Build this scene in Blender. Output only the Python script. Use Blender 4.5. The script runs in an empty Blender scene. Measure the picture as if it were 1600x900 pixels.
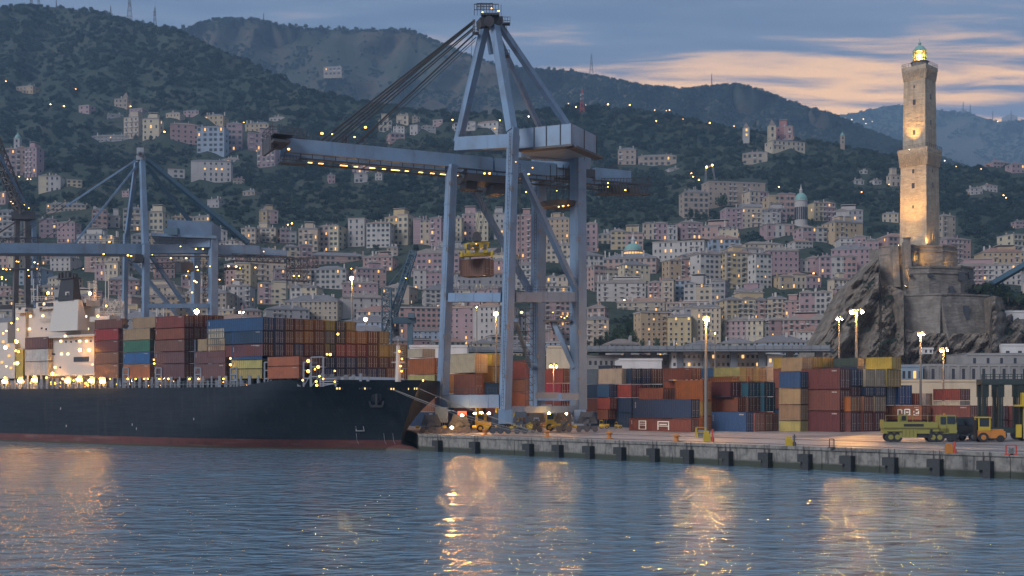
import bpy, math, random
from mathutils import Vector, Matrix, noise as mnoise
R = math.radians
rnd = random.Random(7)
SC = bpy.context.scene
COL = SC.collection
# ------------------------------------------------------------------ camera
F, HOR, CH = 1800.0, 625.0, 7.0           # focal length in photo pixels, horizon row, eye height
cam = bpy.data.cameras.new("camera"); cam_o = bpy.data.objects.new("camera", cam); COL.objects.link(cam_o)
cam.sensor_width = 36; cam.lens = F/1600*36; cam.shift_y = (HOR-450)/1600
cam.clip_start = 1; cam.clip_end = 20000
cam_o.location = (0, 0, CH); cam_o.rotation_euler = (R(90), 0, 0)
SC.camera = cam_o
# ------------------------------------------------------------------ sky, sun, exposure
SC.view_settings.view_transform = 'Standard'; SC.view_settings.look = 'None'
SC.view_settings.exposure = 1.0; SC.view_settings.gamma = 1.0
SC.cycles.use_denoising = True
SC.cycles.max_bounces = 6; SC.cycles.diffuse_bounces = 2; SC.cycles.glossy_bounces = 3
SC.cycles.volume_bounces = 0; SC.cycles.transmission_bounces = 2
SC.cycles.sample_clamp_indirect = 8.0; SC.cycles.sample_clamp_direct = 0.0
W = bpy.data.worlds.new("World"); SC.world = W; W.use_nodes = True

class NT:
    """small node-tree writer"""
    def __init__(s, t): s.t = t; t.nodes.clear()
    def n(s, typ, **kw):
        nd = s.t.nodes.new(typ)
        for k, v in kw.items():
            if k.startswith('i_'):
                key = k[2:]; key = int(key) if key.isdigit() else key.replace('_', ' ')
                if isinstance(v, tuple) and len(v) == 2 and hasattr(v[0], 'outputs'): s.t.links.new(v[0].outputs[v[1]], nd.inputs[key])
                elif hasattr(v, 'outputs'): s.t.links.new(v.outputs[0], nd.inputs[key])
                else: nd.inputs[key].default_value = v
            else: setattr(nd, k, v)
        return nd
    def m(s, op, a, b=0.0, c=None, clamp=False):
        nd = s.n('ShaderNodeMath', operation=op, use_clamp=clamp)
        for i, v in enumerate((a, b) if c is None else (a, b, c)):
            if isinstance(v, tuple): s.t.links.new(v[0].outputs[v[1]], nd.inputs[i])
            elif hasattr(v, 'outputs'): s.t.links.new(v.outputs[0], nd.inputs[i])
            else: nd.inputs[i].default_value = v
        return nd
    def ss(s, v, a, b):
        nd = s.n('ShaderNodeMapRange', interpolation_type='SMOOTHSTEP')
        s.t.links.new((v[0].outputs[v[1]] if isinstance(v, tuple) else v.outputs[0]), nd.inputs[0])
        nd.inputs[1].default_value = a; nd.inputs[2].default_value = b
        return nd
    def mix(s, f, a, b, blend='MIX'):
        nd = s.n('ShaderNodeMix', data_type='RGBA', blend_type=blend)
        for i, v in ((0, f), (6, a), (7, b)):
            if isinstance(v, tuple) and hasattr(v[0], 'outputs'): s.t.links.new(v[0].outputs[v[1]], nd.inputs[i])
            elif hasattr(v, 'outputs'): s.t.links.new(v.outputs[2] if v.bl_idname == 'ShaderNodeMix' else v.outputs[0], nd.inputs[i])
            elif isinstance(v, (int, float)): nd.inputs[i].default_value = v
            else: nd.inputs[i].default_value = (*v, 1)
        return nd
def lk(t, a, ao, b, bi): t.links.new(a.outputs[ao], b.inputs[bi])

def build_world():
    g = NT(W.node_tree); t = W.node_tree
    tc = g.n('ShaderNodeTexCoord')
    sp = g.n('ShaderNodeSeparateXYZ'); lk(t, tc, 'Generated', sp, 0)
    zz = g.m('MAXIMUM', (sp, 2), 0.0)
    den = g.m('ADD', zz, 0.06)
    cx = g.m('DIVIDE', (sp, 0), den); cy = g.m('DIVIDE', (sp, 1), den)
    cv = g.n('ShaderNodeCombineXYZ', i_0=g.m('MULTIPLY', cx, 0.27), i_1=cy)
    n1 = g.n('ShaderNodeTexNoise', i_Vector=cv, i_Scale=6.2, i_Detail=7.0, i_Roughness=0.58, i_Distortion=0.35)
    cv2 = g.n('ShaderNodeCombineXYZ', i_0=g.m('MULTIPLY', cx, 0.8), i_1=cy, i_2=3.7)
    n2 = g.n('ShaderNodeTexNoise', i_Vector=cv2, i_Scale=0.9, i_Detail=4.0, i_Roughness=0.5)
    elev = g.ss(zz, 0.25, 0.315)
    # cover grows with height above the hills
    bias = g.m('MULTIPLY_ADD', elev, 0.21, -0.035)
    cov = g.m('ADD', g.m('ADD', g.m('MULTIPLY', n1, 0.75), g.m('MULTIPLY', n2, 0.35)), bias)
    mask = g.ss(cov, 0.46, 0.64)
    # sunset glow lies low over the hills ahead and to the right
    az = g.m('ADD', g.m('MULTIPLY', (sp, 1), 0.85), g.m('MULTIPLY', (sp, 0), 0.5))
    glow = g.m('MULTIPLY', g.ss(az, 0.45, 0.98), g.m('SUBTRACT', 1.0, g.ss(zz, 0.245, 0.335)))
    gap = g.mix(glow, (0.25, 0.23, 0.25), (0.84, 0.47, 0.195))
    cl = g.mix(g.ss(zz, 0.24, 0.30), (0.175, 0.155, 0.19), (0.105, 0.142, 0.215))
    cl = g.mix(g.m('MULTIPLY', g.ss(n1, 0.40, 0.66), 0.85), cl, (0.072, 0.108, 0.18))
    cl = g.mix(g.m('MULTIPLY', g.ss(zz, 0.335, 0.62), 0.9), cl, (0.265, 0.315, 0.395))
    skyc = g.mix(mask, gap, cl)
    ni = g.n('ShaderNodeTexSky', sky_type='NISHITA')
    ni.sun_disc = False; ni.sun_elevation = R(2.0); ni.sun_rotation = R(18)
    b1 = g.n('ShaderNodeBackground', i_Strength=1.0); lk(t, skyc, 2, b1, 0)
    b2 = g.n('ShaderNodeBackground', i_Strength=0.05); lk(t, ni, 0, b2, 0)
    ms = g.n('ShaderNodeMixShader', i_0=0.06); lk(t, b1, 0, ms, 1); lk(t, b2, 0, ms, 2)
    o = g.n('ShaderNodeOutputWorld'); lk(t, ms, 0, o, 0)
build_world()
sun = bpy.data.lights.new("sun", 'SUN'); sun.energy = 1.35; sun.angle = R(25); sun.color = (0.97, 0.96, 1.0)
sun_o = bpy.data.objects.new("sun", sun); COL.objects.link(sun_o)
# dusk skylight from the open sea behind and left of the camera
sun_o.rotation_euler = Vector((0.70, 0.62, -0.55)).to_track_quat('-Z', 'Y').to_euler()
sun_o.location = (-50, -60, 80)

# ------------------------------------------------------------------ helpers
def P(px, py, Y): return Vector(((px-800)/F*Y, Y, CH+(HOR-py)/F*Y))
def zat(py, Y): return CH+(HOR-py)/F*Y
GZ = 2.25
class MB:
    def __init__(s): s.v = []; s.f = []; s.mi = []
    def add(s, vs, fs, m=0):
        b = len(s.v); s.v += [tuple(v) for v in vs]
        s.f += [tuple(b+i for i in f) for f in fs]; s.mi += [m]*len(fs); return s
    def hexa(s, c, m=0):   # 8 corners: bottom ring 0-3 (ccw from above), top ring 4-7
        return s.add(c, [(3,2,1,0),(4,5,6,7),(0,1,5,4),(1,2,6,5),(2,3,7,6),(3,0,4,7)], m)
    def box(s, x0, x1, y0, y1, z0, z1, m=0):
        return s.hexa([(x0,y0,z0),(x1,y0,z0),(x1,y1,z0),(x0,y1,z0),(x0,y0,z1),(x1,y0,z1),(x1,y1,z1),(x0,y1,z1)], m)
    def beam(s, p, q, w, h=None, m=0, up=(0,0,1), w2=None, h2=None):
        h = h or w; w2 = w2 or w; h2 = h2 or h
        p = Vector(p); q = Vector(q); d = (q-p).normalized(); u = Vector(up)
        if abs(d.dot(u)) > 0.95: u = Vector((0.0, 1, 0))
        sd = d.cross(u).normalized(); uu = sd.cross(d).normalized()
        r = lambda c, a, b: [c-sd*a/2-uu*b/2, c+sd*a/2-uu*b/2, c+sd*a/2+uu*b/2, c-sd*a/2+uu*b/2]
        return s.hexa(r(p, w, h)+r(q, w2, h2), m)
    def cyl(s, p, q, r, r2=None, n=8, m=0, caps=True):
        r2 = r if r2 is None else r2
        p = Vector(p); q = Vector(q); d = (q-p).normalized()
        u = Vector((0,0,1)) if abs(d.z) < 0.9 else Vector((1,0,0))
        a = d.cross(u).normalized(); b = d.cross(a)
        A = [p+(a*math.cos(2*math.pi*i/n)+b*math.sin(2*math.pi*i/n))*r for i in range(n)]
        B = [q+(a*math.cos(2*math.pi*i/n)+b*math.sin(2*math.pi*i/n))*r2 for i in range(n)]
        fs = [(i, (i+1) % n, n+(i+1) % n, n+i) for i in range(n)]
        if caps: fs += [tuple(range(n-1, -1, -1)), tuple(range(n, 2*n))]
        return s.add(A+B, fs, m)
    def lathe(s, c, prof, n=16, m=0, a0=0.0):
        vs = []; fs = []
        for r, z in prof:
            for i in range(n):
                a = a0+2*math.pi*i/n; vs.append((c[0]+r*math.cos(a), c[1]+r*math.sin(a), c[2]+z))
        for k in range(len(prof)-1):
            for i in range(n): fs.append((k*n+i, k*n+(i+1) % n, (k+1)*n+(i+1) % n, (k+1)*n+i))
        fs.append(tuple(range(n-1, -1, -1))); fs.append(tuple((len(prof)-1)*n+i for i in range(n)))
        return s.add(vs, fs, m)
    def ball(s, c, r, m=0, n=8, k=5, sz=1.0):
        return s.lathe(c, [(max(0.01*r, r*math.sin(math.pi*j/k)), -sz*r*math.cos(math.pi*j/k)) for j in range(k+1)], n, m)
    def prism(s, poly, z0, z1, m=0):    # poly: ccw xy points
        n = len(poly)
        vs = [(x, y, z0) for x, y in poly]+[(x, y, z1) for x, y in poly]
        fs = [(i, (i+1) % n, n+(i+1) % n, n+i) for i in range(n)]+[tuple(range(n-1, -1, -1)), tuple(range(n, 2*n))]
        return s.add(vs, fs, m)
    def mesh(s, name):
        me = bpy.data.meshes.new(name); me.from_pydata(s.v, [], s.f)
        if any(s.mi): me.polygons.foreach_set('material_index', s.mi)
        me.update(); return me
def tag(o, label=None, cat=None, group=None, kind=None):
    if label: o['label'] = label
    if cat: o['category'] = cat
    if group: o['group'] = group
    if kind: o['kind'] = kind
    return o
def obj(name, mb, mats, parent=None, smooth=False, **kw):
    me = mb.mesh(name) if isinstance(mb, MB) else mb
    if not isinstance(mats, (list, tuple)): mats = [mats]
    if not len(me.materials):
        for m in mats: me.materials.append(m)
    if smooth: me.polygons.foreach_set('use_smooth', [True]*len(me.polygons))
    o = bpy.data.objects.new(name, me); COL.objects.link(o)
    if parent:
        o.parent = parent
        l = wloc(parent)
        o.matrix_parent_inverse = Matrix.Translation(-l)
    return tag(o, **kw)
def wloc(o):   # roots of world-built things are never rotated, parts sit at their root's origin
    return Vector(o.location) if not o.parent else wloc(o.parent)
def thing(name, loc, label, cat, group=None):
    o = bpy.data.objects.new(name, None); COL.objects.link(o); o.location = loc; o.empty_display_size = 0.5
    return tag(o, label, cat, group)
def part(name, mb, mats, root, sub=False, **kw):
    """part in world coordinates below a root empty (or below a part of it)"""
    me = mb.mesh(name)
    for m in (mats if isinstance(mats, (list, tuple)) else [mats]): me.materials.append(m)
    o = bpy.data.objects.new(name, me); COL.objects.link(o); o.parent = root
    r = root
    while r.parent: r = r.parent
    if root is r: o.matrix_parent_inverse = Matrix.Translation(-Vector(r.location))
    return tag(o, **kw)

# ------------------------------------------------------------------ materials
def mat(name, c, rough=0.6, metal=0.0, var=0.25, scale=1.0, dark=None, streak=0.0, bump=0.0, bscale=8.0, rnd_obj=0.0, coord='Object', stretch=(1,1,1), spec=0.5):
    m = bpy.data.materials.new(name); m.use_nodes = True; g = NT(m.node_tree); t = m.node_tree
    out = g.n('ShaderNodeOutputMaterial'); b = g.n('ShaderNodeBsdfPrincipled', i_Roughness=rough, i_Metallic=metal)
    b.inputs['Specular IOR Level'].default_value = spec
    lk(t, b, 0, out, 0)
    tc = g.n('ShaderNodeTexCoord') if coord == 'Object' else g.n('ShaderNodeNewGeometry')
    mp = g.n('ShaderNodeMapping', i_Scale=stretch); lk(t, tc, 'Object' if coord == 'Object' else 'Position', mp, 0)
    dk = dark or tuple(x*0.55 for x in c)
    n1 = g.n('ShaderNodeTexNoise', i_Vector=mp, i_Scale=scale, i_Detail=5.0, i_Roughness=0.62)
    f = g.m('MULTIPLY', g.ss(n1, 0.38, 0.72), var)
    col = g.mix(f, c, dk)
    if streak:
        mp2 = g.n('ShaderNodeMapping', i_Scale=(scale*3, scale*3, scale*0.18)); lk(t, tc, 'Object' if coord == 'Object' else 'Position', mp2, 0)
        n2 = g.n('ShaderNodeTexNoise', i_Vector=mp2, i_Scale=1.0, i_Detail=4.0)
        col = g.mix(g.m('MULTIPLY', g.ss(n2, 0.52, 0.75), streak), col, dk)
    if rnd_obj:
        oi = g.n('ShaderNodeObjectInfo')
        hs = g.n('ShaderNodeHueSaturation', i_Value=g.m('MULTIPLY_ADD', (oi, 'Random'), rnd_obj, 1-rnd_obj*0.5), i_Hue=g.m('MULTIPLY_ADD', (oi, 'Random'), 0.03, 0.485))
        lk(t, col, 2, hs, 'Color'); lk(t, hs, 0, b, 'Base Color')
    else: lk(t, col, 2, b, 'Base Color')
    if bump:
        n3 = g.n('ShaderNodeTexNoise', i_Vector=mp, i_Scale=bscale, i_Detail=4.0)
        bp = g.n('ShaderNodeBump', i_Strength=bump, i_Distance=0.1, i_Height=n3); lk(t, bp, 0, b, 'Normal')
    return m
def glow(name, c, s, sample=True):
    m = bpy.data.materials.new(name); m.use_nodes = True; g = NT(m.node_tree)
    e = g.n('ShaderNodeEmission', i_Color=(*c, 1), i_Strength=s); o = g.n('ShaderNodeOutputMaterial'); lk(m.node_tree, e, 0, o, 0)
    if not sample: m.cycles.emission_sampling = 'NONE'
    return m
M = {}
M['crane'] = mat('crane_paint', (0.15, 0.232, 0.34), 0.5, var=0.5, scale=0.25, dark=(0.095, 0.11, 0.135), streak=0.5, coord='Pos')
M['crane_dark'] = mat('crane_dark_steel', (0.045, 0.05, 0.06), 0.6, var=0.4, scale=0.6, dark=(0.09, 0.05, 0.03), coord='Pos')
M['crane_blue'] = mat('blue_crane_paint', (0.045, 0.095, 0.14), 0.5, var=0.3, scale=0.5, coord='Pos')
M['crane_brown'] = mat('rusty_crane_paint', (0.10, 0.085, 0.08), 0.6, var=0.5, scale=0.5, coord='Pos')
M['bogie'] = mat('bogie_paint', (0.055, 0.068, 0.085), 0.5, var=.6, scale=.8, dark=(.04, .04, .045), coord='Pos')
M['grey_steel'] = mat('grey_steel', (0.20, 0.22, 0.25), 0.5, 0.3, var=0.4, scale=0.6, coord='Pos')
M['lamp_pole'] = mat('galvanised_pole', (0.17, 0.165, 0.155), 0.5, 0.3, var=0.2, coord='Pos')
M['white_paint'] = mat('white_ship_paint', (0.42, 0.385, 0.345), 0.5, var=0.25, scale=0.3, dark=(0.5, 0.42, 0.34), streak=0.25, coord='Pos')
M['funnel'] = mat('black_funnel_paint', (0.022, 0.022, 0.026), 0.5, var=0.3, coord='Pos')
M['yellow'] = mat('yellow_machine_paint', (0.42, 0.30, 0.025), 0.45, var=0.35, scale=1.2, dark=(0.25, 0.17, 0.03), coord='Pos')
M['lime'] = mat('lime_truck_paint', (0.21, 0.195, 0.045), 0.5, var=0.4, scale=0.9, dark=(0.2, 0.18, 0.04), coord='Pos')
M['orange'] = mat('orange_machine_paint', (0.42, 0.16, 0.03), 0.45, var=0.3, coord='Pos')
M['green_steel'] = mat('dark_green_steel', (0.018, 0.03, 0.03), 0.5, var=0.4, scale=0.8, coord='Pos')
M['tyre'] = mat('tyre_rubber', (0.018, 0.018, 0.02), 0.8, var=0.2, coord='Pos')
M['glass'] = mat('dark_glass', (0.02, 0.03, 0.04), 0.15, var=0.1, coord='Pos')
M['black'] = mat('black_vehicle_paint', (0.02, 0.022, 0.026), 0.4, var=0.2, coord='Pos')
M['red'] = mat('red_paint', (0.42, 0.06, 0.04), 0.5, var=0.3, coord='Pos')
M['cable'] = mat('steel_cable', (0.03, 0.032, 0.036), 0.6, var=0.2, coord='Pos')
M['rope'] = mat('mooring_rope', (0.20, 0.19, 0.175), 0.8, var=0.2, coord='Pos')
M['fender'] = mat('fender_rubber', (0.022, 0.024, 0.027), 0.7, var=0.4, scale=2, coord='Pos')
M['bulb'] = glow('warm_lamp_glow', (1.0, 0.45, 0.10), 1000)
M['bulb_flood'] = glow('flood_lamp_glow', (1.0, 0.46, 0.11), 130)
M['bulb_small'] = glow('warm_small_lamp_glow', (1.0, 0.40, 0.05), 6)
M['bulb_white'] = glow('pale_lamp_glow', (1.0, 0.70, 0.36), 40)
M['bulb_crane'] = glow('crane_lamp_glow', (1.0, 0.50, 0.10), 4.5)
M['bulb_ship'] = glow('ship_lamp_glow', (1.0, 0.38, 0.035), 12)
M['bulb_added_over'] = glow('added_overside_lamp_glow', (1.0, 0.43, 0.06), 130)  # for the lamps added along the ship's side
M['bulb_shipflood'] = glow('ship_flood_glow', (1.0, 0.40, 0.035), 34)
M['bulb_amber'] = glow('amber_lamp_glass', (1.0, 0.37, 0.06), 1.6, sample=False)
M['bulb_far'] = glow('street_lamp_glow', (1.0, 0.40, 0.07), 16)
M['bulb_far_white'] = glow('pale_street_lamp_glow', (1.0, 0.66, 0.34), 3, sample=False)
M['win_dark'] = mat('window_glass_dark', (0.035, 0.04, 0.05), 0.25, var=0.4, scale=0.3, coord='Pos')
M['win_lit'] = glow('window_lit', (1.0, 0.52, 0.18), 0.75, sample=False)
M['shutter'] = mat('green_shutter', (0.06, 0.085, 0.08), 0.7, var=0.4, scale=0.3, coord='Pos')
M['trim'] = mat('pale_stone_trim', (0.42, 0.38, 0.35), 0.8, var=0.3, scale=0.4, coord='Pos')
# ------------------------------------------------------------------ terrain
def lerp_list(L, x):
    if x <= L[0][0]: return L[0][1]
    for (a, ya), (b, yb) in zip(L, L[1:]):
        if x <= b: return ya+(yb-ya)*(x-a)/(b-a)
    return L[-1][1]
RIDGE_MAIN = [(-500,60),(-200,25),(0,14),(30,8),(60,10),(100,12),(150,20),(190,30),(240,40),(270,45),(300,58),(340,78),(380,95),(430,118),(480,140),(560,158),(640,172),(720,178),(800,178),(900,166),(1000,174),(1060,184),(1110,196),(1200,210),(1300,226),(1360,238),(1420,250),(1480,262),(1560,260),(1640,262),(1900,280),(2300,330)]
RIDGE_MID = [(-500,160),(0,110),(200,60),(290,47),(320,33),(345,29),(400,30),(440,40),(480,45),(520,46),(560,48),(600,47),(640,46),(660,56),(700,72),(740,90),(790,104),(830,108),(880,112),(925,118),(960,124),(1000,133),(1060,140),(1100,136),(1150,131),(1180,139),(1215,152),(1260,168),(1310,182),(1360,205),(1450,240),(1700,330),(2200,420)]
RIDGE_FAR = [(-500,200),(900,200),(1180,200),(1300,182),(1325,179),(1365,170),(1400,164),(1440,168),(1480,174),(1510,176),(1540,185),(1560,190),(1600,188),(1700,180),(1900,190),(2300,240)]
def fbm(x, y, s, o=4): return mnoise.fractal((x*s, y*s, 0.37), 1.0, 2.0, o)
def terr_Y(px, py):
    f = max(0.0, (575-py)/360.0)
    fold = abs(mnoise.noise((px/85.0+py/260.0, py/420.0, 3.3)))+.5*abs(mnoise.noise((px/38.0-py/150.0, py/200.0, 8.1)))
    return 340*(1+1.9*f**1.15)*(1+0.035*fbm(px+300, py*1.3, 1/170.0, 3)+0.085*fold*min(1.0, max(0.0, (350-py)/120.0)))
def terr(px, py): return P(px, py, terr_Y(px, py))
def hill(name, ridge, cols, rows, Yfun, back, m):
    vs = []; fs = []; n = len(cols)
    R_ = len(rows)
    for r in rows:
        for px in cols:
            top = lerp_list(ridge, px)
            py = 578+(top-578)*r
            vs.append(P(px, py, Yfun(px, py, r)))
    for px in cols:                                            # the far side falls away to the ground
        q = vs[(R_-1)*n+cols.index(px)]
        vs.append(Vector((q.x*1.0, q.y+back*0.4, q.z*0.7)))
    for px in cols:
        q = vs[(R_-1)*n+cols.index(px)]
        vs.append(Vector((q.x, q.y+back, 0.0)))
    front = []
    for px in cols:
        q = vs[cols.index(px)]; front.append(Vector((q.x*0.97, q.y*0.965, 0.2)))
    vs = front+vs
    for k in range(R_+2):
        for i in range(n-1): fs.append((k*n+i, k*n+i+1, (k+1)*n+i+1, (k+1)*n+i))
    mb = MB(); mb.add(vs, fs)
    return obj(name, mb, m, smooth=True, kind='structure')
def ground_mat(name, c1, c2, c3, s):
    m = bpy.data.materials.new(name); m.use_nodes = True; g = NT(m.node_tree); t = m.node_tree
    out = g.n('ShaderNodeOutputMaterial'); b = g.n('ShaderNodeBsdfPrincipled', i_Roughness=0.95); b.inputs['Specular IOR Level'].default_value = 0.1
    lk(t, b, 0, out, 0); ge = g.n('ShaderNodeNewGeometry')
    n1 = g.n('ShaderNodeTexNoise', i_Vector=(ge, 'Position'), i_Scale=s, i_Detail=8.0, i_Roughness=0.65)
    n2 = g.n('ShaderNodeTexNoise', i_Vector=(ge, 'Position'), i_Scale=s*9, i_Detail=6.0, i_Roughness=0.7)
    c = g.mix(g.ss(n1, 0.44, 0.58), c1, c2); c = g.mix(g.ss(n2, 0.5, 0.68), c, c3)
    lk(t, c, 2, b, 'Base Color')
    bp = g.n('ShaderNodeBump', i_Strength=0.8, i_Distance=4.0, i_Height=n2); lk(t, bp, 0, b, 'Normal')
    return m
M['hill'] = ground_mat('hill_ground', (0.035, 0.048, 0.034), (0.052, 0.058, 0.042), (0.026, 0.036, 0.027), 0.010)
M['hill_dry'] = ground_mat('dry_hill_ground', (0.082, 0.066, 0.05), (0.045, 0.05, 0.038), (0.03, 0.038, 0.028), 0.0045)
M['hill_far'] = ground_mat('far_hill_ground', (0.04, 0.052, 0.04), (0.07, 0.065, 0.055), (0.04, 0.055, 0.035), 0.004)
cols_m = list(range(-480, 2101, 12))
hill('hillside', RIDGE_MAIN, cols_m, [i/46 for i in range(47)], lambda px, py, r: terr_Y(px, py), 500, M['hill'])
def mid_Y(px, py): return 1650+(2250-1650)*min(1.2, max(0, (330-py)/300.0))+70*fbm(px, py*1.5, 1/110.0, 5)+190*abs(mnoise.noise((px/70.0+py/200.0, py/260.0, 5.0)))*min(1, max(0, (py-lerp_list(RIDGE_MID, px))/25))
def far_Y(px, py): return 3000+900*max(0, (300-py)/140.0)+150*fbm(px, py*1.5, 1/70.0, 5)
hill('hill_ridge', RIDGE_MID, list(range(-480, 2101, 10)), [0.30+0.7*i/40 for i in range(41)], lambda px, py, r: mid_Y(px, py), 700, M['hill_dry'])
hill('far_hills', RIDGE_FAR, list(range(800, 2201, 10)), [0.5+0.5*i/24 for i in range(25)], lambda px, py, r: far_Y(px, py), 600, M['hill_far'])

# ------------------------------------------------------------------ land and water
def land_mat():
    m = bpy.data.materials.new('yard_concrete'); m.use_nodes = True; g = NT(m.node_tree); t = m.node_tree
    out = g.n('ShaderNodeOutputMaterial'); b = g.n('ShaderNodeBsdfPrincipled'); lk(t, b, 0, out, 0)
    ge = g.n('ShaderNodeNewGeometry')
    n1 = g.n('ShaderNodeTexNoise', i_Vector=(ge, 'Position'), i_Scale=0.12, i_Detail=7.0, i_Roughness=0.65)
    n2 = g.n('ShaderNodeTexNoise', i_Vector=(ge, 'Position'), i_Scale=1.5, i_Detail=5.0)
    c = g.mix(g.ss(n1, 0.4, 0.62), (0.235, 0.21, 0.205), (0.145, 0.132, 0.132)); c = g.mix(g.m('MULTIPLY', g.ss(n2, 0.5, 0.7), 0.4), c, (0.12, 0.11, 0.11))
    mps = g.n('ShaderNodeMapping', i_Rotation=(0, 0, R(45)), i_Scale=(.05, .9, 1)); lk(t, ge, 'Position', mps, 0)
    n4 = g.n('ShaderNodeTexNoise', i_Vector=mps, i_Scale=1.0, i_Detail=5.0); c = g.mix(g.m('MULTIPLY', g.ss(n4, 0.52, 0.68), 0.7), c, (0.085, 0.08, 0.08))
    lk(t, c, 2, b, 'Base Color'); lk(t, g.m('MULTIPLY_ADD', g.ss(n1, 0.4, 0.62), -0.3, 0.62), 0, b, 'Roughness')
    bp = g.n('ShaderNodeBump', i_Strength=0.3, i_Distance=0.05, i_Height=n2); lk(t, bp, 0, b, 'Normal')
    return m
M['yard'] = land_mat()
K = Vector((-12.6, 159.3)); QD = Vector((0.7071, -0.7071))     # quay corner and the direction of the quay edge
def quay_pt(px):
    k = (px-800)/F; a = (k*K.y-K.x)/(QD.x-k*QD.y); return K+QD*a
TS = R(34); ES = Vector((-math.cos(TS), math.sin(TS))); ET = Vector((math.sin(TS), math.cos(TS))); SS = Vector((-15.6, 161.2))
slip = SS+ET*31
QE = K+QD*235
land_poly = [tuple(K), tuple(QE), (1500, QE.y), (1500, 370), (-1200, 700+0), tuple(slip+ES*330), tuple(slip+ES*32), (-19.5, 199)]
mb = MB(); mb.prism(land_poly, -2.0, GZ)
obj('ground', mb, M['yard'], kind='structure')
def water_mat():
    m = bpy.data.materials.new('harbour_water'); m.use_nodes = True; g = NT(m.node_tree); t = m.node_tree
    out = g.n('ShaderNodeOutputMaterial'); b = g.n('ShaderNodeBsdfPrincipled', i_Roughness=0.055, i_IOR=1.33); lk(t, b, 0, out, 0)
    b.inputs['Base Color'].default_value = (0.095, 0.155, 0.205, 1)
    ge = g.n('ShaderNodeNewGeometry')
    mp = g.n('ShaderNodeMapping', i_Scale=(0.62, 1.0, 1.0), i_Rotation=(0, 0, R(12))); lk(t, ge, 'Position', mp, 0)
    n1 = g.n('ShaderNodeTexNoise', i_Vector=mp, i_Scale=0.75, i_Detail=2.0, i_Roughness=0.5, i_Distortion=0.4)
    n2 = g.n('ShaderNodeTexNoise', i_Vector=mp, i_Scale=3.0, i_Detail=3.0, i_Roughness=0.55)
    n3 = g.n('ShaderNodeTexNoise', i_Vector=mp, i_Scale=0.07, i_Detail=3.0)
    gust = g.m('MULTIPLY_ADD', g.ss(n3, 0.35, 0.65), 0.7, 0.5)
    h = g.m('ADD', g.m('MULTIPLY', n1, 0.50), g.m('MULTIPLY', g.m('MULTIPLY', n2, 0.085), gust))
    bp = g.n('ShaderNodeBump', i_Strength=1.0, i_Distance=1.0, i_Height=h); lk(t, bp, 0, b, 'Normal')
    return m
M['water'] = water_mat()
# swell as geometry where the camera is near, flat beyond
mb = MB(); rowsY = [38*1.0115**i for i in range(190)]; nc = 150
for Y in rowsY:
    for i in range(nc):
        x = (-0.62+1.24*i/(nc-1))*Y
        z = 0.055*mnoise.noise((x*0.11, Y*0.25, 1.0))+0.03*mnoise.noise((x*0.35+Y*0.1, Y*0.6, 5.0))
        mb.v.append((x, Y, z))
for k in range(len(rowsY)-1):
    for i in range(nc-1):
        mb.f.append((k*nc+i, k*nc+i+1, (k+1)*nc+i+1, (k+1)*nc+i)); mb.mi.append(0)
b0 = len(mb.v); Yl = rowsY[-1]; Y0 = rowsY[0]; s = 0.62
mb.v += [(-1600,-200,0),(1600,-200,0),(1600,Y0,0),(-1600,Y0,0),(-1600,Yl,0),(1600,Yl,0),(-1600,900,0),(1600,900,0)]
L0, R0, LL, RL = 0, nc-1, (len(rowsY)-1)*nc, len(rowsY)*nc-1
for f in [(b0,b0+1,b0+2,R0,L0,b0+3),(b0+3,L0,LL,b0+4),(R0,b0+2,b0+5,RL),(b0+4,LL,RL,b0+5,b0+7,b0+6)]: mb.f.append(f); mb.mi.append(0)
obj('water', mb, M['water'], smooth=True, kind='structure')

# ------------------------------------------------------------------ quay wall
def wall_mat():
    m = bpy.data.materials.new('quay_concrete'); m.use_nodes = True; g = NT(m.node_tree); t = m.node_tree
    out = g.n('ShaderNodeOutputMaterial'); b = g.n('ShaderNodeBsdfPrincipled', i_Roughness=0.85); lk(t, b, 0, out, 0)
    ge = g.n('ShaderNodeNewGeometry'); sp = g.n('ShaderNodeSeparateXYZ'); lk(t, ge, 'Position', sp, 0)
    n1 = g.n('ShaderNodeTexNoise', i_Vector=(ge, 'Position'), i_Scale=1.1, i_Detail=7.0, i_Roughness=0.7)
    mp = g.n('ShaderNodeMapping', i_Scale=(2.6, 2.6, 0.25)); lk(t, ge, 'Position', mp, 0)
    n2 = g.n('ShaderNodeTexNoise', i_Vector=mp, i_Scale=1.0, i_Detail=5.0, i_Roughness=0.65)
    c = g.mix(g.ss(n1, 0.4, 0.68), (0.20, 0.19, 0.172), (0.10, 0.097, 0.09))
    c = g.mix(g.m('MULTIPLY', g.ss(n2, 0.48, 0.68), 0.85), c, (0.05, 0.05, 0.05))
    wet = g.m('SUBTRACT', 1.0, g.ss(g.m('ADD', (sp, 2), g.m('MULTIPLY', n1, 0.5)), 0.75, 1.05))
    c = g.mix(wet, c, (0.035, 0.042, 0.03))
    lk(t, c, 2, b, 'Base Color')
    bp = g.n('ShaderNodeBump', i_Strength=0.6, i_Distance=0.08, i_Height=n1); lk(t, bp, 0, b, 'Normal')
    return m
M['quay'] = wall_mat()
qw = thing('quay_wall', (K.x, K.y, 0), 'stained concrete quay wall along the waterfront with black rubber fenders', 'quay wall')
NOR = Vector((-QD.y, QD.x))*-1      # towards the water
if NOR.y > 0: NOR = -NOR
ang = math.atan2(QD.y, QD.x)
L = 6.2; a = 0.0; k = 0; pm = None
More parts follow.
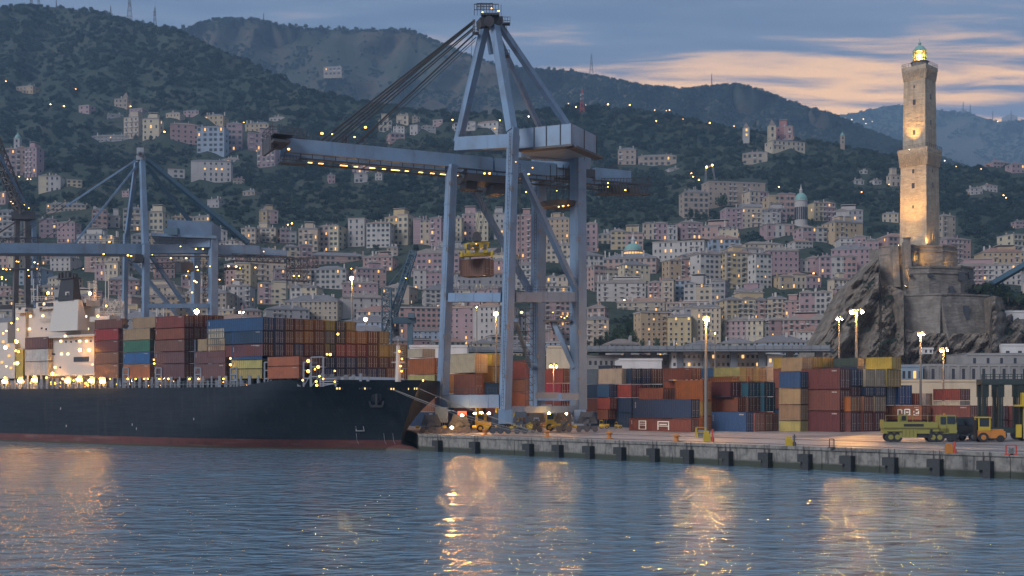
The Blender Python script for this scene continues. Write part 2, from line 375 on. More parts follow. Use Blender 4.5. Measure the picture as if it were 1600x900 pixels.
while a < 150:
    mb = MB(); e = rnd.uniform(-0.02, 0.02)
    p0 = K+QD*(a+0.03); p1 = K+QD*(a+L-0.03)
    q = [p0+NOR*(0.35+e), p1+NOR*(0.35+e), p1-NOR*0.2, p0-NOR*0.2]
    if (p1-p0).cross(q[3]-p0) < 0: q = [q[0], q[3], q[2], q[1]]
    mb.prism([tuple(x) for x in q], -1.2, GZ-0.28)
    part('concrete_panel', mb, M['quay'], qw)
    mb = MB(); q = [p0+NOR*0.5, p1+NOR*0.5, p1-NOR*0.9, p0-NOR*0.9]
    if (p1-p0).cross(q[3]-p0) < 0: q = [q[0], q[3], q[2], q[1]]
    mb.prism([tuple(x) for x in q], GZ-0.28, GZ+0.02)
    part('coping_slab', mb, M['quay'], qw)
    a += L; k += 1
mb = MB(); p0 = K; p1 = Vector((-19.5, 199)); 
d = (p1-p0).normalized(); nn = Vector((-d.y, d.x))
mb.prism([tuple(p0+nn*0.1), tuple(p0-nn*0.5), tuple(p1-nn*0.5), tuple(p1+nn*0.1)], -1.2, GZ+0.015)
part('end_wall', mb, M['quay'], qw)
# fenders hang on the wall
for i, px in enumerate((690, 703, 748, 832, 878, 926, 975, 1027, 1080, 1141, 1202, 1264, 1330, 1397, 1467, 1545, 1628)):
    if px == 703: continue
    c = quay_pt(px)+NOR*0.38
    def fb(u0, u1, n0, n1, z0, z1, m=0, mb=None):
        pts = [c+QD*u0+NOR*n0, c+QD*u1+NOR*n0, c+QD*u1+NOR*n1, c+QD*u0+NOR*n1]
        if (pts[1]-pts[0]).cross(pts[3]-pts[0]) < 0: pts = [pts[0], pts[3], pts[2], pts[1]]
        mb.prism([tuple(x) for x in pts], z0, z1, m)
    t = thing('quay_fender', (c.x, c.y, 1), '', 'fender', 'fenders along the quay wall')
    mb = MB(); fb(-.62, .62, 0, .85, .75, 1.55, 0, mb); part('fender_block', mb, M['fender'], t)
    mb = MB(); fb(-.05, .62, 0, .85, -.3, .74, 0, mb); part('fender_leg', mb, M['fender'], t)
    mb = MB(); fb(-.62, -.15, 0, .25, -.3, .74, 0, mb); part('fender_backing', mb, M['fender'], t)
    for u in (-.3, .3):
        mb = MB(); mb.cyl((*(c+QD*u+NOR*.12), 1.5), (*(c+QD*u+NOR*.12), 2.35), .05, n=5); part('chain', mb, M['crane_dark'], t)
    t['label'] = 'black rubber fender on the quay wall, %s' % (['just beside the ship bow','second from the ship bow','third from the ship bow','fourth from the ship bow','fifth from the ship bow','sixth from the ship bow','seventh from the ship bow','eighth from the ship bow','ninth from the ship bow','tenth from the ship bow','eleventh from the ship bow','sixth from the right end','fifth from the right end','fourth from the right end, below the lime truck','third from the right end','second from the right end','at the far right end'][i] if i < 1 else ['second','third','fourth','fifth','sixth','seventh','eighth','ninth','tenth','eleventh','twelfth','thirteenth','fourteenth','fifteenth','last'][i-2]+' counting from the ship bow')
# painted lines and crane rails on the apron
def strip(name, off, w, m, z, a0=-2, a1=150):
    p0 = K+QD*a0-NOR*off; p1 = K+QD*a1-NOR*off
    q = [p0, p1, p1-NOR*w, p0-NOR*w]
    if (p1-p0).cross(q[3]-p0) < 0: q = [q[0], q[3], q[2], q[1]]
    mb = MB(); mb.prism([tuple(x) for x in q], GZ-0.05, GZ+z); obj(name, mb, m, kind='structure')
M['line'] = mat('worn_line_paint', (0.55, 0.5, 0.42), 0.8, var=0.9, scale=0.8, dark=(0.25, 0.22, 0.2), coord='Pos')
strip('painted_line', 1.1, 0.22, M['line'], 0.012); strip('crane_rail', 3.6, 0.14, M['crane_dark'], 0.05)
strip('crane_rail', 17.5, 0.16, M['crane_dark'], 0.05); strip('road_marking', 9.0, 0.2, M['line'], 0.012)

# ------------------------------------------------------------------ houses of the town
WALLC = {'p': ((0.43,0.295,0.305),'pink'), 'q': ((0.47,0.31,0.275),'salmon'), 'r': ((0.42,0.22,0.20),'red'), 'c': ((0.56,0.46,0.34),'cream'),
         'y': ((0.52,0.39,0.245),'ochre'), 'w': ((0.52,0.48,0.45),'white'), 'g': ((0.36,0.34,0.34),'grey'), 'l': ((0.36,0.42,0.52),'pale blue'), 't': ((0.42,0.34,0.27),'tan')}
WALLC = {k: (tuple(x*.76 for x in c), nme) for k, (c, nme) in WALLC.items()}
for k, (c, nme) in WALLC.items():
    M['wall_'+k] = mat(nme.replace(' ', '_')+'_plaster', c, 0.9, var=0.45, scale=0.12, dark=tuple(x*0.66 for x in c), streak=0.35, rnd_obj=0.16, coord='Pos', spec=0.2)
ROOFC = [(0.16,0.15,0.155), (0.21,0.17,0.15), (0.26,0.155,0.12), (0.19,0.18,0.18)]
for i, c in enumerate(ROOFC): M['roof%d' % i] = mat('roof_tiles_%s' % ['slate','brown','terracotta','grey'][i], c, 0.85, var=0.5, scale=0.4, rnd_obj=0.2, coord='Pos', spec=0.2)
BLD = []          # (px0, px1, ytop, ybase) for the forest mask and the labels
def house(x0, x1, yt, yb, c, Y=None, psi=None, roof='hip', ri=None, depth=None, sink=4.0, lit=0.05, storey=8.6, colw=8.2, name=None, label=None, cat=None, balcony=None, tall=None):
    xc = (x0+x1)/2
    Y = Y or (mid_Y(xc, yb)-20 if yb < lerp_list(RIDGE_MAIN, xc)+2 else terr_Y(xc, yb))
    psi = R(rnd.choice((-1, 1))*rnd.uniform(4, 20)) if psi is None else R(psi)
    Wpx = (x1-x0)/F*Y
    D = depth or min(13.0, max(5.0, 0.7*Wpx))
    D = min(D, Wpx*0.9)
    w = max(2.0, (Wpx-D*abs(math.sin(psi)))/math.cos(psi))
    h = (yb-yt)/F*Y; z0 = zat(yb, Y)
    rt = bpy.data.objects.new(name or ('apartment_block' if (x1-x0) > 24 or (yb-yt) > 30 else 'house'), None)
    # local frame: front face y = 0, x from -w/2 to w/2
    n = max(1, round((yb-yt)/storey)); k = max(2, round((x1-x0)*w/Wpx/colw))
    fl = h/n; mb = MB(); wmats = [M['wall_'+c], M['trim']]
    secs = [(-w/2, w/2, 0, 0.0)]; plain = (yb-yt) < 16 or c in 'lgt'
    if not plain and w > 9 and rnd.random() < .6:
        ns = 3 if w > 16 and rnd.random() < .5 else 2; cut = [-w/2]+sorted(-w/2+w*(i+rnd.uniform(-.15, .15))/ns for i in range(1, ns))+[w/2]
        alt = {'p': 'qcw', 'q': 'pyc', 'c': 'ywp', 'y': 'cqp', 'w': 'cgp', 'r': 'qp'}[c]
        secs = []
        for i in range(ns):
            if i == 0: mi = 0
            else: wmats.append(M['wall_'+rnd.choice(alt)]); mi = len(wmats)-1
            secs.append((cut[i], cut[i+1], mi, rnd.choice((0, 0, -fl*.45, fl*.35))*(i > 0)))
    belts = rnd.random()
    for (xa, xb, mi, dz) in secs:
        o2 = .05*secs.index((xa, xb, mi, dz))
        mb.box(xa, xb, -o2*0, D-o2, -sink, h+dz, mi)
        mb.box(xa-.22, xb+.22, -.3, D+.2-o2, h+dz-.25, h+dz+.001*mi, 1)
        for j in range(1, n):
            if j == 1 or belts < .35: mb.box(xa+.01, xb-.01, -.1, .02, j*fl-.08, j*fl+.08, 1)
        if len(secs) > 1: mb.box(xa-.12, xa+.12, -.09, .02, 0, h+dz-.26, 1)
    top0 = max(0, max(s_[3] for s_ in secs))
    if not plain and rnd.random() < .35:
        xa = rnd.uniform(-w/2+.8, 0); xb = min(w/2-.8, xa+w*rnd.uniform(.3, .55)); mb.box(xa, xb, D*.25, D*.8, h-.1, h+top0+fl*rnd.uniform(.8, 1.1)+.4)
        mb.box(xa-.3, xb+.3, D*.25-.3, D*.8+.3, h+top0+fl*1.1+.4, h+top0+fl*1.1+.65, 1)
    if rnd.random() < .3:
        for i in range(k): mb.box(-w/2+(i+.5)*w/k-w/k*.3, -w/2+(i+.5)*w/k+w/k*.3, -.25, .02, fl*.02+.02, fl*.1, 1)
    me = mb.mesh('wall'); [me.materials.append(q_) for q_ in wmats]
    rt = bpy.data.objects.new(rt.name, me); COL.objects.link(rt)
    # front left corner keeps the px range: centre the footprint
    off = Vector((D/2*math.sin(psi)*1.0, 0))
    ca, sa = math.cos(psi), math.sin(psi)
    cx = (xc-800)/F*Y - (-sa)*D/2
    yfront = max(0, abs(sa)*w/2)
    rt.location = (cx, Y+yfront, z0); rt.rotation_euler = (0, 0, psi)
    def kid(nm, mbb, ms, kind=None):
        m2 = mbb.mesh(nm)
        for q in ms: m2.materials.append(q)
        o = bpy.data.objects.new(nm, m2); COL.objects.link(o); o.parent = rt
        if kind: o['kind'] = kind
        return o
    # roof
    ri = rnd.choice((0, 0, 0, 1, 1, 2, 3)) if ri is None else ri
    mr = MB(); o_ = 0.4; rh = 0.05
    for (xa, xb, mi, dz) in secs:
        z_ = h+dz+.012; ww_ = xb-xa; e0 = o_ if xa == -w/2 else .02; e1 = o_ if xb == w/2 else .02
        if roof == 'hip' and rnd.random() < .86:
            rr = min(D, ww_)*rnd.uniform(.15, .24); rh = max(rh, rr); i_ = min(D, ww_)/2*.9
            A = [(xa-e0,-o_,z_),(xb+e1,-o_,z_),(xb+e1,D+o_,z_),(xa-e0,D+o_,z_)]
            i0 = i_ if e0 > .1 else 0; i1 = i_ if e1 > .1 else 0
            if ww_ >= D*.8: mr.add(A+[(xa+i0,D/2,z_+rr),(xb-i1,D/2,z_+rr)], [(0,1,5,4),(1,2,5),(2,3,4,5),(3,0,4),(3,2,1,0)])
            else: mr.add(A+[((xa+xb)/2,i_,z_+rr),((xa+xb)/2,D-i_,z_+rr)], [(0,1,4),(1,2,5,4),(2,3,5),(3,0,4,5),(3,2,1,0)])
        else:
            mr.box(xa-.05, xb+.05, -.05, D+.05, z_, z_+.4)
    kid('roof', mr, [M['roof%d' % ri]])
    mc = MB()
    for _ in range(rnd.randint(2, max(3, int(w/2.6)))):
        x = rnd.uniform(-w/2+.6, w/2-.6); y = rnd.uniform(1, max(1.2, D-1)); q_ = rnd.uniform(.18, .42); mc.box(x-q_, x+q_, y-q_*.7, y+q_*.7, h-.6, h+rh+rnd.uniform(.3, 1.3))
    kid('chimney', mc, [M['trim'] if rnd.random() < .6 else M['wall_'+c]], 'stuff')
    # windows: front, and the side that shows
    mw = MB(); ml = MB(); ms_ = MB(); ww = min(0.32*w/k, 0.42*fl); wh = fl*0.5
    shut = rnd.random() < 0.4
    def win(cx_, cz, axis, sgn, pos, wh=wh):
        litw = rnd.random() < lit*1.15
        tgt = ml if litw else mw
        def bx(b, a0, a1, d0, d1, z_0, z_1, m=0):
            if axis == 'f': b.box(a0, a1, pos-d1, pos-d0, z_0, z_1, m)
            else: b.box(min(pos+sgn*d0, pos+sgn*d1), max(pos+sgn*d0, pos+sgn*d1), a0, a1, z_0, z_1, m)
        bx(tgt, cx_-ww/2, cx_+ww/2, -.05, .05, cz-wh/2, cz+wh/2)
        bx(ms_, cx_-ww/2-.1, cx_+ww/2+.1, -.05, .16, cz-wh/2-.14, cz-wh/2)
        if shut:
            for s in (-1, 1): bx(ms_, cx_+s*ww*.72-ww*.2, cx_+s*ww*.72+ww*.2, -.02, .08, cz-wh/2+.02, cz+wh/2, 1)
        else: bx(ms_, cx_-ww/2-.08, cx_+ww/2+.08, -.05, .14, cz+wh/2+.003, cz+wh/2+.15)
    blank = set(i for i in range(k) if rnd.random() < 0.05)
    jx = [rnd.uniform(-.12, .12)*w/k for _ in range(k)]; hf = [rnd.choice((.46, .52, .52, .58, .36)) for _ in range(n)]
    for j in range(n):
        for i in range(k):
            if i in blank: continue
            if rnd.random() < .05: continue
            win(-w/2+(i+.5)*w/k+jx[i], (j+.52)*fl, 'f', -1, 0.0, fl*hf[j])
    sgn = -1 if psi < 0 else 1
    sgn = -1 if sa < 0 else 1
    kd = max(1, round(D*abs(sa)/Wpx*(x1-x0)/4.5))
    kd = min(kd, int(D/1.6))
    for j in range(n):
        for i in range(kd):
            if rnd.random() < .8: win((i+.5)*D/kd, (j+.52)*fl, 's', -sgn, -sgn*w/2)
    kid('window', mw, [M['win_dark']], 'stuff')
    if ml.v: kid('lit_window', ml, [M['win_lit']], 'stuff')
    kid('shutter' if shut else 'sill', ms_, [M['trim'], M['shutter']], 'stuff')
    if (balcony if balcony is not None else rnd.random() < .5):
        bb = MB(); cols_ = [i for i in range(k) if rnd.random() < .4]
        for j in range(1, n):
            for i in cols_:
                x = -w/2+(i+.5)*w/k
                bb.box(x-ww*.9, x+ww*.9, -.8, 0.02, j*fl+.02, j*fl+.12); bb.box(x-ww*.9, x+ww*.9, -.84, -.78, j*fl+.12, j*fl+fl*.28)
        if bb.v: kid('balcony', bb, [M['trim']], 'stuff')
    BLD.append(dict(o=rt, x0=x0, x1=x1, yt=yt, yb=yb, c=WALLC[c][1], n=n, k=k, lit=bool(ml.v), label=label, cat=cat, shut=shut))
    return rt
TOWN = """
22 56 134 146 y|121 144 164 178 p|178 200 154 168 t|200 228 169 184 p|160 190 178 188 g|191 222 182 216 c|222 250 185 219 c|258 284 176 184 c|286 312 173 184 p|318 352 180 195 y
259 307 193 223 q|307 352 198 238 l|352 378 193 236 p|382 422 193 206 y|380 436 207 240 p|136 203 212 221 g|0 38 232 275 p|36 62 230 278 p|57 93 274 300 c|102 126 281 292 y
258 287 264 278 w|295 359 251 284 w|345 377 248 256 g|360 381 279 288 t|378 402 298 306 t|322 348 311 325 g|190 203 298 308 p|70 132 319 331 t|-12 12 300 320 p|-20 25 330 370 w
137 165 327 361 q|163 186 337 356 w|185 225 326 361 c|225 258 331 360 c|55 86 342 372 p|88 119 347 380 p|118 182 366 384 w|265 302 339 346 y|300 330 338 346 t|62 98 392 414 q
75 117 402 424 w|145 192 412 440 p|70 118 433 456 c|160 214 436 462 q|232 270 402 436 q|275 322 430 458 p|-5 30 384 420 q|20 70 420 446 l|376 402 356 380 c
590 612 188 207 c|619 640 180 195 c|642 656 182 191 c|640 656 195 212 w|602 632 208 222 q|656 681 197 206 g|676 694 187 198 p|614 634 197 207 w|706 728 192 204 w|728 746 190 203 w|744 786 190 204 w|505 535 104 118 t|420 448 183 190 w
400 436 225 262 p|549 590 252 271 p|552 574 271 286 w|586 598 271 282 w|510 523 273 287 p|400 433 328 350 y|398 435 356 379 c|432 462 357 380 p|466 498 357 393 c|496 538 352 393 q|543 574 341 386 w|572 613 348 387 w|600 648 338 384 y
646 673 341 382 p|671 693 340 386 p|706 724 340 378 c|722 766 334 377 p|770 796 333 374 w|473 572 398 414 q|566 619 401 424 q|482 547 420 452 w|545 602 419 452 p|604 623 386 400 t|646 693 421 453 w|705 787 426 454 g|768 800 406 450 p|418 484 420 452 p
806 832 336 412 q|853 896 341 396 y|914 936 349 394 p|935 982 365 382 t|955 1009 360 391 y|1005 1062 348 376 c|1058 1099 347 374 p|1097 1163 352 379 q|1131 1222 325 356 p|1101 1200 283 322 t|1065 1108 300 341 t|1164 1202 298 326 c|966 998 233 258 t|998 1060 243 259 t|1162 1206 238 256 t|1040 1070 263 267 w
944 1036 402 428 q|916 967 415 456 q|965 1017 413 452 c|1038 1081 406 449 y|1080 1142 396 452 w|1127 1176 394 451 y|1173 1208 396 452 w|853 896 431 452 w|1198 1244 305 342 y|1264 1308 316 346 y|1304 1356 328 353 w|1198 1230 326 348 w|1194 1242 350 371 p|1247 1295 355 378 p|1293 1353 346 388 y|1236 1272 377 389 w
1282 1344 400 436 p|1303 1372 388 432 p|1198 1249 391 428 p|1246 1285 406 426 w|1210 1287 431 452 y|1381 1409 333 348 c|1466 1496 337 372 t|1468 1522 373 412 p|1537 1604 393 421 y|1498 1604 413 446 p|1515 1536 294 304 w|1535 1561 289 300 w|1333 1351 281 289 w|1362 1379 281 289 w|1344 1358 266 272 w|1389 1408 273 292 c|1546 1582 253 263 p|1578 1604 256 271 p
1585 1604 346 357 p|1214 1246 197 218 r|1200 1262 219 234 c|918 953 480 508 q|916 954 498 542 c|994 1050 487 542 y|966 1052 471 488 t|1044 1086 494 542 y|1082 1136 480 542 c|1128 1204 468 506 y|1136 1206 500 542 p|1200 1232 466 506 c|1228 1258 470 508 q|1252 1307 456 510 p|1298 1326 436 478 c|1306 1336 450 508 p
618 690 480 538 q|700 800 478 540 p|846 892 470 542 p|400 480 482 506 g|440 536 470 500 t|520 606 464 498 w|556 620 486 508 g|600 660 512 536 w|640 700 516 538 l|400 446 442 476 p|452 500 448 480 w|530 590 442 470 p|596 650 448 476 t|656 720 452 482 w|716 790 452 482 c|850 900 448 476 w
"""
for ln in TOWN.strip().split('\n'):
    for it in ln.split('|'):
        a = it.split(); x0, x1, yt, yb = map(float, a[:4])
        big = (yb-yt) > 12
        house(x0, x1, yt, yb, a[4], roof='hip', storey=8.4 if big else 6, colw=8.2 if big else 6.5)
# the dense lower town between the blocks above
random_rows = [(394, 34), (410, 34), (426, 36), (442, 36), (457, 38), (472, 38), (487, 38), (502, 36), (517, 34), (532, 32), (545, 28), (556, 20)]
HAND = list(BLD)
def blocked(x0, x1, yt, yb):
    for b in HAND:
        ox = min(x1, b['x1'])-max(x0, b['x0'])
        if ox > 0.3*min(x1-x0, b['x1']-b['x0']) and yb >= b['yb']-9 and yt < b['yt']+0.6*(b['yb']-b['yt']): return True
    return False
GREEN = [(640,700,385,402),(820,905,408,432),(920,1010,380,398),(1010,1110,378,393),(1180,1280,374,390),(960,1002,492,545),(905,960,522,548),(310,395,402,430),(1345,1420,430,560),(1420,1545,430,560),(1300,1345,500,560),(1520,1600,445,560)]
def fillers():
    for yb0, hh in random_rows:
        x = -40+rnd.uniform(0, 30)
        while x < 1640:
            w = rnd.uniform(38, 92); h = hh*rnd.uniform(.8, 1.25); yb = yb0+rnd.uniform(-5, 5)
            x1 = x+w; xc = (x+x1)/2
            ok = not blocked(x, x1, yb-h, yb) and not any(a < xc < b and c < yb-h*.4 < d for a, b, c, d in GREEN)
            if yb0 < 400 and rnd.random() < .35: ok = False
            if xc > 1380 and yb0 < 450 and rnd.random() < .3: ok = False
            if ok: house(x, x1, yb-h, yb, rnd.choice('ppqqcccyywwgtwl' if yb0 < 520 else 'wwggcltpq'), lit=.06 if yb0 > 470 else .045)
            x = x1+rnd.uniform(-4, 2)
fillers()

# ------------------------------------------------------------------ churches, towers and villas with a shape of their own
M['copper'] = mat('green_copper', (0.16, 0.30, 0.27), 0.6, var=0.4, scale=0.6, coord='Pos')
def tower_c(px, w_px, yt, yb, Y, m, root, mb=None, extra=0.0):
    """square shaft in world coordinates, front face at depth Y"""
    w = w_px/F*Y; x = (px-800)/F*Y
    mb = mb or MB(); mb.box(x-w/2, x+w/2, Y, Y+w, zat(yb, Y)-extra, zat(yt, Y)); return mb, x, w
def belfry(name, px, w, yt, yb, label, m='wall_w', dome=None, lit=False, cat='tower'):
    Y = terr_Y(px, yb)-3
    t = thing(name, ((px-800)/F*Y, Y, zat(yb, Y)), label, cat)
    mb, x, ww = tower_c(px, w, yt, yb, Y, None, t, extra=4)
    zt = zat(yt, Y); zb = zat(yb, Y)
    for f_ in (.35, .7, 1.0): mb.box(x-ww/2-.25, x+ww/2+.25, Y-.25, Y+ww+.25, zb+(zt-zb)*f_-.3, zb+(zt-zb)*f_)
    part('shaft', mb, M[m], t)
    mb = MB(); hz = (zt-zb)
    mb.box(x-ww*.16, x+ww*.16, Y-.06, Y+.2, zb+hz*.74, zb+hz*.92); mb.box(x-ww*.14, x+ww*.14, Y-.06, Y+.2, zb+hz*.42, zb+hz*.58)
    part('arched_opening', mb, M['win_lit'] if lit else M['win_dark'], t)
    mb = MB(); c = (x, Y+ww/2, zt)
    if dome: mb.lathe(c, [(ww*.55, 0), (ww*.55, ww*.12), (ww*.5, ww*.35), (ww*.36, ww*.6), (ww*.15, ww*.76), (ww*.12, ww*1.0), (ww*.04, ww*1.1), (.04, ww*1.7)], 12)
    else: mb.lathe(c, [(ww*.62, 0), (ww*.62, ww*.1), (ww*.05, ww*.95), (.03, ww*1.3)], 4, a0=R(45))
    part('cupola' if dome else 'spire', mb, M['copper'] if dome else M['roof1'], t)
    return t
belfry('bell_tower', 1166.5, 9, 199, 222, 'slender white bell tower with a lit opening left of the red villa on the hill', lit=True, cat='bell tower')
belfry('bell_tower', 26, 9, 216, 240, 'small pale bell tower with green cupola rising above the far left pink blocks', dome=True, cat='bell tower')
belfry('bell_tower', 1317, 6, 212, 232, 'thin dark bell tower standing alone on the crest between villa and lighthouse', m='wall_t', dome=True, cat='bell tower')
belfry('bell_tower', 196, 7, 150, 166, 'small stone tower of the hilltop chapel above the cream palazzo', m='wall_t', cat='bell tower')
belfry('villa_tower', 1207, 11, 196, 226, 'pale square villa tower beside the red villa on the hill', m='wall_c', cat='tower')
belfry('bell_tower', 1064, 9, 474, 500, 'square stone church tower among the ochre blocks behind the tall yard lamp', m='wall_c', cat='bell tower')
belfry('bell_tower', 413, 9, 330, 352, 'little tower with pointed roof on the ochre villa above the cranes', m='wall_y', cat='tower')
# domed church (green dome right of the centre) and the tall drum with the copper dome
def domed_church(px, wd, yt, yb, w_base, spire_top, label, drum_y, m='wall_w', lit=True):
    Y = terr_Y(px, yb)-4; x = (px-800)/F*Y
    t = thing('domed_church', (x, Y, zat(yb, Y)), label, 'church')
    r = wd/F*Y/2; c = (x, Y+r, 0)
    mb = MB(); mb.lathe((x, Y+r, zat(yb, Y)-4), [(r, 0), (r, zat(drum_y, Y)-zat(yb, Y)+4), (r*1.08, zat(drum_y, Y)-zat(yb, Y)+4.01), (r*1.08, zat(drum_y, Y)-zat(yb, Y)+4.5)], 16)
    part('drum', mb, M[m], t)
    H = zat(yt, Y)-zat(drum_y, Y)
    mb = MB(); mb.lathe((x, Y+r, zat(drum_y, Y)+.4), [(r*1.0*math.cos(a*math.pi/2/7), H*.97*math.sin(a*math.pi/2/7)) for a in range(8)], 16)
    part('dome', mb, M['copper'], t)
    zl = zat(yt, Y); hl = zat(spire_top, Y)-zl
    mb = MB(); mb.lathe((x, Y+r, zl-.3), [(r*.24, 0), (r*.24, hl*.3), (r*.3, hl*.32), (r*.18, hl*.45), (r*.1, hl*.6), (.03, hl)], 8)
    part('lantern', mb, M[m], t)
    mw = MB()
    for a in range(10):
        q = -math.pi*(a+.5)/10; cx, cy = x+r*math.cos(q)*1.0, Y+r+r*math.sin(q)*1.0
        zt_ = zat(drum_y, Y); zb_ = zat(yb, Y); hh = zt_-zb_
        d = Vector((math.cos(q), math.sin(q), 0)); s_ = Vector((-d.y, d.x, 0))
        o_ = Vector((cx, cy, zb_+hh*.25))+d*.05; wv = r*.11
        mw.hexa([o_-s_*wv-d*.2, o_+s_*wv-d*.2, o_+s_*wv+d*.1, o_-s_*wv+d*.1]+[v+Vector((0,0,hh*.5)) for v in (o_-s_*wv-d*.2, o_+s_*wv-d*.2, o_+s_*wv+d*.1, o_-s_*wv+d*.1)])
    part('lit_window' if lit else 'arched_window', mw, M['win_lit'] if lit else M['win_dark'], t, kind='stuff')
    return t
domed_church(991, 29, 379, 400, 0, 358, 'church with weathered green dome and warm lit drum windows behind the cream blocks', 391)
domed_church(1254, 20, 300, 352, 0, 284, 'tall church with bright copper green dome and arched windows on the hillside', 313, lit=False)

# ------------------------------------------------------------------ lighthouse
def stone(name, c, dk, s=0.5, cs=1.0, courses=0.55, rough=0.9):
    m = bpy.data.materials.new(name); m.use_nodes = True; g = NT(m.node_tree); t = m.node_tree
    out = g.n('ShaderNodeOutputMaterial'); b = g.n('ShaderNodeBsdfPrincipled', i_Roughness=rough); b.inputs['Specular IOR Level'].default_value = 0.2; lk(t, b, 0, out, 0)
    ge = g.n('ShaderNodeNewGeometry')
    n1 = g.n('ShaderNodeTexNoise', i_Vector=(ge, 'Position'), i_Scale=s, i_Detail=7.0, i_Roughness=0.68)
    mp = g.n('ShaderNodeMapping', i_Scale=(.35, .35, 1.6)); lk(t, ge, 'Position', mp, 0)
    n2 = g.n('ShaderNodeTexNoise', i_Vector=mp, i_Scale=cs, i_Detail=4.0)
    mp3 = g.n('ShaderNodeMapping', i_Scale=(1.2, 1.2, .12)); lk(t, ge, 'Position', mp3, 0)
    n3 = g.n('ShaderNodeTexNoise', i_Vector=mp3, i_Scale=0.8, i_Detail=4.0)
    vo = g.n('ShaderNodeTexVoronoi', i_Vector=mp, i_Scale=cs*1.9)
    cc = g.mix(g.ss(n1, 0.36, 0.66), c, dk); cc = g.mix(g.m('MULTIPLY', g.ss(n2, 0.45, 0.7), courses), cc, tuple(x*.6 for x in c))
    cc = g.mix(g.m('MULTIPLY', g.ss(n3, 0.5, 0.72), 0.5), cc, tuple(x*.55 for x in dk))
    cc = g.mix(g.m('MULTIPLY', (vo, 'Color'), 0.5), cc, dk)
    lk(t, cc, 2, b, 'Base Color')
    bp = g.n('ShaderNodeBump', i_Strength=1.0, i_Distance=0.45, i_Height=g.m('ADD', n1, g.m('MULTIPLY', n2, .6))); lk(t, bp, 0, b, 'Normal')
    return m
M['tower'] = stone('lighthouse_stone', (0.42, 0.36, 0.28), (0.30, 0.25, 0.19), 0.6, 1.2)
M['fort'] = stone('fort_masonry', (0.24, 0.215, 0.19), (0.13, 0.115, 0.10), 0.4, 1.0)
M['rock'] = stone('cliff_rock', (0.25, 0.205, 0.165), (0.085, 0.072, 0.06), 0.3, 0.45, .8)
M['rock_dark'] = M['rock']
LY = 318.0
lx, kk = (1437-800)/F*(LY+5.2), (LY+5.2)/F
def dia(px_half, py, mb=None): pass
def shaft(mb, hw0, z0, hw1, z1, m=0, rot=45):
    ly = LY+5.2
    a = [R(rot+90*i) for i in range(4)]; r2 = 1.0
    b = [(lx+hw0*math.cos(q), ly+hw0*math.sin(q), z0) for q in a]; t_ = [(lx+hw1*math.cos(q), ly+hw1*math.sin(q), z1) for q in a]
    return mb.hexa(b+t_, m)
Z = lambda py: zat(py, LY+5.2)
lh = thing('lighthouse', (lx, LY+5.2, Z(383)), 'tall square stone lighthouse with two galleries and glowing lantern on the rock', 'lighthouse')
hw = lambda px: px*kk
RT = 90-1    # corner towards the camera, turned a little
mb = MB(); shaft(mb, hw(31.5), Z(400), hw(29.6), Z(262), rot=RT); part('lower_shaft', mb, M['tower'], lh)
mb = MB(); shaft(mb, hw(26.2), Z(236), hw(24.8), Z(128), rot=RT); part('upper_shaft', mb, M['tower'], lh)
mb = MB(); shaft(mb, hw(29.8), Z(262), hw(32.5), Z(247), rot=RT); shaft(mb, hw(33), Z(247), hw(34.6), Z(241), rot=RT); shaft(mb, hw(34.8), Z(241), hw(34.8), Z(235.5), rot=RT)
part('lower_gallery', mb, M['tower'], lh)
mb = MB(); shaft(mb, hw(25), Z(128), hw(26.8), Z(118), rot=RT); shaft(mb, hw(26.9), Z(118), hw(27.6), Z(113), rot=RT); shaft(mb, hw(28.2), Z(113), hw(28.2), Z(107), rot=RT)
part('upper_gallery', mb, M['tower'], lh)
def corbels(h0, py0, py1, n, nm):
    mb = MB(); ly = LY+5.2
    for e in range(4):
        q0, q1 = R(RT+90*e), R(RT+90*e+90)
        A = Vector((lx+h0*math.cos(q0), ly+h0*math.sin(q0), 0)); B = Vector((lx+h0*math.cos(q1), ly+h0*math.sin(q1), 0))
        d = (B-A).normalized(); o_ = Vector((d.y, -d.x, 0))
        for i in range(n):
            c = A.lerp(B, (i+.5)/n); w_ = .13
            mb.beam(c+Vector((0,0,Z(py1)))-o_*.3, c+Vector((0,0,Z(py0)))+o_*.12, .22, .5)
    part(nm, mb, M['tower'], lh, kind='stuff')
corbels(hw(32.6), 243, 262, 16, 'corbel'); corbels(hw(26.6), 114, 128, 14, 'corbel')
mb = MB(); ly = LY+5.2
for (h0, py, t_, sz) in [(30.1,270.5,.55,.30),(30.2,293,.55,.42),(30.4,326,.5,.22),(29.9,270,-.5,.2),(30.3,292,-.5,.42),(25.3,154.5,-.5,.4),(25.2,163,.5,.4),(25.5,194.5,-.5,.38),(25.7,210,.5,.36),(25.1,139,.5,.2)]:
    h0 = h0*kk
    qa, qb = (R(RT+90), R(RT+180)) if t_ > 0 else (R(RT+180), R(RT+270))
    A = Vector((lx+h0*math.cos(qa), ly+h0*math.sin(qa), 0)); B = Vector((lx+h0*math.cos(qb), ly+h0*math.sin(qb), 0))
    c = A.lerp(B, .5); d = (B-A).normalized(); zz = Z(py); n_ = Vector((d.y, -d.x, 0)); 
    if n_.y > 0: n_ = -n_
    mb.hexa([c-d*sz-n_*.2+Vector((0,0,zz-sz*1.8)), c-d*sz+n_*.05+Vector((0,0,zz-sz*1.8)), c+d*sz+n_*.05+Vector((0,0,zz-sz*1.8)), c+d*sz-n_*.2+Vector((0,0,zz-sz*1.8)),
             c-d*sz-n_*.2+Vector((0,0,zz+sz*1.8)), c-d*sz+n_*.05+Vector((0,0,zz+sz*1.8)), c+d*sz+n_*.05+Vector((0,0,zz+sz*1.8)), c+d*sz-n_*.2+Vector((0,0,zz+sz*1.8))])
